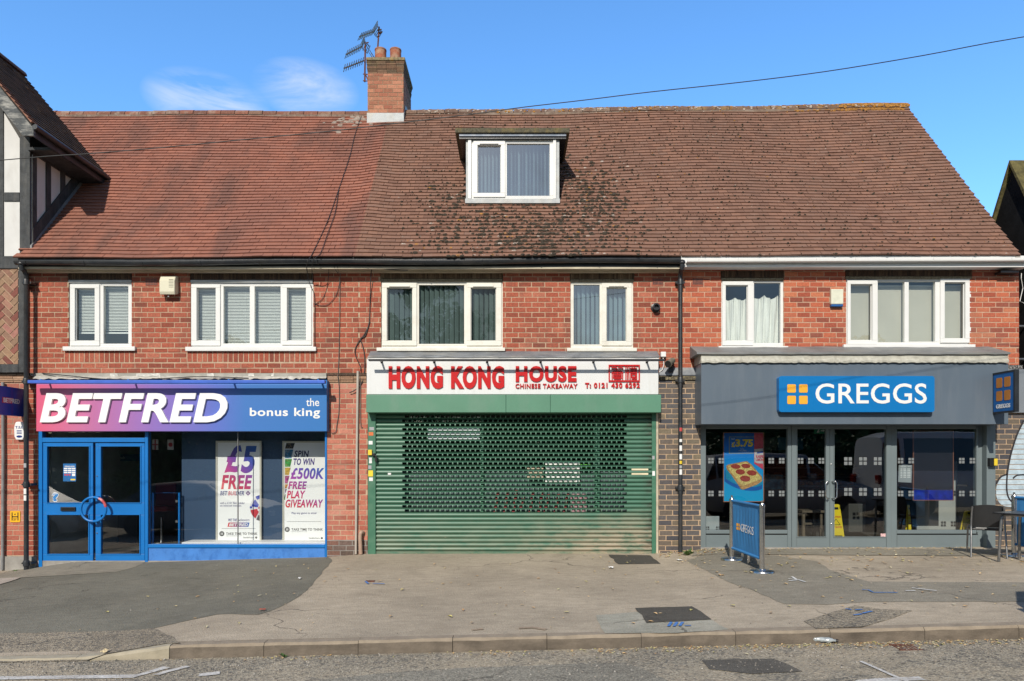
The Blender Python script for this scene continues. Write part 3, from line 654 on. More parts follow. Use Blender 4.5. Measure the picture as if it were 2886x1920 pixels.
m_board = mat('beige_blind_cloth', (.46,.425,.365,1), .9, 0, .05, 2)
t = thing('roller_blind', 'drawn beige roller blind filling the four-pane window over the bakery', 'blind', (6.9,.17,3.7))
b = MB(); x0,x1,z0,z1 = rc(2392,806,2728,985,.17); b.box(x0,x1,.17,.173,z0,z1); b.build('cloth', m_board, t)
b = MB(); b.tube([(x0,.185,z1),(x1,.185,z1)], .018, 10); b.build('roller', m_white, t)

# ------------------------------------------------------------------ eaves, gutters, downpipes
YE = -.25; HE = lambda x: 3.494+.0035*x     # tile edge above the camera
zs0 = px(0,766)[1]
for U, xa, xb, w in ((U1,XL-.02,XP1,0),(U2,XP1,XP2-.06,0),(U3,XP2-.06,8.95,1)):
    s = MB(); dz = .035 if w else 0
    s.box(xa, xb-.002, -.20, .0, zs0+dz-.004, zs0+dz+.02); s.build('soffit', m_white if w else m_cream, U)
    s = MB(); s.box(xa, xb-.002, -.222, -.2005, zs0+dz-.012, zs0+.215); s.build('fascia_board', m_upvc if w else m_blackp, U)
    if not w:
        s = MB(); s.box(xa, xb-.002, -.228, -.2225, zs0-.013, zs0+.022); s.box(xa,xb-.002,-.10,-.0,zs0-.03,zs0-.0045); s.build('soffit_moulding', m_cream, U)
    else:
        s = MB(); s.box(xa, xb-.002, -.235, -.2225, zs0+dz-.018, zs0+dz+.02); s.build('fascia_trim', m_upvc, U)
def gutter(U, xa, xb, r, zf, m, brk, step=.42, flat=False):
    g_ = MB(); n = 24; k = 10
    for sgn in (0,):
        vs = []
        for i in range(n+1):
            x = xa+(xb-xa)*i/n; zc = zf(x)
            for q in range(k+1):
                a = math.pi+math.pi*q/k
                ca, sa = math.cos(a), math.sin(a)
                if flat: ca = max(-.8,min(.8,ca*1.25))/.8; sa = max(-1,sa*1.1)
                vs.append((x, -.225-r+r*ca, zc+r*sa))
            for q in range(k,-1,-1):
                a = math.pi+math.pi*q/k; vs.append((x, -.225-r+(r-.005)*math.cos(a), zc+(r-.005)*math.sin(a)))
        m_ = 2*(k+1)
        g_.add(vs, [(i*m_+q, i*m_+(q+1)%m_, (i+1)*m_+(q+1)%m_, (i+1)*m_+q) for i in range(n) for q in range(m_)]+[tuple(range(m_)), tuple(n*m_+q for q in range(m_))])
    go = g_.build('gutter', m, U, True)
    x = xa+.2
    while x < xb:
        zc = zf(x); b = MB()
        b.tube([(x,-.222,zc+.004)]+[(x,-.225-r+(r+.004)*math.cos(math.pi*(2-q/8)),zc+(r+.004)*math.sin(math.pi*(2-q/8))) for q in range(9)], .0075, 6); x += step; b.build('gutter_bracket', m, go)
zg = lambda x: CZ+HE(x)-.075+.012*math.sin(x*1.3)
gutter(U1, px(48,0,YE)[0], XP1, .058, zg, m_gutter, 0, 1.0); gutter(U2, XP1, 2.93, .058, zg, m_gutter, 0, 1.0)
gutter(U3, 3.0, 9.0, .055, lambda x: CZ+HE(x)-.068, m_upvc, 0, .67, True)
def downpipe(U, u, v1, x_off, m, gut, y=-.10, sticks=(), collars=(1072,1375)):
    x = px(u, 0, y)[0]; zt = px(0, 775, y)[1]; zb = v1
    p = MB(); z0 = gut[1]
    p.tube([(gut[0],-.283,z0),(gut[0],-.283,z0-.05),(gut[0],-.27,z0-.10),((gut[0]+x)/2,(-.27+y)/2,zt+.06),(x,y,zt-.02),(x,y,zb)], .038, 14)
    po = p.build('downpipe', m, U, True)
    for v in (796,)+tuple(collars):
        c = MB(); z = px(0, v, y)[1]; c.lathe([(.041,-.05),(.05,-.045),(.05,.035),(.046,.05),(.041,.052)], (x,y,z), 16); c.box(x-.075,x+.075,y+.01,.0,z-.02,z+.02)
        for s_ in (-1,1): c.lathe([(.012,-.012),(.012,.002)], (x+s_*.075, y+.012, z), 8, 'y')
        c.build('pipe_collar', m, po, True)
    c = MB(); c.lathe([(.05,-.03),(.058,-.02),(.058,.0),(.045,.03)], (gut[0],-.283,z0), 16); c.build('gutter_outlet', m, po, True)
    for (v0, v1_, c_) in sticks:
        s_ = MB(); za, zb_ = px(0,v1_,y)[1], px(0,v0,y)[1]; a0, a1 = R(235), R(305)
        s_.add([(x+.0395*math.cos(a0+(a1-a0)*i/6), y+.0395*math.sin(a0+(a1-a0)*i/6), z) for z in (za,zb_) for i in range(7)], [(i,i+1,i+8,i+7) for i in range(6)])
        s_.build('sticker', c_, po)
m_yel = mat('yellow_sticker', (.75,.55,.03,1), .5); m_redst = mat('red_sticker', (.45,.05,.05,1), .5); m_grey_st = mat('grey_sticker', (.35,.36,.38,1), .5)
downpipe(U2, 1917.5, .03, 0, m_pipe, (px(1922,0,-.28)[0], zg(3)-.03), sticks=((1206,1216,m_redst),(1238,1246,m_white),(1256,1271,m_white),(1280,1295,m_white),(1299,1308,m_yel),(1312,1320,m_grey_st),(1323,1338,m_white)))
downpipe(U1, 74, -.3, 0, m_pipe, (px(61,0,-.28)[0], zg(-8.4)-.03), y=-.17, sticks=((1306,1318,m_grey_st),(1377,1393,m_white),(1396,1411,m_white)), collars=(1075,1366,1588))

# ------------------------------------------------------------------ tiled roofs
m_rmort = mat('ridge_bed_mortar', (.20,.145,.11,1), .95, 0, .25, 12, .5, 50, dirt=(.36,.31,.26,1), dirt_amt=.6, dscale=(4,4,4))
YR = 3.19; RISE0 = lambda x: 7.73+max(0,min(1,(x+3)/11.7))*.16
def roof_pt(x, t, n=0.0):
    """t: 0 at the eaves, 1 at the ridge; n: height off the plane"""
    y = YE+(YR-YE)*t; h = HE(x)+(RISE0(x)-HE(x))*t
    sag = -.05*math.sin(math.pi*t)*(1+.5*math.sin(x*1.1+1.0))+.012*math.sin(x*1.3+t*4)+.003*math.sin(x*4.1+t*7)
    if -3.4 < x < -1.9: sag += .05*math.exp(-((x+2.68)/.28)**2)*math.sin(math.pi*min(1,t*1.1))
    s = 1/math.hypot(1, 1.231)
    return Vector((x, y-(n+sag)*1.231*s, CZ+h+(n+sag)*s))
SL = math.hypot(YR-YE, 4.24); GA = .1115
def tiles(mb, x0, x1, keep, w=.172, hole=None, pt=roof_pt, L=SL):
    nk = int(L/GA)
    for k in range(nk):
        t0, t1 = k*GA/L, min(1.0, (k+1.25)*GA/L)
        i = math.floor(x0/w)-1
        wob = .004*math.sin(k*2.1)
        while i*w < x1:
            off = (.5*w if k % 2 else 0)+rnd.uniform(-.004,.004)
            a, b = max(x0, i*w+off+.002), min(x1, (i+1)*w+off-.002); i += 1
            if b-a < .02: continue
            xm = (a+b)/2
            if not keep(xm, (t0+t1)/2): continue
            dt = rnd.uniform(-.0018,.0018)/L+(rnd.random() < .02)*rnd.uniform(-.006,.006)/L; lf = .027+rnd.uniform(0,.002)+(rnd.random() < .02)*.006; tw = rnd.uniform(-.0008,.0008)
            A = [pt(a,t0+dt,0), pt(b,t0+dt+tw/L,0), pt(b,t1,0), pt(a,t1,0)]
            B = [pt(a,t0+dt,lf+tw), pt(b,t0+dt+tw/L,lf-tw), pt(b,t1,.004), pt(a,t1,.004)]
            mb.add(A+B, [(4,5,6,7),(0,1,5,4),(1,2,6,5),(3,0,4,7)])
def tile_mat(name, cols, stain, pale=None, streak=None):
    m, n, l, b, o = nt(name); g = G(n, l); k = len(cols)
    c = g.ramp(g.island(), [(i/(k-1), q) for i, q in enumerate(cols)])
    c = g.mix(1.0, c, g.ramp(g.noise(30, 6, None, .65), [(.25, g3(.84)), (.75, g3(1.12))]), 'MULTIPLY')
    big = g.noise(.8, 6, g.co((1,.6,.6)), .6)
    c = g.mix(g.math('MULTIPLY', g.step(big, .45, .68), .55, True), c, stain)
    if streak:
        s2 = g.noise(1.0, 5, g.co((1.3,.45,.45), (0,R(38),0)), .6); c = g.mix(g.math('MULTIPLY', g.step(s2, .5, .66), .75, True), c, streak)
    if pale:
        sp = g.noise(9, 5, None, .7); c = g.mix(g.math('MULTIPLY', g.step(sp, .66, .72), .7, True), c, pale)
    l.new(c, b.inputs['Base Color']); inp(b, 'Roughness', .85); g.bump(g.noise(80, 3), .4, .006, b)
    return m
m_tile_l = tile_mat('orange_red_tile', [(.235,.094,.062,1),(.27,.105,.068,1),(.285,.112,.073,1),(.31,.122,.078,1),(.28,.12,.083,1)], (.19,.085,.062,1), None, (.135,.068,.052,1))
m_tile_r = tile_mat('brown_tile', [(.165,.083,.055,1),(.20,.102,.068,1),(.215,.112,.076,1),(.24,.122,.08,1),(.205,.115,.082,1)], (.165,.092,.064,1), (.36,.28,.22,1))
m_under = mat('roof_underlay', (.02,.017,.015,1), .95)
XE = 8.79
def keep_left(x, t): return x > -8.52 or t > .44
DX0, DX1 = px(1313,0,.87)[0], px(1576,0,.87)[0]
TD0, TD1 = (.86-YE)/(YR-YE), (1.9-YE)/(YR-YE)
def keep_mid(x, t): return not (DX0-.02 < x < DX1+.02 and TD0 < t < TD1)
for U, xa, xb, kf, mt in ((U1,-10.4,XP1,keep_left,m_tile_l),(U2,XP1,XP2,keep_mid,m_tile_r),(U3,XP2,XE,lambda x,t: True,m_tile_r)):
    mb = MB(); tiles(mb, xa, xb, kf); ro = mb.build('roof', mt, U)
    un = MB()
    xl = frange(xa+(1.9 if U is U1 else .003), xb-.01, 24); ts = frange(.005, 1, 12)
    un.add([roof_pt(x,t,-.012) for t in ts for x in xl], [(j*25+i, j*25+i+1, (j+1)*25+i+1, (j+1)*25+i) for j in range(12) for i in range(24)])
    un.add([roof_pt(xl[0],1,-.012), roof_pt(xl[-1],1,-.012), (xl[-1],7.3,5.0), (xl[0],7.3,5.0)], [(0,1,2,3)])
    un.build('roof_underlay', m_under, ro)
    # ridge tiles bedded in mortar
    rg = MB(); x = xa
    while x < xb-.05:
        e = min(x+.30, xb); c = roof_pt((x+e)/2, 1); h = rnd.uniform(-.003,.003); n = 8
        prof = [(c.y+.135*math.cos(math.pi*q/n), c.z-.105+.135*math.sin(math.pi*q/n)+h) for q in range(n+1)]
        rg.prism(prof, lambda a,b_: (x+.004,a,b_), lambda a,b_: (e-.004,a,b_)); x += .305
    cols = [(.15,.07,.05,1),(.24,.095,.06,1),(.20,.115,.08,1)] if U is U1 else [(.13,.075,.055,1),(.17,.10,.07,1),(.22,.15,.11,1)]
    rg.build('ridge_tiles', island_mat('ridge_tile_red' if U is U1 else 'ridge_tile_brown', cols, .9, .3, 30, .4, 80, (.34,.30,.25,1) if U is not U3 else (.40,.24,.06,1), .8, (5,5,5)), ro)
    bd = MB(); [bd.box(x_, min(x_+.5,xb-.002), YR-.128, YR+.1, CZ+RISE0(x_)-.17, CZ+RISE0(x_)-.105) for x_ in frange(xa+.002, xb-.3, int((xb-xa)/.5))]
    bd.build('ridge_mortar', m_rmort, ro)
# verge of the gable end and the gable itself
vg = MB(); n = 24
for i in range(n):
    a0, a1 = roof_pt(XE, i/n, -.01), roof_pt(XE, (i+1)/n, -.01)
    vg.hexa([(XE-.09,a0.y,a0.z-.05),(XE-.005,a0.y,a0.z-.05),(XE-.005,a1.y,a1.z-.05),(XE-.09,a1.y,a1.z-.05),(XE-.09,a0.y,a0.z),(XE-.005,a0.y,a0.z),(XE-.005,a1.y,a1.z),(XE-.09,a1.y,a1.z)])
vg.build('verge', m_conc, U3)
gb = MB(); gb.prism([(0,5.0),(7.0,5.0),(YR,CZ+RISE0(8)-.12)], lambda y,z: (8.45,y,z), lambda y,z: (8.70,y,z)); gb.build('gable_wall', m_brick, U3)
rl_, rl2 = MB(), MB()
def ridge_spot(mb, x, s):
    a = R(rnd.uniform(92,172)); c = roof_pt(x, 1); o_ = Vector((x, c.y+.139*math.cos(a), c.z-.105+.139*math.sin(a))); t_ = Vector((0,-math.sin(a),math.cos(a))); n_ = Vector((0,math.cos(a),math.sin(a)))
    P = [o_+Vector((1,0,0))*s*rnd.uniform(.7,1.3)*math.cos(q)+t_*s*.8*rnd.uniform(.7,1.3)*math.sin(q) for q in [6.283*k/7 for k in range(7)]]
    mb.add([p-n_*.012 for p in P]+[p+n_*.003 for p in P], [(k,(k+1)%7,7+(k+1)%7,7+k) for k in range(7)]+[tuple(range(7,14))])
for _ in range(300): ridge_spot(rl_, XE-.03-abs(rnd.gauss(0,.75)), rnd.uniform(.015,.05))
for _ in range(120): ridge_spot(rl_, rnd.uniform(-.5,XE-.1), rnd.uniform(.012,.035))
for _ in range(260): ridge_spot(rl2, rnd.uniform(-2,XE-.1), rnd.uniform(.012,.035))
rl_.build('ridge_lichen', m_lichen, U3, kind='stuff'); rl2.build('pale_ridge_lichen', m_lichen_w, U3, kind='stuff')
# moss and lichen cushions on the lower edges of the tiles, thick round the dormer
def dens(x, t):
    y = YE+(YR-YE)*t; d = 0
    dx = x-.25; dy = y-.15
    d = .85*math.exp(-((dx/1.45)**2+((dy)/.75)**2))
    d += .75*math.exp(-(((x-1.55)/.55)**2+((y-1.05)/.75)**2))+.5*math.exp(-(((x+1.25)/.38)**2+((y-.9)/.5)**2))
    return min(1, d)+.035+.035*max(0, min(1,(x+1)/4))
mo, lo, lw = MB(), MB(), MB()
def cushion(mb, p, r, h, lf=.027):
    n = 7; a0 = rnd.random()*6; j = [rnd.uniform(.65,1.25) for _ in range(n)]
    vs = [roof_pt(p[0]+r*j[k]*math.cos(a0+6.283*k/n), p[1]+.62*r*j[k]*math.sin(a0+6.283*k/n)/SL, lf-.012) for k in range(n)]
    vs += [roof_pt(p[0]+.6*r*j[k]*math.cos(a0+6.283*k/n), p[1]+.4*r*j[k]*math.sin(a0+6.283*k/n)/SL, lf+h) for k in range(n)]
    mb.add(vs, [(k,(k+1)%n,n+(k+1)%n,n+k) for k in range(n)]+[tuple(range(n,2*n))])
c_ = 0
while c_ < 56000:
    c_ += 1
    x = rnd.uniform(-2.2, XE-.1); k = rnd.randrange(0, int(SL/GA)-1); t = (k+.03+.3*rnd.random()**2)*GA/SL
    if rnd.random() > (dens(x, t)*.30 if dens(x, t) > .12 else dens(x, t)*.6) or not keep_mid(x, t) : continue
    q = rnd.random(); s = (.018+.036*rnd.random()**2.5)*(1.0+.35*dens(x,t))
    if x > XP2 or dens(x,t) < .12: s *= .6
    if q < .88: cushion(mo, (x,t), s, rnd.uniform(.004,.016))
    elif q < .93: cushion(lo, (x,t+.25*GA/SL), s*.9, .002)
    else: cushion(lw, (x,t+.3*GA/SL), s*.8, .002)
for _ in range(420): cushion(lo, (XE-.15-abs(rnd.gauss(0,.9)), rnd.uniform(.955,.99)), rnd.uniform(.015,.05), .006)
for _ in range(120): cushion(lo, (rnd.uniform(-.6,XE-.3), rnd.uniform(.965,.99)), rnd.uniform(.012,.035), .006)
for _ in range(200): cushion(lw, (rnd.uniform(-2,XE-.3), rnd.uniform(.965,.99)), rnd.uniform(.012,.035), .002)
mo.build('moss', m_moss, U2, kind='stuff'); lo.build('orange_lichen', m_lichen, U2, kind='stuff'); lw.build('pale_lichen', m_lichen_w, U2, kind='stuff')
rep = MB()
for _ in range(60):
    cushion(rep, (rnd.gauss(-3.5,.22), min(.985,max(.84,rnd.gauss(.94,.035)))), rnd.uniform(.03,.085), .002)
rep.build('mortar_smears', mat('pale_mortar_smear', (.30,.245,.205,1), .95, 0, .3, 20), U1, kind='stuff')

# ------------------------------------------------------------------ dormer
YD = .87; YF = .72
dm = MB()
def rD(u0,v0,u1,v1,y=YD): return rc(u0,v0,u1,v1,y)
x0,x1,z0,z1 = rD(1313,384,1576,572)
ch = MB()
ytop = YE+(z1-CZ-3.494)/1.231+.25
for xx in (x0, x1-.06):
    ch.prism([(YD+.004,z0-.02),(YD+.004,z1),(ytop,z1)], lambda y,z: (xx,y,z), lambda y,z: (xx+.06,y,z))
dc = ch.build('dormer', m_wood_black, U2)
dw = window(dc, (1322,392,1568,562), [('v',(1335,397,1422.7,556),(1346,410,1412,545)),('f',None,(1428.7,405,1549,552))], y=YD-.03, m=m_upvc, pane=m_pane_sky, name='dormer_window')
e = MB()
for (a,b) in ((1319.5,1328),(1559,1567)): q = rD(a,391,b,560,YD-.06); e.box(q[0],q[1],YD-.065,YD-.031,q[2],q[3])
e.build('dormer_post', m_upvc, dc)
e = MB()
for (a,b) in ((1313.5,1319.3),(1567.2,1576)): q = rD(a,391,b,566,YD-.03); e.box(q[0],q[1],YD-.035,YD+.03,q[2],q[3])
q = rD(1311,560.5,1578,573,YD-.05); e.box(q[0],q[1],YD-.06,YD+.02,q[2],q[3])
e.build('dormer_flashing', m_flash, dc)
q = rD(1282.7,360.3,1605.6,374,YF); e = MB(); e.box(q[0],q[1],YF,2.15,q[2],q[3])
e.build('dormer_roof', mat('mossy_felt', (.10,.09,.06,1), .95, 0, .35, 25, 1.0, 40, dirt=(.20,.15,.05,1), dirt_amt=.8, dscale=(9,9,9)), dc, bevel=.012)
e = MB(); q2 = rD(1294.4,376,1595.6,391.5,YF+.06); e.box(q2[0],q2[1],YF+.06,2.0,q2[2],q[2]-.003); e.build('dormer_soffit', m_blackp, dc)
e = MB(); q3 = rD(1294.4,376,1595.6,384,YF+.04); e.box(q3[0],q3[1],YF+.035,YF+.058,q3[2],q3[3]-.004); e.build('dormer_fascia', mat('blue_grey_fascia', (.12,.15,.20,1), .45, .2, .25, 6, dirt=(.4,.4,.4,1), dirt_amt=.5, dscale=(7,7,7)), dc)
bk = MB(); bk.box(x0+.06,x1-.06,YD+1.0,YD+1.05,z0,z1); bk.build('dormer_room_wall', m_room, dc)
vertical_blind(1342, 1552, 408, 556, YD+.13, m_vb_blue, 'pale vertical blind behind the dormer window on the roof', .07, 62)

# ------------------------------------------------------------------ chimney
YC = 2.90
x0,x1,z0,z1 = rc(1036,172.8,1137,343,YC)
ch, cm = MB(), MB()
zf = rc(0,319,1,320,YC)[3]; zc0 = rc(0,208,1,209,YC)[3]
ztop = rc(0,174,1,175,YC)[3]
DC = 1.10
BLc = (x1-x0)/3.75
def stack(y, xa, xb, za, zb_): brickwork(ch, cm, (xa,xb,za,zb_), y=y, thick=.1, zb=zf, bl=BLc)
brickwork(ch, cm, (x0,x1,zf,zc0), y=YC, thick=DC, zb=zf, bl=BLc)
# side faces and thin corbel courses
for s_, xx in ((-1,x0),(1,x1)):
    k = 0; z = zf
    while z < zc0-.02:
        yy = YC+.02-(k % 2)*.1
        while yy < YC+DC-.02:
            a, b = max(yy,YC+.02), min(yy+.21,YC+DC-.01); yy += .2225
            if b-a > .03: ch.box(xx-(.004 if s_ < 0 else .03), xx+(.03 if s_ < 0 else .004), a, b, z+.006, min(z+BH-.006,zc0))
        z += BH; k += 1
cho = ch.build('chimney', island_mat('chimney_brick', [(.26,.10,.06,1),(.36,.15,.09,1),(.44,.19,.115,1),(.47,.21,.13,1),(.30,.10,.06,1)], .9, .25, 28, .5, 80, (.20,.13,.08,1), .5, (2,2,2)), U2)
cm.build('chimney_mortar', mat('chimney_mortar_joint', (.30,.20,.13,1), .95, 0, .2, 15), cho)
cb = MB(); zz = zc0; i = 0
hh = (ztop-zc0)/7
for i in range(7):
    o_ = (0,.006,.012,.018,.012,.02,.026)[i]*1.0; xs_ = x0-o_
    while xs_ < x1+o_-.02:
        e_ = min(xs_+.215, x1+o_); cb.box(xs_+.003, e_-.003, YC-o_, YC+DC+o_, zc0+i*hh+.003, zc0+(i+1)*hh-.002); xs_ = e_
cb.build('chimney_corbel', island_mat('sooty_corbel_brick', [(.09,.06,.04,1),(.16,.09,.055,1),(.24,.14,.09,1),(.12,.09,.06,1)], .95, .3, 30, .5, 80, (.22,.18,.08,1), .6, (6,6,6)), cho)
cp = MB(); q = rc(1031.5,160.5,1141,173,YC-.05); cp.box(q[0],q[1],YC-.05,YC+DC+.05,ztop+.001,q[3])
cp.build('chimney_cap', mat('lichened_concrete', (.22,.19,.12,1), .95, 0, .4, 25, .8, 50, dirt=(.40,.22,.04,1), dirt_amt=.8, dscale=(11,11,11)), cho, bevel=.015)
for a, b in ((1056.5,1089),(1099,1131)):
    xa = px(a,0,YC+.3)[0]; xb = px(b,0,YC+.3)[0]; zt = px(0,141.5,YC+.3)[1]
    p = MB(); r = (xb-xa)/2; zb0 = q[3]-.02
    p.lathe([(r*.98,zb0),(r,zb0+.06),(r*.97,zt-.03),(r*1.02,zt-.025),(r*1.02,zt),(r*.82,zt),(r*.8,zt-.12)], ((xa+xb)/2,YC+.3,0), 24); p.build('chimney_pot', m_terra, cho, True)
fl = MB(); q = rc(1034,318.5,1138,343.5,YC-.012); fl.box(q[0],q[1],YC-.014,YC-.005,q[2]-.05,q[3])
fl.prism([(YC,q[2]-.03),(YC,q[3]),(YC+.25,q[3]+.3),(YC+.6,q[3]+.35),(YC+.6,q[3]+.1)], lambda y,z: (x1+.005,y,z), lambda y,z: (x1+.012,y,z)); fl.build('chimney_flashing', m_flash, cho)

# ------------------------------------------------------------------ wall vents, air bricks
ab = mat('terracotta_grille', (.24,.085,.06,1), .9, 0, .2, 20)
for U, (u0,v0,u1,v1) in ((U1,(409.8,783.5,444,804.6)),(U2,(1839,784.5,1870,802.7)),(U3,(1951.7,784.5,1982,802.7))):
    x0,x1,z0,z1 = rc(u0,v0,u1,v1,-.006); hs = [(x0+.012+(x1-x0-.02)*i/7, x0+.012+(x1-x0-.02)*i/7+.016, z0+.012+(z1-z0-.02)*j/4, z0+.012+(z1-z0-.02)*j/4+.016) for i in range(7) for j in range(4)]
    b = MB(); b.cells((x0,x1,z0,z1), hs, -.008, .003); b.build('air_brick', ab, U)
    b = MB(); b.box(x0+.008,x1-.008,-.0066,-.0062,z0+.008,z1-.008); b.build('vent_hole_shade', m_black, U)  # black plate standing in for the shade inside the vent holes
fx, fz = px(1849,866,-.06)
p = MB(); p.lathe([(.082,0),(.082,-.02),(.055,-.03),(.055,-.09),(.062,-.09),(.062,-.11),(.04,-.11),(.04,-.06)], (fx,0,fz), 24, 'y'); p.build('boiler_flue', m_black, U2, True)
# ------------------------------------------------------------------ timber-framed neighbour on the left
def clip_poly(poly, x0, x1, z0, z1):
    for ax, lim, sg in ((0,x0,1),(0,x1,-1),(1,z0,1),(1,z1,-1)):
        out = []
        for i in range(len(poly)):
            a, b = poly[i-1], poly[i]; fa, fb = (a[ax]-lim)*sg, (b[ax]-lim)*sg
            if (fa >= 0) != (fb >= 0):
                t = fa/(fa-fb); out.append((a[0]+(b[0]-a[0])*t, a[1]+(b[1]-a[1])*t))
            if fb >= 0: out.append(b)
        poly = out
        if len(poly) < 3: return []
    return poly
H1 = thing('timber_framed_house', 'half-timbered house with white panels, herringbone brick and dark tiled gable roof', 'building', (-9.6,0,0))
XS, XEV, XAP, ZEV, ZAP = -8.42, -8.0, -9.67, CZ+5.6, CZ+7.6
YG0, YG1 = -.64, 1.44
mb = MB(); yw = -.085
zb_ = px(0,722,yw)[1]
mb.pxz([(XS,zb_),(XS,CZ+5.3),(XAP,ZAP-.25),(2*XAP-XS,CZ+5.3),(2*XAP-XS,zb_)], yw, yw+.2)
mb.build('gable_wall', m_render_white, H1)
def beam(u0,v0,u1,v1,y=-.105, th=.04): 
    b = MB(); x0,x1,z0,z1 = rc(u0,v0,u1,v1,y); b.box(x0,x1,y,y+th,z0,z1); b.build('timber_beam', m_wood_black, H1, bevel=.006)
for q in ((-60,262,9,722),(55,384,84,728),(9.5,542,54.5,567),(-300,722,51,757),(51.5,729,69,1050),(-300,1027,51,1050),(-190,205,-130,722),(-129,542,-61,567)): beam(*q)
b = MB(); x0,x1,z0,z1 = rc(-330,757,52,1027,-.08); b.box(x0,x1,-.078,.1,z0,z1); b.build('herringbone_mortar', m_mortar, H1)
hb = MB(); W = .1; c45 = math.sqrt(.5)
for i in range(-60,60):
    for j in range(-60,60):
        s_ = (i-j) % 4
        if s_ not in (0,3): continue
        w_, h_ = (2,1) if s_ == 0 else (1,2); g_ = .006
        q = [(i*W+g_, j*W+g_),((i+w_)*W-g_, j*W+g_),((i+w_)*W-g_,(j+h_)*W-g_),(i*W+g_,(j+h_)*W-g_)]
        q = clip_poly([(-9.0+(a-b_)*c45, 3.2+(a+b_)*c45) for a, b_ in q], x0+.003, x1-.003, z0+.003, z1-.003)
        if len(q) > 2: hb.pxz(q, -.084-rnd.uniform(0,.004), -.07)
hb.build('herringbone_panel', m_herring, H1)
# cheek wall that dies into the tiled roof
rz = lambda y: CZ+3.494+1.231*(y+.25)
ck = MB(); ck.prism([(-.06,rz(-.06)-.15),(1.5,rz(1.5)-.1),(1.5,CZ+5.5),(-.06,CZ+5.5)], lambda y,z: (XS-.1,y,z), lambda y,z: (XS-.004,y,z)); ck.build('cheek_wall', m_render_white, H1)
for y0,y1 in ((-.06,.05),(.30,.42),(.70,.82),(1.07,1.2)):
    b = MB(); b.prism([(y0,rz(y0)+.30),(y1,rz(y1)+.30),(y1,CZ+5.47),(y0,CZ+5.47)], lambda y,z: (XS-.02,y,z), lambda y,z: (XS+.018,y,z)); b.build('timber_beam', m_wood_black, H1)
b = MB(); b.prism([(-.06,rz(-.06)+.02),(1.5,rz(1.5)+.02),(1.5,rz(1.5)+.31),(-.06,rz(-.06)+.31)], lambda y,z: (XS-.02,y,z), lambda y,z: (XS+.024,y,z)); b.build('timber_beam', m_wood_black, H1)
b = MB(); b.prism([(-.1,rz(-.1)-.03),(1.5,rz(1.5)-.03),(1.5,rz(1.5)+.06),(-.1,rz(-.1)+.06)], lambda y,z: (XS,y,z), lambda y,z: (XS+.03,y,z)); b.build('flashing', m_lead, H1)
b = MB(); b.box(XS-.02,XS+.02,-.06,1.5,CZ+5.36,CZ+5.5); b.build('timber_beam', m_wood_black, H1)
LG = math.hypot(1.67, 2.0)
def gable_pt(a, t, n=0): return Vector((XEV-1.67*t+n*.768, a+.006*math.sin(t*7), ZEV+2.0*t+n*.641))
mb = MB(); tiles(mb, YG0, YG1, lambda x,t: True, .17, None, gable_pt, LG)
m_tile_d = tile_mat('dark_weathered_tile', [(.035,.026,.020,1),(.06,.042,.030,1),(.075,.052,.036,1),(.09,.06,.042,1)], (.05,.042,.028,1), (.13,.11,.08,1))
ro = mb.build('roof', m_tile_d, H1)
un = MB(); un.hexa([gable_pt(YG0+.01,0,-.06),gable_pt(YG1,0,-.06),gable_pt(YG1,1,-.06),gable_pt(YG0+.01,1,-.06),gable_pt(YG0+.01,0,-.005),gable_pt(YG1,0,-.005),gable_pt(YG1,1,-.005),gable_pt(YG0+.01,1,-.005)])
mir = lambda p: (2*XAP-p[0], p[1], p[2])
un.hexa([mir(gable_pt(YG0+.01,t,n)) if k == 0 else mir(gable_pt(YG1,t,n)) for n in (-.06,0) for t,k in ((0,0),(0,1),(1,1),(1,0))])
un.build('roof_underlay', m_under, ro)
vt = MB()
for k in range(int(LG/GA)):
    t0, t1 = k*GA/LG, min(1,(k+1)*GA/LG); p = [gable_pt(YG0-.03-rnd.uniform(0,.012),t0,.002),gable_pt(YG0-.03,t1,.002),gable_pt(YG0+.14,t1,.002),gable_pt(YG0+.14,t0,.002)]
    q = [gable_pt(YG0-.03-rnd.uniform(0,.012),t0,.034),gable_pt(YG0-.03,t1,.012),gable_pt(YG0+.14,t1,.012),gable_pt(YG0+.14,t0,.034)]
    vt.hexa(p+q)
vt.build('verge_tiles', island_mat('verge_tile', [(.20,.09,.055,1),(.28,.13,.085,1),(.16,.08,.055,1)], .9, .25, 30), ro)
rg = MB(); y = YG0
while y < YG1-.02:
    e_ = min(y+.3, YG1); n = 8; prof = [(XAP+.11*math.cos(math.pi*q/n), ZAP-.05+.11*math.sin(math.pi*q/n)) for q in range(n+1)]
    rg.prism(prof, lambda a,b_: (a,y+.003,b_), lambda a,b_: (a,e_-.003,b_)); y += .3
rg.build('ridge_tiles', island_mat('dark_ridge_tile', [(.10,.055,.04,1),(.16,.08,.055,1)], .9, .3, 30), ro)
bb = MB(); bb.pxz([(XEV+.02,ZEV-.08),(XEV+.02,ZEV-.20),(XEV-.16,ZEV-.20),(XAP,ZAP-.26),(XAP,ZAP-.01)], YG0+.0, YG0+.045)
bb.build('barge_board', mat('peeling_grey_paint', (.045,.052,.056,1), .6, 0, .3, 8, .5, 50, dirt=(.36,.35,.32,1), dirt_amt=.95, dscale=(4,4,13)), H1)
bb = MB(); bb.pxz([(2*XAP-XEV,ZEV-.08),(2*XAP-XEV,ZEV-.30),(XAP-.001,ZAP-.26),(XAP-.001,ZAP-.01)], YG0, YG0+.045); bb.build('barge_board', m_wood_black, H1)
sf = MB(); sf.box(XS-.02,XEV-.02,-.13,YG1,ZEV-.21,ZEV-.16); sf.build('soffit', m_wood_black, H1)
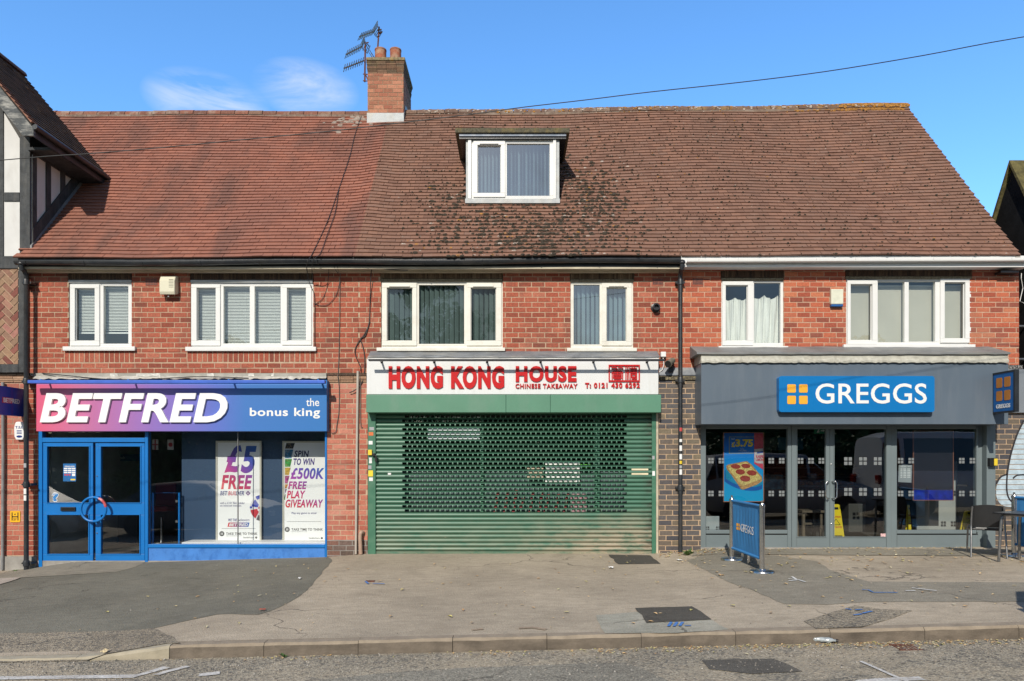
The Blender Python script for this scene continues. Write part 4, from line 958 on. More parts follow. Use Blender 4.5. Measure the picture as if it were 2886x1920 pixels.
g_ = MB(); g_.tube([(XEV+.04,YG0,ZEV-.05),(XEV+.04,YG1,ZEV-.06)], .045, 10); g_.box(XEV-.02,XEV+.0,YG0+.05,YG1,ZEV-.2,ZEV-.07); g_.build('gutter', m_pipe, H1, True)
bw = MB(); bw.prism([(XEV-.05,CZ+3.2),(XEV-.05,ZEV-.07),(XAP,ZAP-.08),(2*XAP-XEV,ZEV-.07),(2*XAP-XEV,CZ+3.2)], lambda x,z: (x,YG1-.1,z), lambda x,z: (x,YG1-.02,z)); bw.build('back_gable', m_wood_black, H1)
gw, gm = MB(), MB(); brickwork(gw, gm, (-12.5, px(79.5,0)[0], px(0,1568)[1], px(0,1058)[1]), phase=.07)
gw.build('brick_wall', m_brick_pink, H1); gm.build('mortar', m_mortar, H1)
b = MB(); b.box(-12.5, px(104,0)[0], -.035, .2, -.9, px(0,1568)[1]); b.build('plinth', m_conc, H1)
mt = MB()
for v0, v1, pr in ((1058,1063,.03),(1063,1068,.035),(1068,1073,.028),(1073,1078,.016)):
    x0,x1,z0,z1 = rc(-300,v0,78,v1); soldier(mt, (x0,x1,z0+.001,z1-.001), .235, -pr, .006, .001)
mt.build('tile_corbel', island_mat('buff_tile_edge_b', [(.22,.12,.075,1),(.36,.22,.14,1),(.42,.27,.18,1)], .9, .25, 40), H1)
mt = MB(); x0,x1,z0,z1 = rc(-300,1050.5,80,1058)
for i in range(24): mt.box(x1-.17*(i+1)+.004, x1-.17*i-.004, -.055-rnd.uniform(0,.01), .05, z0, z1-rnd.uniform(0,.02))
mt.build('tile_course', m_tile_d, H1)
b = MB(); b.box(-12.5, XL, 1.5, 1.7, -.6, CZ+3.4); b.box(-12.5,-12.3,.2,1.5,-.6,px(0,1058)[1]); b.build('rear_wall', m_render_white, H1)

# ------------------------------------------------------------------ dark gabled neighbour on the right
H2 = thing('gabled_house', 'dark boarded gable end with mossy roof beyond the bakery', 'building', (10.5,1,0))
XN = 9.3; ya, za = .66, CZ+5.5
w = MB(); w.prism([(-.02,CZ+3.1),(-.02,CZ+4.2),(ya,za-.1),(1.35,CZ+4.2),(1.9,CZ+2.5),(6,CZ+2.3),(6,-.5),(.35,-.5),(.35,CZ+3.1)], lambda y,z: (XN,y,z), lambda y,z: (XN+.2,y,z))
w.build('boarded_wall', mat('tarred_boards', (.012,.0115,.012,1), .9, 0, .3, 4, .5, 20, spec=.2), H2)
r = MB(); r.hexa([(XN-.06,ya,za-.02),(XN-.06,-.15,CZ+3.85),(14,-.15,CZ+3.85),(14,ya,za-.02),(XN-.06,ya,za+.06),(XN-.06,-.2,CZ+3.92),(14,-.2,CZ+3.92),(14,ya,za+.06)])
r.hexa([(XN-.06,ya+.001,za-.02),(XN-.06,1.45,CZ+3.85),(14,1.45,CZ+3.85),(14,ya+.001,za-.02),(XN-.06,ya+.001,za+.06),(XN-.06,1.5,CZ+3.92),(14,1.5,CZ+3.92),(14,ya+.001,za+.06)])
r.build('roof', mat('mossy_roof_tiles', (.10,.085,.03,1), .95, 0, .4, 8, .9, 25, dirt=(.19,.15,.045,1), dirt_amt=.8, dscale=(3,3,3)), H2)
w, wm_ = MB(), MB(); brickwork(w, wm_, (XN+.2,14,-.5,CZ+3.9), y=.3); w.build('front_wall', m_brick, H2); wm_.build('mortar', m_mortar, H2)
for v in (919,1012):
    xx, zz = px(2868,v,.3); p = MB(); p.tube([(xx,.32,zz),(XN+.3,.32,zz)], .022, 8); p.build('waste_pipe', m_alu, H2)
p = MB(); p.tube([(px(2880,0,.3)[0],.31,px(0,770,.3)[1]),(px(2877,0,.3)[0],.29,px(0,785,.3)[1]),(px(2884,0,.3)[0],.31,px(0,812,.3)[1]),(px(2872,0,.3)[0],.28,px(0,850,.3)[1]),(XN,.31,px(0,858,.3)[1])], .006, 5); p.build('loose_wire', m_white, H2)
s = MB(); x0,x1,z0,z1 = rc(2835,1041,3010,1163,-.06); s.box(x0,x1,-.06,.28,z0,z1); s.build('side_fascia', mat('grey_side_panel', (.19,.21,.235,1), .4, 0, .05, 3), U3)
s = MB(); x0,x1,z0,z1 = rc(2830,1030,2876,1041,-.03)
for i in range(7): s.box(x0+i*.045,x0+i*.045+.04,-.05,.1,z0,z1+rnd.uniform(0,.02))
s.build('gravel_coping', mat('pebbly_coping', (.06,.06,.06,1), .9, 0, .3, 60, 1, 60, dirt=(.6,.6,.58,1), dirt_amt=.9, dscale=(40,40,40)), U3)
s = MB(); x0,x1,z0,z1 = rc(2812,766,2862,772,-.08); s.box(x0,x1,-.16,0,z0,z1); s.build('bracket_arm', m_black, U3)
# graffiti on the dark pier (paint on the brick faces)
m_gr, m_grk = mat('pale_blue_spray_paint', (.40,.50,.57,1), .8, 0, .2, 9, .3, 60, dirt=(.60,.66,.68,1), dirt_amt=.7, dscale=(2,2,8)), mat('black_spray_paint', (.02,.018,.022,1), .8)
def arc_px(pts, n=10):
    out = []
    P = [Vector((a,b,0)) for a,b in pts]
    for i in range(len(P)-1):
        p0, p1, p2, p3 = P[max(0,i-1)], P[i], P[i+1], P[min(len(P)-1,i+2)]
        for k in range(n):
            t = k/n; q = .5*((2*p1)+(p2-p0)*t+(2*p0-5*p1+4*p2-p3)*t*t+(3*p1-p0-3*p2+p3)*t**3); out.append((q.x,q.y))
    return out+[tuple(P[-1][:2])]
GRL = arc_px([(2886,1190),(2866,1230),(2848,1290),(2838,1350),(2840,1400),(2858,1420),(2886,1424)])
lob = arc_px([(2841,1338),(2822,1346),(2808,1372),(2809,1404),(2824,1424),(2850,1429),(2886,1426)])
def painted(poly_px, name, m, y):
    b = MB(); q = [px(a,c,0) for a,c in poly_px]
    for k in range(-40, 40):      # one strip per brick course, so that the joints stay unpainted
        za, zc = ZB+k*BH+MJ*.42, ZB+(k+1)*BH-MJ*.42
        r2 = clip_poly(q, px(2790,0)[0], px(2990,0)[0], za, zc)
        if len(r2) > 2: b.add([(x,y,z) for x,z in r2], [tuple(range(len(r2)))])
    return b.build(name, m, U3)
painted(GRL+[(2960,1424),(2960,1190)], 'graffiti', m_gr, -.0062)
painted(lob+[(2886,1424)]+GRL[::-1][8:36], 'graffiti', m_gr, -.0064)
def spray(pts, w):
    b = MB(); q = [px(a,c,0) for a,c in arc_px(pts)]; L, Rr = [], []
    for i,(x,z) in enumerate(q):
        a = q[max(0,i-1)]; c = q[min(len(q)-1,i+1)]; t = math.hypot(c[0]-a[0],c[1]-a[1]) or 1; nx, nz = -(c[1]-a[1])/t*w/2, (c[0]-a[0])/t*w/2
        L.append((x+nx,-.0072,z+nz)); Rr.append((x-nx,-.0072,z-nz))
    n = len(L); b.add(L+Rr, [(i,i+1,n+i+1,n+i) for i in range(n-1)]); b.build('graffiti_outline', m_grk, U3)
spray([(2884,1186),(2864,1230),(2846,1290),(2837,1350),(2839,1395),(2856,1418),(2890,1428)], .03)
spray([(2838,1337),(2818,1346),(2803,1372),(2799,1400),(2806,1412)], .028); spray([(2854,1349),(2866,1340),(2890,1338)], .028)

# ------------------------------------------------------------------ shop backs: bressummers, rooms
for U, q in ((U1,(106,1052.5,921.5,1216)),(U2,(1037,1052.5,1856,1172)),(U3,(1976,1020,2842,1200))):
    x0,x1,z0,z1 = rc(*q); b = MB(); b.box(x0,x1,.03,.32,z0,z1); b.build('bressummer', m_dark, U)
def shop_room(U, u0, u1, zf, v_top, m, depth):
    x0 = px(u0,0)[0]; x1 = px(u1,0)[0]; room(U, x0+.02, x1-.02, zf, px(0,v_top)[1]+.12, m, depth, .33, m_floor_in, 'shop_room')
shop_room(U1, 106, 920, -.13, 1214, mat('grey_shop_wall', (.40,.405,.39,1), .8, 0, .2, 2), 5)
shop_room(U2, 1040, 1855, .0, 1165, m_dark, 4)
shop_room(U3, 1972, 2800, .10, 1196, mat('charcoal_shop_wall', (.04,.04,.042,1), .8, 0, .3, 1), 6)
for U, u0, u1, z in ((U1,106,921,-.13),(U2,1037,1856,0),(U3,1968,2806,.10)):
    b = MB(); b.box(px(u0,0)[0],px(u1,0)[0],.0,.34,z-.25,z); b.build('threshold', m_conc, U)

# ------------------------------------------------------------------ betting shopfront
m_blue = mat('bright_blue_paint', (.003,.15,.47,1), .38, 0, .06, 3)
m_blue_w = mat('worn_blue_paint', (.05,.20,.56,1), .55, 0, .1, 4, .2, 40, dirt=(.012,.10,.36,1), dirt_amt=.9, dscale=(7,7,5))
YS = .03
def prt(U, name, m, rects, y0, y1, bevel=.004, **k):
    one = name in ('shopfront_frame','shop_window_frame'); b = MB(); o = None
    for r_ in rects:
        if not one: b = MB()
        x0,x1,z0,z1 = rc(*r_, y0); b.box(x0,x1,y0,y1,z0,z1)
        if not one: o = b.build(name, m, U, bevel=bevel, **k)
    return b.build(name, m, U, bevel=bevel, **k) if one else o
sf_ = prt(U1, 'shopfront_frame', m_blue, [(108.6,1214,118.6,1600),(408.2,1214,416.6,1590),(915.6,1214,921,1576),(118.8,1234,408,1246.5),(416.8,1534.5,915.4,1544)], YS-.04, YS+.06)
prt(sf_, 'window_bead', m_alu, [(416.8,1214,420,1534),(669,1214,671,1534)], YS-.005, YS+.02, 0)
prt(U1, 'stall_riser', m_blue_w, [(416.8,1544.3,915.4,1592)], YS-.02, YS+.06)
def pane(U, rect, y, m=m_pane_shop, name='pane'):
    x0,x1,z0,z1 = rc(*rect, y); p = MB(); p.quad((x0,y,z0),(x1,y,z0),(x1,y,z1),(x0,y,z1)); return p.build(name, m, U)
pane(sf_, (118.8,1212,408,1233.6), YS+.03, name='fanlight'); pane(sf_, (420.2,1212,668.8,1534), YS+.01, m_pane_clear, 'display_window'); pane(sf_, (671.2,1212,915.4,1534), YS+.01, m_pane_clear, 'display_window')
def door(U, outer, glasses, y, m, th=.045):
    d = MB(); d.cells(rc(*outer, y), [rc(*q, y) for q in glasses], y, y+th); o = d.build('door', m, U, bevel=.006)
    bd = MB()
    for q in glasses:
        x0,x1,z0,z1 = rc(*q, y)
        for e in ((x0-.014,x1+.014,z0-.014,z0),(x0-.014,x1+.014,z1,z1+.014),(x0-.014,x0,z0,z1),(x1,x1+.014,z0,z1)): bd.box(e[0],e[1],y-.012,y,e[2],e[3])
        pane(o, q, y+.02)
    bd.build('glazing_bead', m, o); return o
dl = door(U1, (120.3,1247.5,262,1583), [(133.5,1258.6,251.8,1417),(134,1451.4,250,1561.5)], YS-.02, m_blue)
dr = door(U1, (268.8,1247.8,407.6,1583), [(285,1258.6,396,1417),(285,1451.4,394,1561.5)], YS-.012, m_blue)
prt(dl, 'letter_slot', m_black, [(170,1429.5,211.5,1440.6)], YS-.045, YS-.022); prt(dl, 'letter_flap', mat('dark_flap', (.005,.005,.005,1), .3), [(174,1432,207.5,1438)], YS-.047, YS-.0455)
for d_, sg, c in ((dl,-1,m_blue),(dr,1,m_blue)):
    cx, cz = px(261 if sg < 0 else 264, 1436, -.12); r_ = .21
    n = 16; P = [(cx+sg*r_*math.cos(R(-88+176*k/n)), -.11, cz+r_*math.sin(R(-88+176*k/n))) for k in range(n+1)]
    h = MB(); h.tube([(P[0][0],YS-.02,P[0][2])]+P+[(P[-1][0],YS-.02,P[-1][2])], .021, 10); h.build('handle', m_blue, d_, True)
    if sg > 0:
        h = MB(); h.tube(P[9:15], .0225, 10); h.build('handle_grip', mat('red_white_print', (.55,.06,.07,1), .35, 0, .2, 20, dirt=(.8,.7,.7,1), dirt_amt=.8, dscale=(9,9,9)), d_, True)
for v in (1342,1503):
    x_, z_ = px(273, v, YS-.02); h = MB(); h.lathe([(.011,0),(.011,-.012),(.006,-.016)], (x_,YS-.012,z_), 10, 'y'); h.build('lock', m_steel, dr)
# opening-hours sheet and question-mark sticker on the left leaf
m_sheet_b = mat('blue_printed_sheet', (.015,.13,.36,1), .4)
yy = YS-.006
hs = prt(dl, 'opening_hours_sheet', m_sheet_b, [(178,1307,214,1357)], yy, yy+.002, 0)
b = MB(); mr = MB(); my = MB()
text(b, 'OPENING HOURS', rc(182,1313,210,1317,yy), yy-.001, .001, .02)
for i in range(3):
    for j in range(3): x0,x1,z0,z1 = rc(180+j*11.3,1319+i*5.6,190+j*11.3,1322.6+i*5.6,yy); b.box(x0,x1,yy-.001,yy,z0,z1)
x0,x1,z0,z1 = rc(203,1335,212,1342,yy); b.box(x0,x1,yy-.001,yy,z0,z1)
for i in range(3): x_, z_ = px(183.5+i*6.5,1338.5,yy); mr.lathe([(.016,0),(.016,-.001)], (x_,yy,z_), 12, 'y')
x0,x1,z0,z1 = rc(199,1350,212,1354,yy); my.box(x0,x1,yy-.001,yy,z0,z1)
b.build('sheet_print', m_white, hs); mr.build('red_symbols', mat('red_print', (.55,.05,.06,1), .5), hs); my.build('yellow_strip', m_yel, hs)
b = MB(); text(b, '?', rc(145,1387,166,1415,yy), yy-.001, .001, .09); st = b.build('age_sticker', m_white, dl)
b = MB(); text(b, '?', rc(147,1389,164,1413,yy-.002), yy-.003, .001, .05); b.build('sticker_print', mat('sticker_blue', (.03,.20,.50,1), .5), st)
b = MB(); text(b, '25', rc(150,1388.5,160,1393.5,yy-.004), yy-.005, .001, .03); b.build('sticker_number', m_white, st)
# above the sign: concrete band with torn foil flashing, and the blue light trough
b = MB(); x0,x1,z0,z1 = rc(100,1053,921,1064); b.box(x0,x1,-.03,.03,z0,z1); b.build('concrete_band', mat('pale_concrete_band', (.36,.35,.31,1), .9, 0, .15, 5, .4, 50, dirt=(.2,.19,.16,1), dirt_amt=.5, dscale=(4,4,6)), U1)
b = MB(); n = 90; x0,x1,z0,z1 = rc(104,1061.5,922,1070.5)
tp = [(x0+(x1-x0)*i/n, z1+rnd.uniform(-.012,.006)) for i in range(n+1)]; bt = [(x0+(x1-x0)*i/n, z0+rnd.uniform(-.012,.018)) for i in range(n+1)]
b.add([(x,-.04-rnd.uniform(0,.012),z) for x,z in tp]+[(x,-.09-rnd.uniform(0,.03),z) for x,z in bt]+[(x,.01,z) for x,z in tp], [(i,i+1,n+2+i,n+1+i) for i in range(n)]+[(i,i+1,2*n+3+i,2*n+2+i) for i in range(n)])
b.build('foil_flashing', m_foil, U1)
for u0,u1 in ((310,332),(384,452),(583,603),(700,716),(765,772)): prt(U1, 'flashing_patch', m_foil, [(u0,1052.5,u1,1061)], -.036, -.031, 0)
b = MB(); x0 = px(102,0,-.15)[0]; x1 = px(921,0,-.15)[0]; b.box(x0,x1,-.14,.03,px(0,1071,-.15)[1]-.075,px(0,1071,-.15)[1]-.0); b.build('sign_top_cap', m_blue, U1)
T1 = thing('fascia_sign', 'pink to blue betting shop sign with big white slanted capitals', 'sign', (-5.8,-.1,2.6))
xg0, xg1 = px(102,0,-.15)[0], px(921,0,-.15)[0]
m_grad = grad_mat('pink_to_blue_print', [(0,(.62,.10,.19,1)),(.14,(.50,.14,.28,1)),(.40,(.24,.14,.44,1)),(.62,(.10,.15,.50,1)),(.72,(.05,.165,.46,1)),(1,(.032,.16,.43,1))], 0, xg0, xg1, .35)
b = MB(); x0,x1,z0,z1 = rc(102,1083,921,1215.8,-.15); b.box(x0,x1,-.15,.02,z0,z1); b.build('sign_panel', m_grad, T1, bevel=.006)
b = MB(); text(b, 'BETFRED', rc(112,1108,641,1190.5,-.19), -.19, .05, .031, .2, 1.07); b.build('lettering', mat('white_acrylic', (.84,.84,.83,1), .3, 0, .02, 3), T1)
b = MB(); text(b, 'the', rc(863,1122.5,899.6,1145,-.152), -.153, .004, .005); b.build('small_lettering', m_white, T1); b = MB(); text(b, 'bonus king', rc(704,1149.6,902,1180,-.152), -.153, .004, .022, 0, 1.08); b.build('small_lettering', m_white, T1)
LT = thing('sign_light_trough', 'long blue light trough on brackets above the pink and blue sign', 'sign light', (-5.9,-.35,3.0))
b = MB(); x0,x1,z0,z1 = rc(77,1071.5,915,1080.4,-.40); b.box(x0,x1,-.40,-.30,z0,z1); b.build('trough', mat('trough_blue', (.05,.13,.55,1), .35), LT, bevel=.008)
for u in (121,366,648,899):
    x_ = px(u,0,-.3)[0]; b = MB(); b.box(x_-.012,x_+.012,-.36,-.141,z1-.002,z1+.022); b.build('bracket', m_blue, LT)
# things in the betting shop window
m_navy = mat('navy_display_panel', (.022,.055,.115,1), .5, 0, .06, 2)
YP = .52
prt(U1, 'display_panel', m_navy, [(512,1205,690,1545),(691.5,1205,930,1545)], YP, YP+.03, .003)
prt(U1, 'window_bed', m_white, [(512,1529,926,1537)], .1, YP-.01, .003)
m_paper = mat('white_poster_paper', (.80,.81,.80,1), .35, 0, .02, 2); m_pframe = mat('champagne_frame', (.60,.58,.50,1), .35, .4, .05, 4)
YQ = YP-.05
def poster(u0,v0,u1,v1,label):
    t = thing('poster', label, 'poster', (px((u0+u1)/2,0)[0],YQ,px(0,v1)[1]), 'framed posters in the betting shop window')
    x0,x1,z0,z1 = rc(u0,v0,u1,v1,YQ); f = MB(); w_ = .035; f.cells((x0,x1,z0,z1), [(x0+w_,x1-w_,z0+w_,z1-w_)], YQ-.012, YQ+.03); f.build('frame', m_pframe, t, bevel=.006)
    p = MB(); p.box(x0+w_,x1-w_,YQ-.002,YQ+.02,z0+w_,z1-w_); p.build('sheet', m_paper, t); return t
YT = YQ-.004
def ptext(t, items, m, name='lettering'):
    for s_, (u0,v0,u1,v1), bold, sh in items: b = MB(); text(b, s_, rc(u0,v0,u1,v1,YT), YT, .0015, bold*.85, sh, 1.0+bold*2.0); o = b.build(name, m, t)
    return o
def gm(name, u0, u1, v0, v1, stops):
    x0 = px(u0,0,YT)[0]; x1 = px(u1,0,YT)[0]; za = px(0,v0,YT)[1]; zb2 = px(0,v1,YT)[1]; k = (x1-x0)/abs(za-zb2)*.8
    return grad_mat(name, stops, 0, x0+k*zb2, x1+k*za, .4, k)
RED, PUR, BLU = (.62,.055,.05,1), (.20,.06,.34,1), (.012,.12,.42,1)
t1 = poster(608.3,1242.5,737.4,1529,'framed poster offering five pounds free, with a striped ball')
ptext(t1, [('£',(632,1255,682,1333),.05,.22),('5',(678,1257,723.5,1334),.05,.22)], gm('number_gradient',632,724,1255,1333,[(.0,(.60,.06,.22,1)),(.35,PUR),(.62,(.05,.07,.36,1)),(1,BLU)]), 'large_number')
ptext(t1, [('FREE',(623,1339,711,1379),.045,.2)], gm('red_purple_gradient',623,711,1339,1379,[(0,RED),(.45,(.5,.05,.12,1)),(1,PUR)]))
ptext(t1, [('BET',(620.5,1384.5,641,1396.5),.02,.2),('DER',(665,1384.5,688,1396.5),.02,.2)], mat('navy_print', (.03,.04,.22,1), .5))
ptext(t1, [('BUIL',(643,1384.5,667,1396.5),.02,.2)], mat('red_print_b', (.55,.05,.10,1), .5))
b = MB(); x_, z_ = px(699,1390.5,YT); b.pxz([(x_-.045,z_),(x_,z_-.045),(x_+.045,z_),(x_,z_+.045)], YT, YT+.0015); b.build('plus_badge', mat('badge_purple', (.16,.05,.24,1), .5), t1)
b = MB(); b.box(x_-.022,x_+.022,YT-.001,YT,z_-.006,z_+.006); b.box(x_-.006,x_+.006,YT-.001,YT,z_-.022,z_+.022); b.build('plus_sign', m_white, t1)
m_ptxt = mat('small_navy_print', (.05,.05,.20,1), .5)
ptext(t1, [('with a £10+ Bet Builder',(620,1415,690,1421),.0,0),('on selected matches',(620,1422.5,680,1428),.0,0),('WE THE',(643,1462,668,1469.5),.02,.18),('believers',(670,1462,703,1469),.0,0)], m_ptxt)
b = MB(); q = [px(644,1473,YT),px(703,1473,YT),px(700,1485,YT),px(641,1485,YT)]; b.pxz([(a,c) for a,c in q], YT, YT+.0015)
b.build('logo_bar', grad_mat('logo_gradient', [(0,RED),(.5,(.2,.05,.22,1)),(1,BLU)], 0, px(641,0,YT)[0], px(703,0,YT)[0], .4), t1)
b = MB(); text(b, 'BETFRED', rc(645.5,1475.2,699,1483,YT-.002), YT-.002, .001, .03, .2); b.build('logo_lettering', m_white, t1)
m_gprint = mat('grey_print', (.09,.09,.09,1), .5)
def think(t, ox, oy):
    b = MB(); cx, cz = px(625+ox,1504.5+oy,YT); b.lathe([(.046,0),(.046,-.0015)], (cx,YT+.0015,cz), 24, 'y'); b.build('pause_badge', m_gprint, t)
    b = MB(); b.box(cx-.017,cx-.006,YT-.002,YT-.0005,cz-.02,cz+.02); b.box(cx+.006,cx+.017,YT-.002,YT-.0005,cz-.02,cz+.02); b.build('pause_bars', m_white, t)
    ptext(t, [('TAKE TIME TO THINK',(637+ox,1501+oy,725.5+ox,1508+oy),.025,0)], m_gprint)
    ptext(t, [('taketimetothink.co.uk',(637+ox,1509.2+oy,681+ox,1511.6+oy),0,0)], mat('faint_print', (.35,.35,.36,1), .5))
think(t1, 0, 0); ptext(t1, [('GambleAware',(685,1513,716,1517.5),0,0)], m_gprint)
b = MB(); cx, cz = px(722,1515.5,YT); b.lathe([(.02,0),(.02,-.0015)], (cx,YT+.0015,cz), 16, 'y'); b.build('round_mark', m_gprint, t1)
b = MB(); x0,x1,z0,z1 = rc(625,1489.5,720,1490.2,YT); b.box(x0,x1,YT,YT+.0015,z0,z1); b.build('rule', m_gprint, t1)
# the striped ball, cropped by the poster edge
cx, cz = px(736,1432,YT); rb = .235; xr = px(731.5,0,YT)[0]
def disc_part(a0, a1, r0, r1, m, yoff):
    b = MB(); n = 14; out = []
    for k in range(n+1): a = R(a0+(a1-a0)*k/n); out.append((min(xr,cx+rb*r1*math.cos(a)*.88), cz+rb*r1*math.sin(a)))
    inn = []
    for k in range(n,-1,-1): a = R(a0+(a1-a0)*k/n); inn.append((min(xr,cx+rb*r0*math.cos(a)*.88), cz+rb*r0*math.sin(a)))
    b.add([(x,YT-yoff,z) for x,z in out+inn], [(i,i+1,2*n-i,2*n+1-i) for i in range(n)]); b.build('ball_picture', m, t1)
mbw, mbb, mbr = mat('ball_pale', (.62,.62,.63,1), .3), mat('ball_blue', (.05,.07,.36,1), .3), mat('ball_red', (.50,.045,.06,1), .3)
disc_part(90,270,0,1,mbw,.0005); disc_part(95,120,.72,1,mbb,.001); disc_part(128,172,.3,.85,mbb,.001); disc_part(190,238,.35,.95,mbr,.001); disc_part(172,182,.8,1,mbb,.001); disc_part(150,200,.05,.25,mbr,.001); disc_part(245,270,.6,1,mat('ball_shadow', (.12,.10,.11,1), .4),.001)
t2 = poster(796,1243,922,1529,'framed giveaway poster with a strip of colourful game tiles')
cols = [(.02,.02,.03,1),(.02,.16,.32,1),(.04,.28,.06,1),(.55,.35,.05,1),(.35,.05,.22,1),(.55,.22,.05,1),(.06,.04,.25,1),(.10,.30,.08,1)]
vs_ = [1248,1266,1293,1317,1340,1364,1378,1392,1410]
for i, c in enumerate(cols):
    lo_ = 804 if i else 808; a0 = 829-i*4.4 if i < 2 else 821-(i-2)*3.6; b = MB()
    q = [(max(803,lo_-1), vs_[i]+1),(a0+2,vs_[i]+1),(a0-3,vs_[i+1]-1),(803,vs_[i+1]-1)]
    b.pxz([px(*p,YT) for p in q], YT, YT+.0015); b.build('game_tile', mat('game_tile_colour', c, .35, 0, .5, 26, dirt=(.65,.45,.2,1), dirt_amt=.5, dscale=(24,24,24)), t2)
ptext(t2, [('SPIN',(829,1270,871,1289),.04,.2)], mat('ink_print', (.02,.02,.09,1), .5)); ptext(t2, [('TO WIN',(827,1292,887,1311),.04,.2)], mat('navy_print_b', (.05,.03,.20,1), .5))
gA = gm('purple_blue_gradient',818,915,1319,1351,[(0,(.42,.06,.38,1)),(.5,(.14,.07,.40,1)),(1,BLU)]); ptext(t2, [('£500K',(818,1319,914,1351),.04,.2)], gA)
ptext(t2, [('FREE',(812,1357,865,1379),.04,.2)], gm('g_free',812,865,1357,1379,[(0,(.55,.05,.20,1)),(1,(.22,.07,.36,1))]))
ptext(t2, [('PLAY',(808,1383,861,1405),.04,.2)], gm('g_play',808,861,1383,1405,[(0,(.62,.06,.06,1)),(1,(.45,.05,.25,1))]))
ptext(t2, [('GIVEAWAY',(804.5,1408,911,1431),.04,.2)], gm('g_give',804,911,1408,1431,[(0,(.62,.07,.05,1)),(.5,(.5,.05,.14,1)),(1,(.25,.06,.34,1))]))
ptext(t2, [('Play any game to enter',(822,1443.5,893,1450.5),.01,0)], m_ptxt); think(t2, 184.5, -12)
ptext(t2, [('GambleAware',(870,1514.5,901,1519),0,0)], m_gprint)
b = MB(); cx, cz = px(907,1517,YT); b.lathe([(.02,0),(.02,-.0015)], (cx,YT+.0015,cz), 16, 'y'); b.build('round_mark', m_gprint, t2)
b = MB(); x0,x1,z0,z1 = rc(808,1470,905,1470.7,YT); b.box(x0,x1,YT,YT+.0015,z0,z1); b.build('rule', m_gprint, t2)
# inside: blue hand rail, red stools, flags
t = thing('hand_rail', 'blue tubular hand rail inside the betting shop window', 'rail', (-6,.35,-.1)); b = MB()
xa, xb = px(431,0,.3)[0], px(496,0,.3)[0]; zt = px(0,1390,.3)[1]
b.tube([(xa,.3,-.12),(xa,.3,zt),(xb,.42,zt),(xb,.42,-.12)], .019, 10); b.build('tube', m_blue, t, True)
for v in (1413,1470): b = MB(); x_, z_ = px(497,v,.4); b.lathe([(.028,-.02),(.028,.02)], (x_,.42,z_), 12); b.build('clamp', m_alu, t)
m_redv = mat('red_vinyl', (.20,.010,.012,1), .5)
for i, (u, y_, lb) in enumerate(((455,2.6,'red vinyl stool behind the blue hand rail'),(205,2.2,'red vinyl stool seen through the blue doors, left of the ring handle'))):
    x_ = px(u,0,y_)[0]; t = thing('bar_stool', lb, 'stool', (x_,y_,-.13), 'red stools in the betting shop')
    b = MB(); b.box(x_-.22,x_+.22,y_-.2,y_+.2,.55,.66); b.build('seat', m_redv, t, bevel=.03); b = MB(); b.box(x_-.22,x_+.22,y_+.16,y_+.22,.66,1.15); b.build('backrest', m_redv, t, bevel=.02)
    b = MB(); b.lathe([(.22,0),(.22,.02),(.03,.05),(.03,.55)], (x_,y_,-.13+.13-.13), 16); b.build('pedestal', m_steel, t, True)
for u, red, lb in ((437,0,'small white flag with a red cross hanging in the betting shop'),(480,1,'small white flag with a red disc hanging in the betting shop')):
    x0,x1,z0,z1 = rc(u-8,1239,u+9,1268,.6); t = thing('flag', lb, 'flag', ((x0+x1)/2,.6,z0), 'paper flags in the betting shop')
    b = MB(); b.box(x0,x1,.6,.603,z0,z1); b.build('cloth', mat('flag_white', (.45,.44,.43,1), .8), t)
    b = MB(); cx, cz = (x0+x1)/2, (z0+z1)/2
    if red: b.lathe([(.04,0),(.04,-.002)], (cx,.6,cz), 20, 'y')
    else: b.box(cx-.012,cx+.012,.597,.5995,z0,z1); b.box(x0,x1,.5975,.5992,cz-.012,cz+.012)
    b.build('emblem', mat('flag_red', (.35,.03,.05,1), .8), t)
m_mach = mat('dark_machine', (.02,.02,.025,1), .4)
for i, (u, y_) in enumerate(((150,3.4),(185,3.6),(330,3.0),(380,3.9))):
    x_ = px(u,0,y_)[0]; t = thing('gaming_machine', ('tall dark gaming machine at the back, far left behind the blue doors','tall dark gaming machine behind the opening-hours sheet','dark gaming machine behind the right-hand blue door','dark gaming machine deepest in the betting shop')[i], 'gaming machine', (x_,y_,-.13), 'gaming machines')
    b = MB(); b.prism([(y_-.3,-.13),(y_-.3,.75),(y_-.45,.85),(y_-.45,.95),(y_-.22,1.1),(y_-.25,1.75),(y_+.2,1.75),(y_+.2,-.13)], lambda y,z: (x_-.3,y,z), lambda y,z: (x_+.3,y,z)); b.build('cabinet', m_mach, t)
    b = MB(); b.quad((x_-.25,y_-.232,1.15),(x_+.25,y_-.232,1.15),(x_+.25,y_-.26,1.7),(x_-.25,y_-.26,1.7)); b.build('screen', mat('screen_glass', (.03,.035,.05,1), .1), t)
t = thing('hanging_sign', 'dark hanging board lettered Greyhounds inside the right blue door', 'sign', (px(340,0,2.5)[0],2.5,1.5))
x0,x1,z0,z1 = rc(286,1280,396,1300,2.5); b = MB(); b.box(x0,x1,2.5,2.54,z0,z1); b.build('board', mat('dim_blue_board', (.03,.06,.14,1), .5), t)
b = MB(); text(b, 'Greyhounds', rc(298,1286,353,1296,2.495), 2.495, .003, .01); b.build('lettering', mat('dim_white', (.45,.45,.45,1), .5), t)
t = thing('paper_rack', 'rack of pale betting papers behind the left blue door', 'rack', (px(190,0,1.9)[0],1.9,-.13))
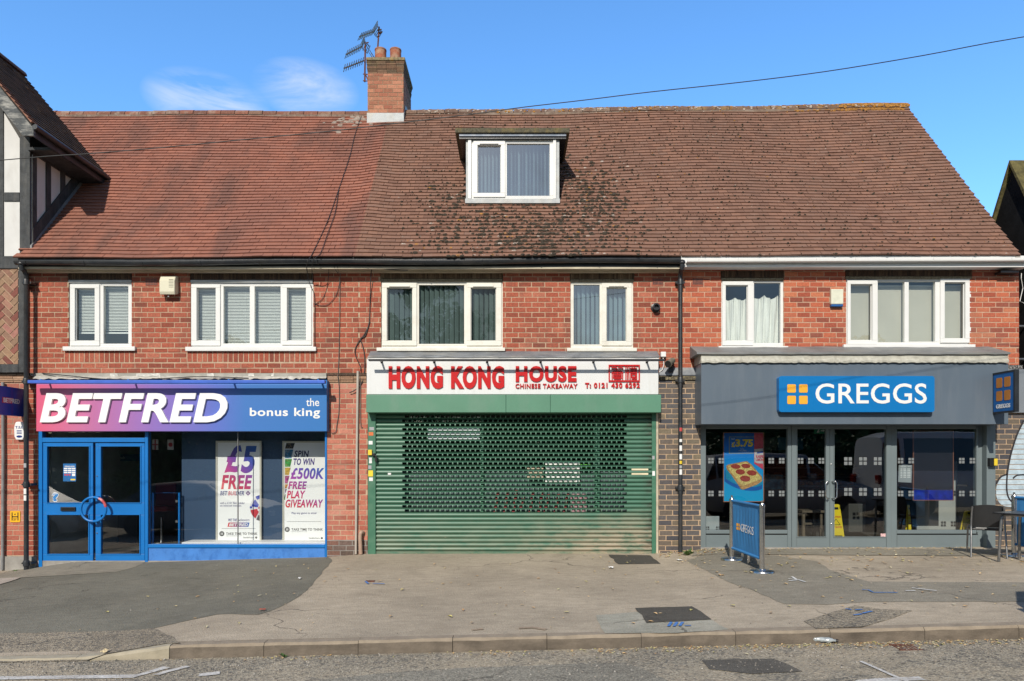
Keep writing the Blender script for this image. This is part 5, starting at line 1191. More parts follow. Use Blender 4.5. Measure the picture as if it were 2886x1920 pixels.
for i in range(5):
    for j in range(2):
        x0,x1,z0,z1 = rc(166+j*62+i*1.5,1335+i*22,196+j*62+i*1.5,1356+i*22,1.9); b = MB(); b.hexa([(x0,1.78,z0),(x1,1.78,z0),(x1,1.79,z0),(x0,1.79,z0),(x0,1.9,z1),(x1,1.9,z1),(x1,1.91,z1),(x0,1.91,z1)]); b.build('paper', mat('grey_news_paper', (.30,.30,.31,1), .8, 0, .2, 30), t)
x0,x1,z0,z1 = rc(160,1320,262,1452,1.95); b = MB(); b.box(x0,x1,1.95,2.05,-.13,z1); b.build('frame', m_mach if False else mat('rack_dark', (.03,.03,.035,1), .5), t)
b = MB(); x0,x1,z0,z1 = rc(296,1452,386,1514,2.4); b.box(x0,x1,2.4,2.8,-.13,z1); b.build('interior_panel', mat('grey_counter', (.12,.125,.13,1), .6), U1)

# ------------------------------------------------------------------ takeaway: lead, sign, lamp bar, shutter
m_green = mat('green_powder_coat', (.094,.232,.154,1), .42, 0, .05, 3, dirt=(.20,.26,.22,1), dirt_amt=.3, dscale=(3,3,1))
m_green_d = mat('dark_green_paint', (.05,.16,.10,1), .42, 0, .08, 4, dirt=(.14,.25,.17,1), dirt_amt=.4, dscale=(3,3,5))
b = MB(); x0 = px(1037.5,0,-.2)[0]; x1 = px(1858,0,-.2)[0]; n = 40
zt, zm = px(0,992,0)[1], px(0,1008,-.24)[1]
vs = []
for i in range(n+1):
    x = x0+(x1-x0)*i/n; w_ = .008*math.sin(i*1.3)+rnd.uniform(-.005,.005); vs += [(x,-.004,zt+.01+w_*.3),(x,-.21,zm+.028+w_*.6),(x,-.238-abs(w_)*.5,zm+.018),(x,-.24,zm+.002+w_*.5),(x,-.005,zm-.005)]
b.add(vs, [(i*5+q,i*5+(q+1)%5,(i+1)*5+(q+1)%5,(i+1)*5+q) for i in range(n) for q in range(5)]+[(0,1,2,3,4),tuple(n*5+q for q in (4,3,2,1,0))]); b.build('lead_flashing', m_lead, U2)
prt(U2, 'cornice', m_upvc, [(1036,1006.5,1857,1012)], -.225, .02, .003)
T2 = thing('fascia_sign', 'white takeaway sign with chunky red lettering and a red seal', 'sign', (0,-.1,2.9))
b = MB(); x0,x1,z0,z1 = rc(1033.6,1012.5,1855.7,1111.6,-.2); b.box(x0,x1,-.2,.02,z0,z1); b.build('sign_panel', mat('white_sign_panel', (.665,.68,.68,1), .35, 0, .02, 1.5, dirt=(.50,.50,.46,1), dirt_amt=.35, dscale=(7,7,1.0)), T2, bevel=.004)
m_redl = mat('red_acrylic', (.50,.010,.012,1), .3, 0, .03, 3); yl = -.225
b = MB()
for s_, q, bo, sp_ in (('HONG',(1095,1031.4,1248,1095.8),.058,1.14),('KONG',(1271,1031.4,1421,1095.8),.058,1.14),('HOUSE',(1453.4,1031.4,1625,1076.4),.05,1.15),('CHINESE TAKEAWAY',(1452.6,1081.5,1627.5,1094.7),.02,1.12),('T: 0121 430 6292',(1649,1078.5,1803.5,1094),.036,1.15)):
    b = MB(); text(b, s_, rc(*q,yl), yl, .02, bo, 0, sp_); b.build('lettering', m_redl, T2)
b = MB(); x0,x1,z0,z1 = rc(1715.5,1028,1803.5,1076,yl); w_ = .02; b.cells((x0,x1,z0,z1), [(x0+w_,x1-w_,z0+w_*1.3,z1-w_*1.3)], yl, yl+.02)
def sq(a): return px(1640+a[0]/8.418, 1000+a[1]/8.418, yl)
def sstroke(pts, w=.0155):
    P = [sq(p) for p in pts]
    for (xa,za),(xb,zb2) in zip(P, P[1:]):
        t_ = math.hypot(xb-xa, zb2-za) or 1; nx, nz = -(zb2-za)/t_*w/2, (xb-xa)/t_*w/2; ex, ez = (xb-xa)/t_*w*.4, (zb2-za)/t_*w*.4
        b.pxz([(xa+nx-ex,za+nz-ez),(xb+nx+ex,zb2+nz+ez),(xb-nx+ex,zb2-nz+ez),(xa-nx-ex,za-nz-ez)], yl+rnd.uniform(0,.002), yl+.02)
for pts in ([(710,300),(810,300),(838,330),(845,460)],[(710,350),(830,350)],[(870,300),(950,300),(975,330),(950,352),(860,352)],[(720,580),(716,430),(750,395),(940,395),(970,430),(966,580)],
            [(752,430),(750,540),(775,572),(910,572),(935,540),(935,430),(752,430)],[(752,470),(935,470)],[(752,505),(935,505)],[(752,540),(935,540)],
            [(1045,290),(1045,580)],[(1082,290),(1082,580)],[(1120,290),(1120,345),(1112,380),(1120,580)],[(1150,320),(1300,320)],[(1195,290),(1195,340)],[(1250,290),(1250,340)],[(1160,580),(1158,360),(1298,360),(1298,580)],
            [(1180,395),(1280,395)],[(1180,430),(1280,430)],[(1185,465),(1275,465),(1275,520),(1185,520),(1185,465)],[(1230,365),(1230,430)],[(1200,575),(1195,545),(1270,545)],[(1195,575),(1280,575)]): sstroke(pts)
b.build('seal_emblem', m_redl, T2)
LB = thing('sign_light_bar', 'slim black light bar on arms above the white takeaway sign', 'sign light', (0,-.4,3.4))
b = MB(); x0,x1,z0,z1 = rc(1039,1012.2,1874,1018.2,-.43); b.box(x0,x1,-.445,-.40,z0,z1); b.build('bar', m_blackp, LB, bevel=.006)
for u in (1073,1222,1372,1524,1674,1826):
    x_ = px(u,0,-.3)[0]; b = MB(); b.box(x_-.014,x_+.014,-.40,-.2005,z0+.012,z0+.03); b.box(x_-.02,x_+.02,-.21,-.2005,z0-.0,z0+.045); b.build('arm', m_blackp, LB)
jb = MB(); x0,x1,z0,z1 = rc(1861.7,992.5,1876,1006.8,-.05); jb.box(x0,x1,-.09,-.004,z0,z1)
o = jb.build('junction_box', m_white, None, bevel=.008); tag(o, 'small white junction box on the brick at the end of the takeaway sign', 'junction box')
cb_ = MB(); f = lambda u,v,y: (px(u,v,y)[0], y, px(u,v,y)[1])
cb_.tube([f(1868,1006,-.05),f(1870,1014,-.07),f(1871,1028,-.06),f(1867,1042,-.05),f(1858,1049,-.04)], .008, 6); o = cb_.build('cable', m_white, None, True); tag(o, 'short white cable looping down from the junction box', 'cable')
FLO = thing('floodlight', 'small grey spotlight with black bracket between the takeaway and bakery signs', 'spotlight', f(1888,1035,-.1))
b = MB(); p0, p1 = Vector(f(1896,1016,-.12)), Vector(f(1883,1026,-.26)); b.tube([p0,p1,p1+(p1-p0)*.02], [.05,.062,.066], 16); b.build('lamp_head', mat('grey_green_metal', (.20,.19,.15,1), .5, .3, .2, 15), FLO, True)
b = MB(); b.tube([p1+(p1-p0)*.021,p1+(p1-p0)*.05], .056, 16); b.build('lens', m_black, FLO)
b = MB(); b.tube([p0,f(1899,1028,-.09),f(1890,1040,-.06)], .014, 8); b.box(f(1882,0,0)[0],f(1895,0,0)[0],-.075,-.052,px(0,1049,-.06)[1],px(0,1033,-.06)[1]); b.build('bracket', m_black, FLO)
# shutter housing
hz = MB(); x0,x1,z0,z1 = rc(1031.6,1112.6,1863.5,1162.6,-.25)
us = (1031.6,1426,1551,1863.5)
for a, c in zip(us, us[1:]): hz.box(px(a,0,-.25)[0]+.002, px(c,0,-.25)[0]-.002, -.25, .02, z0, z1)
hz.build('shutter_housing', m_green, U2, bevel=.005)
SHX0, SHX1 = px(1057,0)[0], px(1838,0)[0]; ZB0 = px(0,1561)[1]; PIT = 12.05/160
sh = MB(); prof = [(0.012,0),(-.004,.12),(-.016,.3),(-.020,.5),(-.016,.7),(-.004,.88),(0.012,1.0)]
def slat(xa, xb, z, a=0.0, c=1.0):
    pr = []
    def yat(q):
        for (ya_,qa),(yb_,qb) in zip(prof, prof[1:]):
            if qa <= q <= qb+1e-9: return ya_+(yb_-ya_)*(q-qa)/(qb-qa)
    qs = [a]+[q for _,q in prof if a < q < c]+[c]
    n = len(qs); sh.add([(x,yat(q),z+q*PIT) for x in (xa,xb) for q in qs]+[(x,yat(q)+.004,z+q*PIT) for x in (xa,xb) for q in qs],
        [(i,i+1,n+i+1,n+i) for i in range(n-1)]+[(2*n+i+1,2*n+i,3*n+i,3*n+i+1) for i in range(n-1)]+[(0,n,3*n,2*n),(n-1,2*n-1,4*n-1,3*n-1)])
PX0, PX1 = px(1134,0)[0], px(1766,0)[0]; SP = 14.2/160
for r_ in range(33):
    z = ZB0+.045+r_*PIT
    if z > px(0,1162)[1]: break
    v = VH-(z-CZ)*160
    if 1176 < v < 1453:
        sft = (r_ % 2)*.5*SP
        slat(SHX0, PX0+sft, z); slat(PX1+sft-SP*.5, SHX1, z)
        slat(PX0+sft, PX1+sft-SP*.5, z, 0, .20); slat(PX0+sft, PX1+sft-SP*.5, z, .80, 1.0)
        x = PX0+sft+SP
        while x < PX1+sft-SP*.5-.01: slat(x-.0095, x+.0095, z, .20, .80); x += SP
    else: slat(SHX0, SHX1, z)
m_shut, n_, l_, b_, o_ = nt('green_shutter_paint'); g = G(n_, l_)
c_ = g.mix(g.math('MULTIPLY', g.step(g.noise(1.0,6,g.co((1.2,1,5)),.65), .5, .72), .45, True), (.056,.150,.100,1), (.125,.22,.165,1))
sep = n_.new('ShaderNodeSeparateXYZ'); l_.new(g.tc.outputs['Object'], sep.inputs[0])
low = g.math('MULTIPLY', g.step(sep.outputs[2], .85, .05), g.math('ADD', .3, g.step(sep.outputs[0], .0, 2.0)), True)
gr = g.math('MULTIPLY', low, g.step(g.noise(1.0,7,g.co((2.6,1,9)),.7), .37, .54), True)
c_ = g.mix(gr, c_, (.33,.28,.20,1))
edge = g.math('MULTIPLY', g.step(sep.outputs[0], 2.25, 2.46), g.step(g.noise(1,5,g.co((3,1,12)),.6), .42, .6), True); c_ = g.mix(g.math('MULTIPLY', edge, .85), c_, (.055,.055,.042,1))
chip = g.math('MULTIPLY', g.math('GREATER_THAN', g.noise(1.0,4,g.co((9,9,26)),.6), .735), 1.0); c_ = g.mix(chip, c_, (.45,.42,.30,1))
l_.new(c_, b_.inputs['Base Color']); inp(b_, 'Roughness', .4)
sho = sh.build('roller_shutter', m_shut, U2, True, label='green roller shutter, pulled down, with a pierced panel in its middle')
b = MB(); b.box(SHX0,SHX1,-.018,.02,ZB0+.004,ZB0+.045); b.build('bottom_bar', m_shut, sho)
gl_ = prt(U2, 'shutter_guide', m_green_d, [(1036.8,1150,1058.5,1566)], -.05, .12, .004); gr_ = prt(U2, 'shutter_guide', m_green_d, [(1837.5,1150,1849,1562)], -.05, .12, .004)
prt(U2, 'wall_trim', m_cream, [(1849.5,1165,1855.5,1566)], -.045, .1, .002)
for (u0,v0,u1,v1,c) in ((1041,1204,1054,1213,m_grey_st),(1039,1218,1052,1228,mat('orange_sticker', (.6,.15,.04,1), .5)),(1039,1243,1050,1253,m_white),(1040,1290,1048,1306,m_white),(1038,1312,1047,1322,m_grey_st),(1038,1326,1051,1343,m_yel),(1040,1346,1051,1356,m_white)):
    prt(gl_, 'sticker', c, [(u0,v0,u1,v1)], -.0525, -.0505, 0)
prt(gr_, 'sticker', m_white, [(1838.5,1328,1846,1341)], -.0525, -.0505, 0); prt(gr_, 'sticker', m_grey_st, [(1838.5,1285,1845,1295)], -.0525, -.0505, 0)
kl = prt(gl_, 'shutter_lock', m_yel, [(1037,1268,1048,1283)], -.09, -.0505, .004); prt(gl_, 'lock_lever', m_black, [(1048.5,1277,1056,1286),(1056.5,1284,1062,1302)], -.10, -.056, .004)
cl = mat('cream_label', (.70,.62,.42,1), .5)
for v0 in (1321,1333.5):
    prt(sho, 'label_strip', cl, [(1780,v0,1827,v0+5)], -.0225, -.0205, 0)
prt(sho, 'sticker', m_white, [(1093,1333,1102,1338.5)], -.0225, -.0205, 0)
# green window frame and notices behind the shutter
wf = prt(U2, 'shop_window_frame', m_green_d, [(1355,1160,1362,1562),(1676,1160,1690,1562),(1040,1455,1355,1562),(1362,1455,1676,1562),(1690,1455,1850,1562),(1362,1226,1676,1232)], .14, .2, .003)
pane(wf, (1042,1164,1355,1455), .17, name='shop_pane'); pane(wf, (1362,1232,1676,1455), .17, name='shop_pane'); pane(wf, (1690,1164,1848,1455), .17, name='shop_pane')
def notice(u0,v0,u1,v1,m,label,y=.145,bars=None):
    x0,x1,z0,z1 = rc(u0,v0,u1,v1,y); t = thing('notice', label, 'notice', ((x0+x1)/2,y,z0), 'papers in the takeaway window')
    b = MB(); b.box(x0,x1,y-.004,y,z0,z1); b.build('sheet', m, t)
    if bars:
        b = MB()
        for i in range(bars): zz = z1-(i+.6)*(z1-z0)/bars; b.box(x0+.03,x1-.03-rnd.uniform(0,.1),y-.0055,y-.0045,zz-.006,zz+.006)
        b.build('print_lines', m_gprint, t)
m_lit = mat('bright_paper', (.85,.86,.84,1), .5)
notice(1537,1301,1634,1366,m_lit,'large white menu sheet behind the pierced shutter', -.0+.13, 9)
notice(1486,1319,1531,1352,mat('photo_sheet', (.5,.42,.32,1), .5, 0, .5, 22),'small photo sheet left of the white menu behind the shutter', .13)
notice(1636,1309,1663,1318,mat('lime_sign', (.12,.55,.05,1), .5),'small lime green sign right of the white menu behind the shutter', .13)
notice(1206,1203,1352,1241,mat('pale_board', (.62,.68,.72,1), .4),'pale board near the top left of the pierced shutter', .13)
notice(1608,1392,1654,1448,mat('colour_flyers', (.28,.16,.18,1), .5, 0, .9, 14),'colourful flyers low behind the shutter', .13)
cpn = MB(); x0,x1,z0,z1 = rc(1050,1330,1840,1455,.30); cpn.box(x0,x1,.30,.34,z0,z1); cpn.build('interior_panel', mat('grey_slot_backing', (.16,.19,.20,1), .6, 0, .15, 2), U2)  # grey panel added behind the shutter slots so they look lighter inside
rl = MB()
for i in range(9):
    x_, z_ = px(1400+i*24+rnd.uniform(-5,5), 1418, .155); h_ = rnd.uniform(.12,.24); rl.pxz([(x_-.05,z_-h_),(x_+.0,z_-h_),(x_+.07,z_+h_),(x_+.02,z_+h_)], .153, .156)
rl.build('red_window_graphic', mat('dark_red_film', (.22,.02,.03,1), .5), wf)

# ------------------------------------------------------------------ bakery bay
m_gry = mat('slate_grey_panel', (.10,.130,.165,1), .38, 0, .06, 1.2, dirt=(.15,.175,.205,1), dirt_amt=.45, dscale=(5,5,.7))
m_gfr = mat('grey_green_frame', (.15,.185,.195,1), .4, 0, .05, 2)
YB = -.42; YFm = .10
b = MB(); n = 40; x0 = px(1962,0,YB)[0]; x1 = px(2842,0,YB)[0]; vs = []
zt, zm = px(0,977,0)[1], px(0,997,YB-.04)[1]
for i in range(n+1):
    x = x0+(x1-x0)*i/n; w_ = rnd.uniform(-.004,.004); vs += [(x+(.0 if i < n else -.05),-.003,zt+w_),(x,YB-.02,zm+.03+w_),(x,YB-.05,zm+.02+w_),(x,YB-.05,zm-.01+w_),(x,-.003,zm-.02)]
b.add(vs, [(i*5+q,i*5+(q+1)%5,(i+1)*5+(q+1)%5,(i+1)*5+q) for i in range(n) for q in range(5)]+[(0,1,2,3,4),tuple(n*5+q for q in (4,3,2,1,0))]); b.build('lead_bay_roof', mat('dull_lead', (.19,.195,.20,1), .6, .1, .2, 3, .5, 14, dirt=(.26,.24,.20,1), dirt_amt=.6, dscale=(2,5,8)), U3)
b = MB(); x0,x1,z0,z1 = rc(1976,999,2840,1023,YB-.01); rows = 5
def cr(i, k): return (x0+(x1-x0)*i/120, YB-.015-(.02 if k > 2 else 0)-rnd.uniform(0,.012)*(k > 1), z1-(z1-z0)*k/(rows-1)+(rnd.uniform(-.008,.008) if k > 1 else 0))
b.add([cr(i,k) for k in range(rows) for i in range(121)], [(k*121+i,k*121+i+1,(k+1)*121+i+1,(k+1)*121+i) for k in range(rows-1) for i in range(120)]); b.box(x0,x1,YB,-.003,z0,z1)
b.build('cream_flashing', mat('creased_cream_sheet', (.43,.42,.36,1), .55, 0, .12, 10, .9, 16, dirt=(.25,.22,.17,1), dirt_amt=.5, dscale=(5,5,12)), U3)
T3 = thing('fascia_sign', 'long slate grey bakery fascia above the grey shopfront', 'sign', (5.8,-.2,2.3))
b = MB(); x0,x1,z0,z1 = rc(1976.5,1024,2842,1196,YB); b.box(x0,x1,YB,.02,z0,z1); b.build('fascia_panel', m_gry, T3, bevel=.006)
T4 = thing('shop_sign', 'bright blue bakery sign with orange squares and white capitals on the grey fascia', 'sign', (6,YB,2.6))
m_gb = mat('sign_blue', (.004,.155,.43,1), .3, 0, .03, 2); m_or = mat('orange_acrylic', (.80,.38,.035,1), .35, 0, .02, 3); ysn = YB-.11
b = MB(); x0,x1,z0,z1 = rc(2195.5,1060,2634,1161.5,ysn); b.pxz(rrect(x0,x1,z0,z1,.045), ysn, YB+.001); b.build('sign_panel', m_gb, T4)
b = MB()
for a in (2218.6,2251.8):
    for c in (1083.6,1115.8): x0,x1,z0,z1 = rc(a,c,a+24,c+23.3,ysn); b.pxz(rrect(x0,x1,z0,z1,.018), ysn-.006, ysn+.001)
b.build('square_emblem', m_or, T4)
b = MB(); text(b, 'GREGGS', rc(2298,1081,2611.5,1138,ysn), ysn-.006, .008, .010, 0, 1.03); b.build('lettering', m_white, T4)
# projecting signs
def proj_sign(label, X, y0, y1, za, zb2, face, cat='sign'):
    t = thing('projecting_sign', label, cat, (X,y0,za), 'signs that stick out from the shopfronts'); return t
PS = proj_sign('small blue projecting sign with four orange squares by the bakery chair', 8.17, -.43, -1.03, 2.35, 3.1, 0)
Xs = 8.17; ya_, yb_ = -.40, -.93
za_, zb_ = CZ+(1295-1167)/1920*11.58, CZ+(1295-1052.5)/1920*11.58
b = MB(); w_ = .03
b.box(Xs,Xs+.07,yb_,ya_,za_,za_+w_); b.box(Xs,Xs+.07,yb_,ya_,zb_-w_,zb_); b.box(Xs,Xs+.07,yb_,yb_+w_,za_+w_,zb_-w_); b.box(Xs,Xs+.07,ya_-w_,ya_,za_+w_,zb_-w_); b.build('sign_frame', m_blackp, PS)
b = MB(); b.box(Xs+.006,Xs+.064,yb_+w_,ya_-w_,za_+w_,zb_-w_); b.build('sign_panel', mat('shaded_sign_blue', (.006,.11,.36,1), .35), PS)  # sign blue with the shade of this side face put into the colour
fm = lambda s_,q,c: (Xs+.004-.003*c, ya_-.02+(yb_-ya_+.04)*s_, za_+(zb_-za_)*q)
b = MB()
for a in (.17,.55):
    for c in (.30,.62):
        pr = rrect(a,a+.28,c,c+.24,.04); b.prism(pr, lambda s_,q: fm(s_,q,0), lambda s_,q: fm(s_,q,1))
b.build('square_emblem', mat('shaded_orange', (.50,.19,.03,1), .4), PS)  # orange darkened to paint in the shade on this face
b = MB(); text_map(b, 'GREGGS', lambda s_,q,c: fm(.16+.66*s_, .12+.10*q, .0+c), .02); b.build('lettering', m_white, PS)
b = MB(); b.tube([(Xs+.03,ya_-.002,za_+.1),(Xs+.03,YB+.001,za_+.1)], .012, 8); b.build('bracket', m_black, PS)
PB = proj_sign('navy projecting sign with a red lettered band by the left drainpipe', -8.6, -.05, -.6, 2.4, 3.0, 0)
Xb = -8.58; y1_, y0_ = -.03, -.60
z0_, z1_ = CZ+(1295-1175)/160, CZ+(1295-1097)/160
b = MB(); b.box(Xb-.07,Xb,y0_,y1_,z0_,z1_)
b.build('sign_panel', grad_mat('navy_print_sign', [(0,(.003,.045,.32,1)),(.42,(.003,.042,.32,1)),(.52,(.05,.03,.26,1)),(.60,(.003,.04,.33,1)),(1,(.003,.05,.32,1))], 1, y0_, y1_, .35), PB, bevel=.004)
fb = lambda s_,q,c: (Xb+.001+.004*c, y0_+(y1_-y0_)*s_, z0_+(z1_-z0_)*q)
b = MB(); b.prism([(.10,.42),(.50,.42),(.56,.62),(.12,.62)], lambda s_,q: fb(s_,q,0), lambda s_,q: fb(s_,q,.3)); b.build('red_band', mat('sign_red', (.45,.02,.06,1), .4), PB)
b = MB(); text_map(b, 'BETFRED', lambda s_,q,c: fb(.16+.66*s_, .44+.16*q, .3+.5*c), .03); b.build('lettering', m_white, PB)

# shopfront of the bakery
fr = MB()
for q in ((1966,1190,1989.5,1550),(2220,1200,2231,1546),(2231.5,1200,2244.5,1546),(2498.5,1200,2511,1546),(2511.5,1200,2528,1546),(2752.5,1200,2757,1500)):
    x0,x1,z0,z1 = rc(*q, YFm-.03); fr.box(x0,x1,YFm-.03-(.008 if q[0] in (2231.5,2498.5) else 0),YFm+.06,z0,z1)
for q in ((1990,1190,2219.8,1209),(2245,1190,2498,1209),(2528.3,1190,2752,1209),(1990,1494.5,2219.8,1504.5),(2528.3,1494.5,2752,1504.5)):
    x0,x1,z0,z1 = rc(*q, YFm-.04); fr.box(x0,x1,YFm-.04,YFm+.06,z0,z1)
fo = fr.build('shopfront_frame', m_gfr, U3, bevel=.005)
prt(U3, 'corner_post', m_gfr, [(2781,1190,2806,1550)], -.02, .12, .005)
b = MB(); xA = px(2757,0,.10)[0]; xB = px(2781,0,.0)[0]; b.pxz([(xA,.0),(xB,.0),(xB,3.0),(xA,3.0)], .12, .16) if False else b.hexa([(xA,.12,.0),(xB,.10,.0),(xB,.16,.0),(xA,.18,.0),(xA,.12,px(0,1196)[1]),(xB,.10,px(0,1196)[1]),(xB,.16,px(0,1196)[1]),(xA,.18,px(0,1196)[1])]); b.build('return_panel', m_gfr, U3)
prt(U3, 'stall_riser', m_gfr, [(1990,1508,2219.5,1547),(2528.5,1508,2756,1547)], YFm-.015, YFm+.05, .004)
prt(U3, 'shadow_gap', m_black, [(1990,1504.7,2219.5,1507.8),(2528.5,1504.7,2756,1507.8)], YFm-.005, YFm+.04, 0)
b = MB(); x0,x1,z0,z1 = rc(1976,1196,2842,1200,YB); b.box(x0+.01,x1-.01,YB+.02,.1,px(0,1196,YB)[1]+.001,px(0,1196,YB)[1]+.03); b.build('fascia_soffit', m_gry, U3)
mk = mat('frosted_vinyl', (.18,.195,.20,1), .5, 0, .05, 5)
def pane3(par, rect, starts, rows, s_, y=YFm+.0, name='pane'):
    p = pane(par, rect, y, name=name)
    for v in rows:
        for u in starts:
            b = MB()
            for i in (0,1):
                for j in (0,1):
                    x0,x1,z0,z1 = rc(u+i*s_*1.25, v+j*s_*1.25, u+i*s_*1.25+s_, v+j*s_*1.25+s_, y-.002); b.quad((x0,y-.002,z0),(x1,y-.002,z0),(x1,y-.002,z1),(x0,y-.002,z1))
            b.build('square_marking', mk, p)
    return p
RW = (1291,1383.5)
pane3(fo, (1990,1209,2219.8,1494.4), (1996,2025.5,2166,2195.5), RW, 6.8, name='display_window')
pane3(fo, (2528.3,1209,2752,1494.4), (2530.5,2560.5,2703,2733), RW, 6.8, name='display_window')
d1 = door(U3, (2245,1209.5,2338.3,1542), [(2246.5,1209.7,2327,1513)], YFm-.02, m_gfr); d2 = door(U3, (2339.3,1209.5,2498.2,1542), [(2351,1209.7,2497,1513)], YFm-.02, m_gfr)
for d_, st, s_ in ((d1,(2248,2277.5,2307),6.8),(d2,(2379,2421,2462.5),9.4)):
    for v in (RW[0]-(2 if s_ > 8 else 0), RW[1]-(8 if s_ > 8 else 0)):
        for u in st:
            b = MB()
            for i in (0,1):
                for j in (0,1): x0,x1,z0,z1 = rc(u+i*s_*1.32, v+j*s_*1.32, u+i*s_*1.32+s_, v+j*s_*1.32+s_, YFm-.001); b.quad((x0,YFm-.004,z0),(x1,YFm-.004,z0),(x1,YFm-.004,z1),(x0,YFm-.004,z1))
            b.build('square_marking', mk, d_)
for d_, u0, u1 in ((d1,2333,2327.5),(d2,2345,2359)):
    xa, za2 = px(u0,1357,YFm-.03); xb, zb3 = px(u1,1405,YFm-.1); b = MB()
    b.tube([(xa,YFm-.02,za2),(xa,YFm-.07,za2),(xa+(xb-xa)*.5,YFm-.10,za2),(xb,YFm-.10,za2-.03),(xb,YFm-.10,zb3+.03),(xa+(xb-xa)*.5,YFm-.10,zb3),(xa,YFm-.07,zb3),(xa,YFm-.02,zb3)], .011, 10); b.build('handle', m_steel, d_, True)
for v in (1309,1476): x_, z_ = px(2343.5,v,YFm-.03); b = MB(); b.lathe([(.012,0),(.012,-.01),(.007,-.013)], (x_,YFm-.02,z_), 12, 'y'); b.build('lock', m_steel, d2)
prt(d2, 'corner_sticker', mat('pink_white_sticker', (.70,.45,.45,1), .5, 0, .4, 40), [(2482,1504,2496.5,1512.5)], YFm-.006, YFm-.004, 0)
# yellow box by the corner post
t = thing('call_box', 'small black box with a yellow front on the grey corner post by the graffiti', 'call box', (8.55,-.1,1.6)); x0,x1,z0,z1 = rc(2789,1291,2806,1314,-.08)
b = MB(); b.box(x0,x1,-.10,-.021,z0,z1); b.build('box', m_black, t, bevel=.006); x0,x1,z0,z1 = rc(2802,1293,2811.5,1312.5,-.11); b = MB(); b.box(x0,x1,-.115,-.101,z0,z1); b.build('yellow_front', m_yel, t, bevel=.004)
# ------------------------------------------------------------------ bakery window contents
YI = .24
t = thing('poster', 'bright blue price poster with a square pizza and a pink bottle in the window', 'poster', (3.9,YI,1.0))
x0,x1,z0,z1 = rc(2039.8,1220.5,2151,1413,YI)
b = MB(); b.cells((x0-.012,x1+.012,z0-.012,z1+.012), [(x0,x1,z0,z1)], YI-.01, YI+.02); b.build('frame', mat('orange_frame', (.36,.13,.05,1), .5), t)
b = MB(); b.box(x0,x1,YI,YI+.015,z0,z1); b.build('sheet', grad_mat('blue_poster_gradient', [(0,(.01,.33,.62,1)),(.45,(.008,.28,.64,1)),(.8,(.008,.16,.62,1)),(1,(.01,.09,.42,1))], 2, z0, z1, .3), t)  # poster blue turns darker towards the top
Q = lambda u, v: px(2000+u/4.209, 1200+v/4.209, YI)
def poly(pts, m, name, off, depth=.002):
    b = MB(); b.pxz([Q(*p) for p in pts], YI-off, YI-off+depth); return b.build(name, m, t)
def ell(cx, cy, rx, ry, n=22, rot=0): 
    return [(cx+rx*math.cos(a)*math.cos(rot)-ry*math.sin(a)*math.sin(rot), cy+rx*math.cos(a)*math.sin(rot)+ry*math.sin(a)*math.cos(rot)) for a in [6.2832*k/n for k in range(n)]]
poly([p for p in ell(400,640,270,120,28,.25) if p[0] < 632 and p[0] > 176], mat('plate_blue', (.008,.10,.38,1), .3), 'plate_picture', .002)
poly([p for p in ell(395,610,250,105,28,.25) if p[0] < 632 and p[0] > 176], mat('plate_teal', (.012,.25,.44,1), .3), 'plate_picture', .004)
poly([(195,480),(215,462),(380,430),(440,420),(500,465),(560,540),(620,605),(622,655),(560,700),(400,758),(370,752),(330,690),(260,590),(205,520)], mat('pizza_crust', (.50,.27,.09,1), .7, 0, .4, 40, .5, 90), 'pizza_picture', .006)
poly([(215,478),(430,432),(480,468),(545,545),(605,612),(600,640),(540,660),(390,715),(345,670),(280,585),(222,515)], mat('pizza_cheese', (.70,.54,.18,1), .6, 0, .4, 55, .4, 100, dirt=(.30,.12,.03,1), dirt_amt=.7, dscale=(22,22,22)), 'pizza_picture', .008)
m_pep = mat('pepperoni', (.32,.035,.022,1), .6, 0, .25, 40)
for q in ((307,484,58,28),(428,478,54,27),(362,548,56,32),(497,560,58,32),(420,628,62,36)): poly(ell(*q,20,.1), m_pep, 'pizza_topping', .010)
poly([(527,90),(632,90),(632,520),(575,480),(528,450)], mat('pink_bottle', (.58,.06,.10,1), .3, 0, .15, 12), 'bottle_picture', .005)
poly([(530,280),(632,270),(632,450),(560,445),(530,430)], mat('bottle_label', (.55,.50,.50,1), .4, 0, .2, 20), 'bottle_label', .007)
poly([(560,312),(632,300),(632,322),(562,332)], mat('label_blue', (.03,.08,.35,1), .4), 'bottle_label', .009)
b = MB(); text(b, 'RASPB', (Q(548,0)[0],x1-.003,Q(0,385)[1],Q(0,350)[1]), YI-.011, .001, .03); text(b, 'LEMON', (Q(548,0)[0],x1-.003,Q(0,420)[1],Q(0,390)[1]), YI-.011, .001, .03); b.build('bottle_lettering', mat('label_red', (.5,.03,.08,1), .4), t)
m_gold = mat('gold_print', (.85,.60,.04,1), .4)
b = MB(); b.cells((Q(230,0)[0],Q(522,0)[0],Q(0,330)[1],Q(0,132)[1]), [(Q(236,0)[0],Q(522,0)[0],Q(0,325)[1],Q(0,137)[1])], YI-.003, YI-.001); b.build('price_frame', mat('dull_gold', (.40,.36,.08,1), .4), t)
b = MB(); text(b, '3.75', (Q(305,0)[0],Q(515,0)[0],Q(0,252)[1],Q(0,160)[1]), YI-.004, .002, .045); text(b, '£', (Q(259,0)[0],Q(300,0)[0],Q(0,255)[1],Q(0,195)[1]), YI-.004, .002, .03); b.build('price_lettering', m_gold, t)
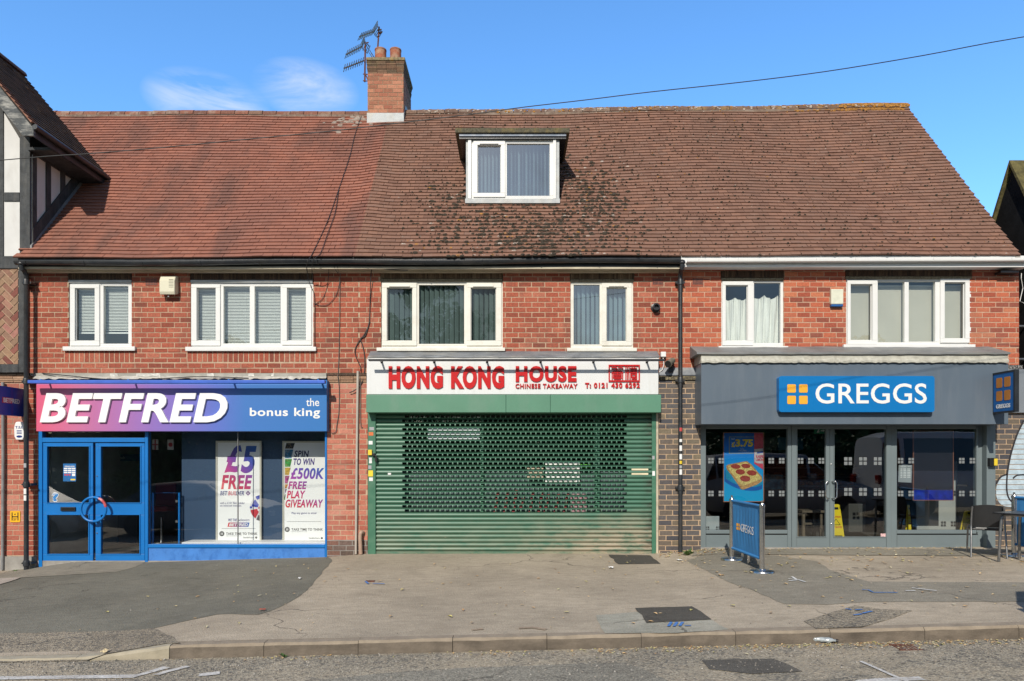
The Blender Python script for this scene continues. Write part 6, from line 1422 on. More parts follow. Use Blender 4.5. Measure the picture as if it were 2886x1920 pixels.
b = MB(); text(b, 'PIZZA', (Q(365,0)[0],Q(410,0)[0],Q(0,284)[1],Q(0,272)[1]), YI-.004, .002); text(b, '+ ANY DRINK', (Q(340,0)[0],Q(436,0)[0],Q(0,305)[1],Q(0,291)[1]), YI-.004, .002); text(b, 'FROM', (Q(258,0)[0],Q(300,0)[0],Q(0,165)[1],Q(0,152)[1]), YI-.004, .002); b.build('small_lettering', m_white, t)
# second hanging frame on the right, paper, small board
t = thing('framed_poster', 'dark window poster with a thin copper frame and deep blue lower edge', 'poster', (7.6,YI,1.0)); x0,x1,z0,z1 = rc(2573,1214,2687,1411,YI)
b = MB(); b.cells((x0,x1,z0,z1), [(x0+.012,x1-.012,z0+.012,z1-.012)], YI-.01, YI+.02); b.build('frame', mat('copper_frame', (.25,.10,.06,1), .5), t)
b = MB(); b.box(x0+.012,x1-.012,YI,YI+.015,z0+.19,z1-.012); b.build('sheet', mat('dark_sheet', (.02,.018,.022,1), .35), t)
b = MB(); b.box(x0+.012,x1-.012,YI,YI+.015,z0+.012,z0+.188); b.build('blue_edge', mat('deep_blue_print', (.008,.02,.30,1), .35, 0, .5, 9), t)
t = thing('opening_times_sheet', 'pale grey opening times sheet taped inside the right bakery window', 'notice', (6.9,.16,1.3)); x0,x1,z0,z1 = rc(2533,1310,2571,1359,.14)
b = MB(); b.hexa([(x0-.01,.14,z0),(x1-.015,.14,z0-.01),(x1-.015,.143,z0-.01),(x0-.01,.143,z0),(x0+.0,.14,z1),(x1,.14,z1-.005),(x1,.143,z1-.005),(x0,.143,z1)]); b.build('sheet', mat('pale_grey_sheet', (.30,.32,.33,1), .5), t)
b = MB(); text(b, 'OPENING TIMES', rc(2538,1313,2567,1317,.138), .137, .001, .01)
for i in range(6):
    for a,c in ((2538,2543),(2546,2554),(2557,2566)): q = rc(a,1321+i*4.6,c,1323.4+i*4.6,.138); b.box(q[0],q[1],.1375,.139,q[2],q[3])
b.build('lettering', m_white, t)
t = thing('window_board', 'small pale board with square cut-outs low in the left bakery window', 'board', (3.5,.2,.4)); x0,x1,z0,z1 = rc(1990,1455,2027,1494,.16)
b = MB(); b.box(x0,x1,.16,.17,z0,z1); b.build('board', mat('pale_grey_board', (.34,.37,.38,1), .5), t)
b = MB()
for u in (1990,2021):
    for i in (0,1):
        for j in (0,1): q = rc(u+i*7-3,1484+j*6.5,u+i*7+2,1489+j*6.5,.158); b.box(q[0],q[1],.158,.1595,q[2],q[3])
b.build('square_markings', mat('dark_square', (.04,.045,.05,1), .5), t)
def wet_floor(u0, u1, v0, v1, y, label):
    x0,x1,z0,z1 = rc(u0,v0,u1,v1,y); t = thing('wet_floor_sign', label, 'caution sign', ((x0+x1)/2,y,z0), 'yellow wet floor signs in the bakery')
    w_ = x1-x0
    for s_ in (0,1):
        b = MB(); yb2 = y+.10*s_; yt = y+.04+.02*s_
        P = lambda a, q, d=0: (x0+w_*a, yb2+(yt-yb2)*q+d, z0+(z1-z0)*q)
        out = [(0,0),(.12,.0),(.14,.04),(.86,.04),(.88,0),(1,0),(.78,.96),(.70,1.0),(.30,1.0),(.22,.96)]
        b.prism(out, lambda a,q: P(a,q), lambda a,q: P(a,q,.018)); b.build('panel', m_yels, t)
    red = MB(); text_map(red, 'CAUTION', lambda a,q,c: P2(.2+.6*a,.60+.055*q,c)) if False else None
    P2 = lambda a, q, c: (x0+w_*a, y+(.04)*q-.003*c-.001, z0+(z1-z0)*q)
    red = MB(); text_map(red, 'CAUTION', lambda a,q,c: P2(.2+.6*a,.585+.055*q,c), .02); text_map(red, 'WET FLOOR', lambda a,q,c: P2(.15+.7*a,.27+.055*q,c), .02); red.build('lettering', mat('caution_red', (.55,.05,.03,1), .5), t)
    k = MB()
    k.prism([(.22,.36),(.78,.36),(.5,.56)], lambda a,q: P2(a,q,.0), lambda a,q: P2(a,q,.6)); k.prism([(.32,.84),(.68,.84),(.66,.91),(.34,.91)], lambda a,q: P2(a,q,.0), lambda a,q: P2(a,q,1)); k.build('symbol', m_black, t)
    k = MB(); k.prism([(.28,.375),(.72,.375),(.5,.535)], lambda a,q: P2(a,q,.8), lambda a,q: P2(a,q,1.2)); k.build('symbol_field', m_yels, t)
m_yels = mat('caution_yellow', (.72,.54,.012,1), .45, 0, .06, 5)
wet_floor(2335, 2380, 1422, 1513, .42, 'yellow wet floor sign standing behind the bakery doors')
wet_floor(2716, 2760, 1440, 1496, .55, 'yellow wet floor sign in the corner behind the grey chair')
wet_floor(2561, 2569, 1424, 1498, .9, 'yellow folded wet floor sign edge behind the opening times sheet')
# interior: counter, screens, partition, chairs
def iv(name, m, rect, y0, y1, label, cat, grp=None):
    x0,x1,z0,z1 = rc(*rect, y0); b = MB(); b.box(x0,x1,y0,y1,z0,z1); o = b.build(name, m, None, bevel=.01); return tag(o, label, cat, grp)
t = thing('bakery_counter', 'dark bakery counter with warm lit shelves deep inside the shop', 'counter', (5.0,4.2,.1))
x0,x1,z0,z1 = rc(2090,1322,2440,1400,4.2); b = MB(); b.box(x0,x1,4.2,5.0,.1,.95); b.build('counter_base', mat('brown_counter', (.10,.065,.04,1), .6, 0, .2, 6), t)
for k in range(3): b = MB(); b.box(x0,x1,4.35,5.0,1.0+k*.22,1.02+k*.22); b.build('shelf', m_alu, t)
lf = MB()
for i in range(60):
    x_ = rnd.uniform(x0+.1,x1-.1); k = rnd.randrange(3); lf.lathe([(.01,0),(.07,.01),(.08,.05),(.04,.09),(.01,.095)], (x_,4.5+rnd.uniform(0,.3),1.021+k*.22), 8)
lf.build('pastries', mat('baked_pastry', (.36,.17,.06,1), .7, 0, .4, 20), t, True)
m_scr = mat('dim_menu_screen', (.02,.10,.22,1), .3)
for i, (u0,u1,lb) in enumerate(((2152,2190,'dim grey menu board, left of the hanging menu boards in the bakery'),(2192,2225,'blue menu board left of the grey mullion in the bakery'),(2246,2264,'blue menu board seen through the left bakery door'))):
    iv('menu_board', mat('grey_screen', (.07,.085,.09,1), .4) if i == 0 else m_scr, (u0,1233,u1,1268), 3.0, 3.06, lb, 'menu board', 'menu boards in the bakery')
t = thing('exit_sign', 'green emergency exit sign hanging at the top of the left bakery door', 'exit sign', (5.6,.5,2.1)); x0,x1,z0,z1 = rc(2295,1207,2327,1223,.5)
b = MB(); b.box(x0,x1,.5,.53,z0,z1); b.build('panel', mat('exit_green', (.015,.20,.10,1), .5), t)
b = MB(); q = lambda a,c: (x0+(x1-x0)*a, z0+(z1-z0)*c); 
for pl in ([(.2,.2),(.3,.2),(.36,.5),(.28,.55)],[(.36,.2),(.44,.25),(.40,.6),(.3,.6)],[(.3,.55),(.42,.55),(.46,.75),(.32,.75)],[(.56,.45),(.75,.45),(.75,.3),(.92,.55),(.75,.8),(.75,.62),(.56,.62)]): b.pxz([q(*p) for p in pl], .497, .4995)
b.build('symbol', m_white, t)
iv('food_poster', mat('teal_food_poster', (.03,.14,.20,1), .5, 0, .6, 9, dirt=(.35,.22,.08,1), dirt_amt=.8, dscale=(5,5,5)), (2152,1338,2208,1380), 2.4, 2.43, 'teal food poster on the counter behind the pizza poster', 'poster')
iv('partition', mat('pale_partition', (.40,.40,.385,1), .6, 0, .04, 2), (2585,1300,2718,1500), .95, 1.0, 'pale low partition standing inside the right bakery window', 'partition')
iv('partition_post', m_white, (2719,1209,2725,1505), .75, .80, 'slim white post beside the wooden unit in the bakery window', 'post')
t = thing('wood_unit', 'pale wooden unit with a shelf top and two sockets in the bakery window corner', 'cabinet', (8.0,.7,.1)); x0,x1,z0,z1 = rc(2726,1371,2752,1505,.7)
b = MB(); b.box(x0,x1+.1,.7,1.0,.1,z1); b.build('body', mat('pale_oak', (.36,.25,.17,1), .6, 0, .15, 6), t); b = MB(); b.box(x0-.03,x1+.12,.66,1.02,z1,z1+.03); b.build('top', mat('oak_top', (.30,.22,.15,1), .6), t)
for v in (1416,1425): x_, z_ = px(2730,v,.7); b = MB(); b.box(x_-.02,x_+.02,.69,.6995,z_-.02,z_+.02); b.build('socket', m_black, t)
# bin-like pale unit and table inside the doors
iv('pale_bin', mat('pale_bin_grey', (.06,.058,.052,1), .6), (2392,1420,2440,1500), 1.6, 2.0, 'pale square bin inside the right bakery door', 'bin')
m_oak = mat('light_wood', (.12,.09,.06,1), .6, 0, .15, 6)
t = thing('wooden_stool', 'light wooden stool inside the left bakery door', 'stool', (5.2,1.3,.1)); xc = px(2290,0,1.3)[0]
for sx in (-.17,.17):
    for sy in (0,.3): b = MB(); b.box(xc+sx-.025,xc+sx+.025,1.3+sy,1.35+sy,.1,.62); b.build('leg', m_oak, t)
b = MB(); b.box(xc-.22,xc+.22,1.25,1.68,.62,.66); b.build('seat', m_oak, t); b = MB(); b.box(xc-.145,xc+.145,1.3,1.33,.38,.42); b.build('stretcher', m_oak, t)

# ------------------------------------------------------------------ alarm boxes, plates
t = thing('alarm_box', 'cream louvred alarm box between the windows over the betting shop', 'alarm box', (-6.1,0,4.7), 'boxes fixed to the upper brickwork')
x0,x1,z0,z1 = rc(452.8,776.5,495.9,840,-.1); b = MB(); z2 = z0+.07
prof = [(.0,z2+.02),(-.13,z0+.05),(-.15,z0+.10),(-.15,z1-.1),(-.11,z1-.02),(-.06,z1),(.0,z1)]
b.prism(prof, lambda y,z: (x0,y,z), lambda y,z: (x1,y,z)); b.build('case', mat('cream_plastic', (.62,.59,.45,1), .45, 0, .04, 3), t, bevel=.012)
b = MB()
for i in range(6): z = z1-.09-i*.026; b.box(x1-.10,x1-.02,-.1515,-.1495,z,z+.007)
b.build('louvre_shade_lines', mat('louvre_shadow', (.10,.095,.07,1), .6), t); b = MB(); b.lathe([(.012,0),(.012,-.01)], ((x0+x1)/2,-.09,z0+.03), 10, 'y'); b.build('screw', m_alu, t)  # dark strips painted as the shade between the louvre blades
t = thing('alarm_box', 'cream alarm box with a blue base between the windows over the bakery', 'alarm box', (5.7,0,4.4), 'boxes fixed to the upper brickwork')
x0,x1,z0,z1 = rc(2342,815,2376.5,858,-.06); b = MB(); b.box(x0,x1,-.075,-.002,z0,z1); b.build('case', mat('ivory_plastic', (.64,.64,.52,1), .4), t, bevel=.014)
b = MB(); b.box(x0+.004,x1-.004,-.07,-.002,z0-.038,z0-.001); b.build('blue_base', mat('alarm_blue', (.02,.10,.30,1), .3), t, bevel=.006)
t = thing('alarm_box', 'white rounded burglar alarm with a blue oval, half behind the left drainpipe', 'alarm box', (-8.7,0,2.1))
x0,x1,z0,z1 = rc(41,1189,69,1240,-.05); b = MB(); w_ = x1-x0
b.prism([(x0+.03,z0),(x1-.03,z0),(x1,z0+.06),(x1+.005,z1-.1),(x1-.02,z1-.01),(x1-.05,z1),(x0+.05,z1),(x0+.02,z1-.01),(x0-.005,z1-.1),(x0,z0+.06)], lambda x,z: (x,-.06,z), lambda x,z: (x,-.002,z)); b.build('case', m_white, t, bevel=.012)
b = MB(); text(b, 'T.S.I.', rc(43,1201,64,1208,-.062), -.0625, .002, .03)
for i in range(3): q = rc(47,1213+i*4,61,1215+i*4,-.062); b.box(q[0],q[1],-.0625,-.061,q[2],q[3])
b.build('lettering', mat('alarm_navy', (.02,.04,.20,1), .5), t); x_, z_ = px(54.5,1230.5,-.06); b = MB(); b.prism([(x_+.05*math.cos(a),z_+.02*math.sin(a)) for a in [6.2832*k/20 for k in range(20)]], lambda x,z: (x,-.064,z), lambda x,z: (x,-.0605,z)); b.build('oval_lens', mat('lens_blue', (.01,.03,.18,1), .25), t)
t = thing('hydrant_plate', 'yellow hydrant plate with a black H on the brick by the left drainpipe', 'plate', (-8.75,0,.6)); x0,x1,z0,z1 = rc(28.5,1440.6,57,1472,-.01)
b = MB(); b.pxz(rrect(x0,x1,z0,z1,.015), -.012, -.001); b.build('plate', mat('hydrant_yellow', (.78,.42,.01,1), .45), t)
b = MB(); W = x1-x0
for a in (.16,.74): b.box(x0+a*W,x0+a*W+.017,-.014,-.0122,z0+.03,z1-.025)
b.box(x0+.16*W,x0+.78*W,-.014,-.0122,(z0+z1)/2-.012,(z0+z1)/2+.006); text(b, '4', (x0+.40*W,x0+.56*W,(z0+z1)/2+.025,z1-.04), -.014, .002, .02); text(b, '27', (x0+.32*W,x0+.66*W,z0+.03,(z0+z1)/2-.03), -.014, .002, .02); b.build('lettering', m_black, t)

# ------------------------------------------------------------------ pipes and cables on the front
def cable(name, pts, r, m, label, cat='cable', grp=None, n=6):
    b = MB(); b.tube(pts, r, n); o = b.build(name, m, None, True); return tag(o, label, cat, grp)
def wp(u, v, y=-.02): x, z = px(u, v, y); return (x, y, z)
def smooth(pts, k=8):
    P = [Vector(p) for p in pts]; out = []
    for i in range(len(P)-1):
        p0,p1,p2,p3 = P[max(0,i-1)],P[i],P[i+1],P[min(len(P)-1,i+2)]
        for j in range(k):
            t_ = j/k; out.append(.5*((2*p1)+(p2-p0)*t_+(2*p0-5*p1+4*p2-p3)*t_*t_+(3*p1-p0-3*p2+p3)*t_**3))
    return out+[P[-1]]
cable('conduit', [wp(1008.5,1046,-.04),wp(1006,1250,-.04),wp(1003,1562,-.04)], .022, mat('pale_grey_conduit', (.42,.38,.33,1), .5, 0, .1, 6), 'pale straight conduit running down the pink brick pier', 'pipe', None, 10)
cable('conduit', [wp(8,1078,-.05),wp(9,1300,-.05),wp(7,1606,-.05)], .026, mat('grey_conduit', (.22,.22,.22,1), .5, 0, .2, 6), 'grey conduit under the navy projecting sign', 'pipe', None, 10)
o = cable('drain_stub', smooth([wp(1024,1502,-.01),wp(1018,1501,-.07),wp(1015,1512,-.08),wp(1016,1540,-.08),wp(1017,1562,-.07)]), .034, mat('beige_pipe', (.40,.27,.20,1), .6, 0, .12, 8), 'short bent beige pipe at the foot of the pink brick pier', 'pipe', None, 12)
gcab = 'cables hanging over the takeaway brickwork'
cable('cable', smooth([wp(866,768,-.2),wp(870,790,-.12),wp(877,810),wp(885,828),wp(887,860),wp(887,960),wp(889,985)]), .006, m_cable, 'thin black cable hanging beside the wide betting shop window', grp=gcab)
cable('cable', smooth([wp(950,742,-.25),wp(952,770,-.2),wp(930,740,-.24),wp(924,800),wp(910,840),wp(887,858)]), .005, m_cable, 'thin looping cable nearest the wide betting shop window', grp=gcab)
cable('cable', smooth([wp(958,790),wp(948,830),wp(925,858),wp(900,861),wp(888,855)]), .005, m_cable, 'lowest of the looping cables beside the betting shop window', grp=gcab)
cable('cable', smooth([wp(959,770,-.1),wp(958,800),wp(957,900),wp(955,1000),wp(953,1052),wp(952,1060,-.06),wp(956,1100),wp(955,1160),wp(949,1200),wp(947,1216),wp(938,1221),wp(934,1220)]), .006, m_graycable, 'straight thin cable dropping past the missing brick to the pink pier', grp=gcab)
cable('cable', smooth([wp(1150,762,-.2),wp(1100,760,-.2),wp(1056,757,-.2),wp(1046,770,-.1),wp(1043,850),wp(1040,910),wp(1028,940),wp(1010,965),wp(1001,985),wp(1003,1005),wp(1016,1035),wp(1015,1046,-.05)]), .008, m_cable, 'black cable curving down from the eaves to the conduit', grp=gcab)
cable('cable', smooth([wp(1042,905),wp(1030,945),wp(1016,955),wp(1022,975),wp(1028,1010),wp(1026,1060),wp(1016,1085),wp(1000,1100,-.05),wp(985,1107,-.04)]), .009, m_cable, 'thick black cable with a bent loose end on the pink pier', grp=gcab)
cable('cable', smooth([wp(1014,1046,-.05),wp(1016,1100),wp(1016,1180),wp(1018,1203),wp(1022,1204)]), .006, m_graycable, 'thin cable hooked at its end beside the conduit', grp=gcab)
cable('cable', smooth([wp(118,1052,-.05),wp(180,1058,-.09),wp(300,1069,-.12),wp(420,1069,-.12),wp(560,1062,-.12),wp(700,1066,-.10)]), .008, m_cable, 'black cable lying along the foil flashing above the blue trough')
# overhead line and cable over the roof
ow = [(-3000,640),(-1200,560),(0,452),(245,434),(490,413),(735,389),(930,370),(1126,347),(1347,320),(1470,303),(1650,282),(1837,259),(2080,233),(2326,202),(2600,157),(2886,104),(3500,10),(4600,-180)]
cable('overhead_wire', smooth([(px(u,v,-4.67)[0],-4.67,px(u,v,-4.67)[1]) for u,v in ow], 4), .0055, m_cable, 'long black overhead wire crossing the sky and roofs', 'overhead wire')
def rp(u, v, lift=.03):
    """photo pixel -> a point just above the tiled roof"""
    k = (VH-v)/F; d = (3.494-1.231*11.75)/(k-1.231); x = (u-UC)/F*d
    t_ = (d-D0-YE)/(YR-YE); p = roof_pt(x, max(0,min(.99,t_)), lift); return (p.x, p.y, p.z)
cable('aerial_cable', smooth([rp(1019,330),rp(1000,380),rp(985,440),rp(955,530),rp(925,620),rp(895,690),rp(880,722)]+[wp(868,735,-.42),wp(864,745,-.36),wp(866,768,-.24)], 5), .007, m_cable, 'black aerial cable running from the chimney down the red roof', 'cable', 'aerial cables on the roof')
cable('aerial_cable', smooth([rp(955,530,.04),rp(945,600,.04),rp(925,660,.04),rp(912,700,.04),rp(903,722,.04)]+[wp(888,728,-.42),wp(880,745,-.38),wp(880,775,-.2),wp(882,800,-.03)], 5), .006, m_cable, 'thin second aerial cable lower on the red roof', 'cable', 'aerial cables on the roof')

# ------------------------------------------------------------------ aerials on the chimney
def yagi(t, boom, n, el, refl=None, tilt=(0,0,1)):
    b = MB(); a, c = Vector(boom[0]), Vector(boom[1]); b.tube([a,c], .016, 6)
    ax = (c-a).normalized(); side = ax.cross(Vector((0,0,1))).normalized(); up = side.cross(ax)
    e_dir = (side*.95+up*.28).normalized()
    for i in range(n):
        p = a+(c-a)*(.03+.9*i/(n-1)); b.tube([p-e_dir*el*.5,p+e_dir*el*.5], .009, 5)
    b.build('boom', m_alu, t)
    if refl:
        r_ = MB()
        for s_ in (-1,1):
            o0 = c+ax*.05
            for k in range(4): q = o0+up*s_*(.02+.03*k)+ax*.02*k; r_.tube([q-e_dir*.12,q+e_dir*.12], .008, 5)
            r_.tube([o0-e_dir*.1,o0+up*s_*.12+ax*.06-e_dir*.1], .007, 5); r_.tube([o0+e_dir*.1,o0+up*s_*.12+ax*.06+e_dir*.1], .007, 5)
        r_.build('reflector', m_alu, t)
ym = YC+.12
def ap(u, v, y=ym): x, z = px(u, v, y); return (x, y, z)
A1 = thing('tv_aerial', 'rusty aerial mast with two stacked aerials clamped to the left side of the chimney', 'aerial', ap(1028,231))
b = MB(); b.tube([ap(1028,231),ap(1029.5,119)], .019, 8); b.build('mast', m_rust, A1, True)
yagi(A1, (ap(975,154,ym-.25),ap(1021,131,ym)), 9, .26, True); yagi(A1, (ap(969,193,ym-.25),ap(1026,171,ym)), 9, .22)
b = MB()
for v in (209,228): b.tube([ap(1023,v),ap(1040,v+1,ym)], .012, 6)
b.tube([ap(1030,210),ap(1038,228,ym)], .012, 6); b.tube([ap(1038,208),ap(1039,230)], .016, 6); b.build('bracket', m_rust, A1); b = MB(); b.tube([ap(1026,122),ap(1039,120)], .014, 6); b.build('clamp', m_rust, A1)
b = MB(); p0 = Vector(ap(1037,135)); 
for k in (0,1): b.tube([p0+Vector((.0,0,-.07*k)),p0+Vector((.17,.3,-.17-.07*k))], .006, 5)
for k in range(4): q = p0+Vector((.17,.3,-.17))*(.35+.2*k); b.tube([q+Vector((-.03,0,.06)),q+Vector((.03,0,-.13))], .005, 5)
b.build('rear_reflector', m_alu, A1)
A2 = thing('tv_aerial', 'taller single aerial on a thin rusty mast behind the left chimney pot', 'aerial', ap(1064,170,YC+.7))
b = MB(); b.tube([ap(1062,176,YC+.7),ap(1068.5,76,YC+.7)], .018, 8); b.build('mast', m_rust, A2, True)
yagi(A2, (ap(1013,104,YC+.35),ap(1056,88,YC+.65)), 9, .24, True); b = MB(); b.tube([ap(1064,86,YC+.68),ap(1075,83,YC+.72)], .014, 6); b.tube([ap(1068,95,YC+.7),ap(1076,91,YC+.75)], .02, 6); b.build('clamp', m_rust, A2)

# ------------------------------------------------------------------ pavement furniture by the bakery
m_chrome = mat('polished_chrome', (.70,.70,.70,1), .12, 1.0, .04, 6)
def barrier_post(t, x, y, h=.99):
    z = gz(x, y); b = MB(); b.lathe([(.172,0),(.172,.018),(.165,.028),(.06,.036),(.05,.05),(.036,.052)], (x,y,z), 28); b.build('base', m_steel, t, True)
    b = MB(); b.lathe([(.036,.052),(.036,h-.06),(.042,h-.055),(.042,h-.03),(.036,h-.028),(.03,h-.012),(.012,h-.006),(.017,h+.012),(.015,h+.03),(.004,h+.036)], (x,y,z), 18); b.build('post', m_steel, t, True); return z
m_banner = mat('blue_banner_cloth', (.035,.20,.46,1), .75, 0, .08, 5)
def banner_barrier(A, Bp, label, txt=True, h=.99):
    t = thing('banner_barrier', label, 'barrier', (A[0],A[1],gz(*A)), 'chrome banner barriers outside the bakery')
    za_ = barrier_post(t, *A, h); zb_ = barrier_post(t, *Bp, h); a, c = Vector((A[0],A[1],za_)), Vector((Bp[0],Bp[1],zb_)); d_ = (c-a); L = d_.length; u_ = d_.normalized(); nrm = u_.cross(Vector((0,0,1))).normalized()
    if nrm.x > 0: nrm = -nrm
    lo_h, hi_h = .19, h-.05
    def pt(s_, q, o_=0):
        w_ = .0028*math.sin(s_*58+q*5+2*math.sin(q*4))*(1-abs(2*q-1)**3)+.006*math.sin(s_*9+1.2)*(1-abs(2*q-1)**3)
        return a+u_*(.05+(L-.10)*s_)+Vector((0,0,lo_h+(hi_h-lo_h)*q))+nrm*(w_+o_)
    b = MB(); nx, nz = 60, 14
    b.add([pt(i/nx,k/nz) for k in range(nz+1) for i in range(nx+1)], [(k*(nx+1)+i,k*(nx+1)+i+1,(k+1)*(nx+1)+i+1,(k+1)*(nx+1)+i) for k in range(nz) for i in range(nx)])
    b.build('banner', m_banner, t, True)
    for hh, nm in ((hi_h,'top_rail'),(lo_h,'bottom_rail')):
        b = MB(); b.tube([a+u_*.03+Vector((0,0,hh)),c-u_*.03+Vector((0,0,hh))], .022, 10); b.build(nm, m_banner, t, True)
    if txt:
        b = MB(); text_map(b, 'GREGGS', lambda s_,q,e: pt(.30+.48*s_, .405+.16*q, .006+.001*e), .0); b.build('lettering', m_white, t)
        b = MB()
        for i in (0,1):
            for j in (0,1): b.prism([(.155+.062*i,.42+.075*j),(.205+.062*i,.42+.075*j),(.205+.062*i,.48+.075*j),(.155+.062*i,.48+.075*j)], lambda s_,q: pt(s_,q,.003), lambda s_,q: pt(s_,q,.005))
        b.build('square_emblem', m_or, t)
    return t
G1 = gp(2148, 1614); G0 = gp(2062.7, 1578)
banner_barrier(G0, G1, 'blue banner barrier with white capitals and orange squares before the pizza poster')
banner_barrier((8.07,-1.05), (8.25,-2.3), 'blue banner barrier at the far end beside the café table', False)
# folded table leaning behind the banner
t = thing('folded_table', 'folded café table on chrome legs tucked behind the blue banner', 'table', (3.66,-1.5,.05))
b = MB(); b.box(3.63,3.66,-1.95,-1.28,.36,.92); b.build('tabletop', m_black, t, bevel=.01)
for x_, y_ in ((3.67,-1.15),(3.62,-1.58),(3.70,-1.78)): b = MB(); z = gz(x_,y_); b.tube([(x_,y_,z),(x_,y_,.9)], .019, 10); b.build('leg', m_chrome, t, True)
# chair
m_chair = mat('dark_grey_moulded_plastic', (.022,.023,.025,1), .33, 0, .08, 5, .1, 60)
CH = thing('cafe_chair', 'dark grey plastic chair with silver legs turned to the table', 'chair', (0,0,0))
b = MB(); n, k = 14, 8
def bk(i, j, o_=0):
    s_ = i/n*2-1; q = j/k; w_ = .205+.012*q; z = .475+.36*q
    return (s_*w_, -.21-.055*q+.055*s_*s_+o_, z-.03*s_*s_*(1 if j == k else 0)*1.0)
b.add([bk(i,j) for j in range(k+1) for i in range(n+1)]+[bk(i,j,.012) for j in range(k+1) for i in range(n+1)],
  [(j*(n+1)+i,j*(n+1)+i+1,(j+1)*(n+1)+i+1,(j+1)*(n+1)+i) for j in range(k) for i in range(n)]+[((k+1)*(n+1)+j*(n+1)+i+1,(k+1)*(n+1)+j*(n+1)+i,(k+1)*(n+1)+(j+1)*(n+1)+i,(k+1)*(n+1)+(j+1)*(n+1)+i+1) for j in range(k) for i in range(n)]+[(k*(n+1)+i,k*(n+1)+i+1,(2*k+1)*(n+1)+i+1,(2*k+1)*(n+1)+i) for i in range(n)])
b.build('backrest', m_chair, CH, True)
b = MB(); b.prism(rrect(-.215,.215,-.20,.23,.06), lambda x,y: (x,y,.44+.012*(y+.2)), lambda x,y: (x,y,.465+.012*(y+.2))); b.build('seat', m_chair, CH, bevel=.008)
b = MB(); b.tube([(-.2,-.19,.435),(.2,-.19,.435),(.2,.2,.435),(-.2,.2,.435),(-.2,-.19,.435)], .014, 8); b.build('seat_frame', m_chair, CH, True)
for sx in (-1,1):
    b = MB(); b.tube(smooth([(sx*.235,-.33,0),(sx*.228,-.27,.3),(sx*.222,-.225,.5),(sx*.215,-.235,.7),(sx*.207,-.25,.80)],4), .014, 10); b.build('leg', m_alu, CH, True)
    b = MB(); b.tube([(sx*.225,.24,0),(sx*.215,.20,.44)], .014, 10); b.build('leg', m_alu, CH, True)
cxy = (7.66,-.98); CH.location = (cxy[0], cxy[1], gz(*cxy)-.0); CH.rotation_euler = (0,0,R(-27))
# table
TB = thing('cafe_table', 'square black topped café table with silver legs at the end of the bakery', 'table', (0,0,0))
b = MB(); b.prism(rrect(-.36,.36,-.36,.36,.04), lambda x,y: (x,y,.725), lambda x,y: (x,y,.745)); b.build('tabletop', m_black, TB, bevel=.006)
b = MB(); b.prism(rrect(-.345,.345,-.345,.345,.04), lambda x,y: (x,y,.7455), lambda x,y: (x,y,.748)); b.build('top_surface', mat('grey_laminate', (.05,.052,.055,1), .3), TB)
for sx in (-1,1):
    for sy in (-1,1): b = MB(); b.tube(smooth([(sx*.05,sy*.05,.70),(sx*.2,sy*.2,.71),(sx*.26,sy*.26,.66),(sx*.28,sy*.28,.3),(sx*.29,sy*.29,0)],5), .021, 10); b.build('leg', m_alu, TB, True)
txy = (7.78,-1.78); TB.location = (txy[0], txy[1], gz(*txy)); TB.rotation_euler = (0,0,R(28))
x_, y_ = 8.2,-1.62; t = thing('barrier_foot', 'silver bar with a dark rubber end lying by the table legs', 'bar', (x_,y_,gz(x_,y_))); z = gz(x_,y_)+.12
b = MB(); b.tube([(x_-.12,y_,z),(x_+.3,y_-.1,z)], .04, 12); b.build('bar', m_alu, t, True); b = MB(); b.tube([(x_-.17,y_+.012,z),(x_-.125,y_+.001,z)], .046, 12); b.build('rubber_end', m_black, t, True)
b = MB(); b.tube([(x_+.1,y_-.05,z-.03),(x_+.1,y_-.05,z-.12)], .02, 8); b.build('support', m_alu, t)

# ------------------------------------------------------------------ litter, leaves, weeds, drain
m_leaf = island_mat('dry_leaf', [(.52,.32,.13,1),(.62,.47,.27,1),(.42,.24,.11,1),(.64,.52,.30,1),(.44,.40,.14,1),(.66,.60,.44,1)], .9, .2, 40, 0)
lv = MB()
def leaf(x, y, s, lift=.004):
    a = rnd.random()*6.28; z = gz(x, y)+lift; n_ = [(-.5,0),(-.2,.24),(.15,.26),(.5,0),(.15,-.22),(-.2,-.25)]
    c_, s_ = math.cos(a), math.sin(a); t1, t2 = rnd.uniform(-.5,.5), rnd.uniform(0,.9)
    lv.add([(x+s*(p*c_-q*s_), y+s*(p*s_+q*c_), z+s*(abs(q)*t2+(p+.5)*.3*abs(t1)+.02)) for p,q in n_], [(0,1,2,3),(0,3,4,5)])
def scatter(n, f, s0, s1, lift=.004):
    for _ in range(n):
        x, y = f(); leaf(x, y, rnd.uniform(s0,s1), lift)
scatter(230, lambda: (rnd.uniform(-5,8.6), rnd.uniform(-5.2,-.1)), .025, .07, .012)
scatter(200, lambda: (rnd.uniform(2.4,8.6), -abs(rnd.gauss(0,1.5))-.05), .035, .085, .012)
scatter(120, lambda: (rnd.gauss(3.2,.35), -abs(rnd.gauss(0,.25))-.05), .03, .07, .012)
scatter(160, lambda: (rnd.uniform(3.4,8), -abs(rnd.gauss(0,.05))-.03), .025, .06, .012)
scatter(60, lambda: (rnd.uniform(-2.3,2.4), -abs(rnd.gauss(0,.05))-.03), .012, .03, .012)
scatter(60, lambda: (rnd.uniform(-5,5), YK-abs(rnd.gauss(0,.09))-.02), .01, .035)
for xc, w_, n_ in ((1.0,.3,70),(-.15,.25,40),(2.45,.35,150),(3.55,.5,260),(1.75,.25,90),(-2.0,.2,30),(4.5,.4,90)): scatter(int(n_*.8), lambda: (rnd.gauss(xc,w_), YK-abs(rnd.gauss(0,.10))-.025), .015, .042)
lv.build('fallen_leaves', m_leaf, None, kind='stuff')
st = MB(); 
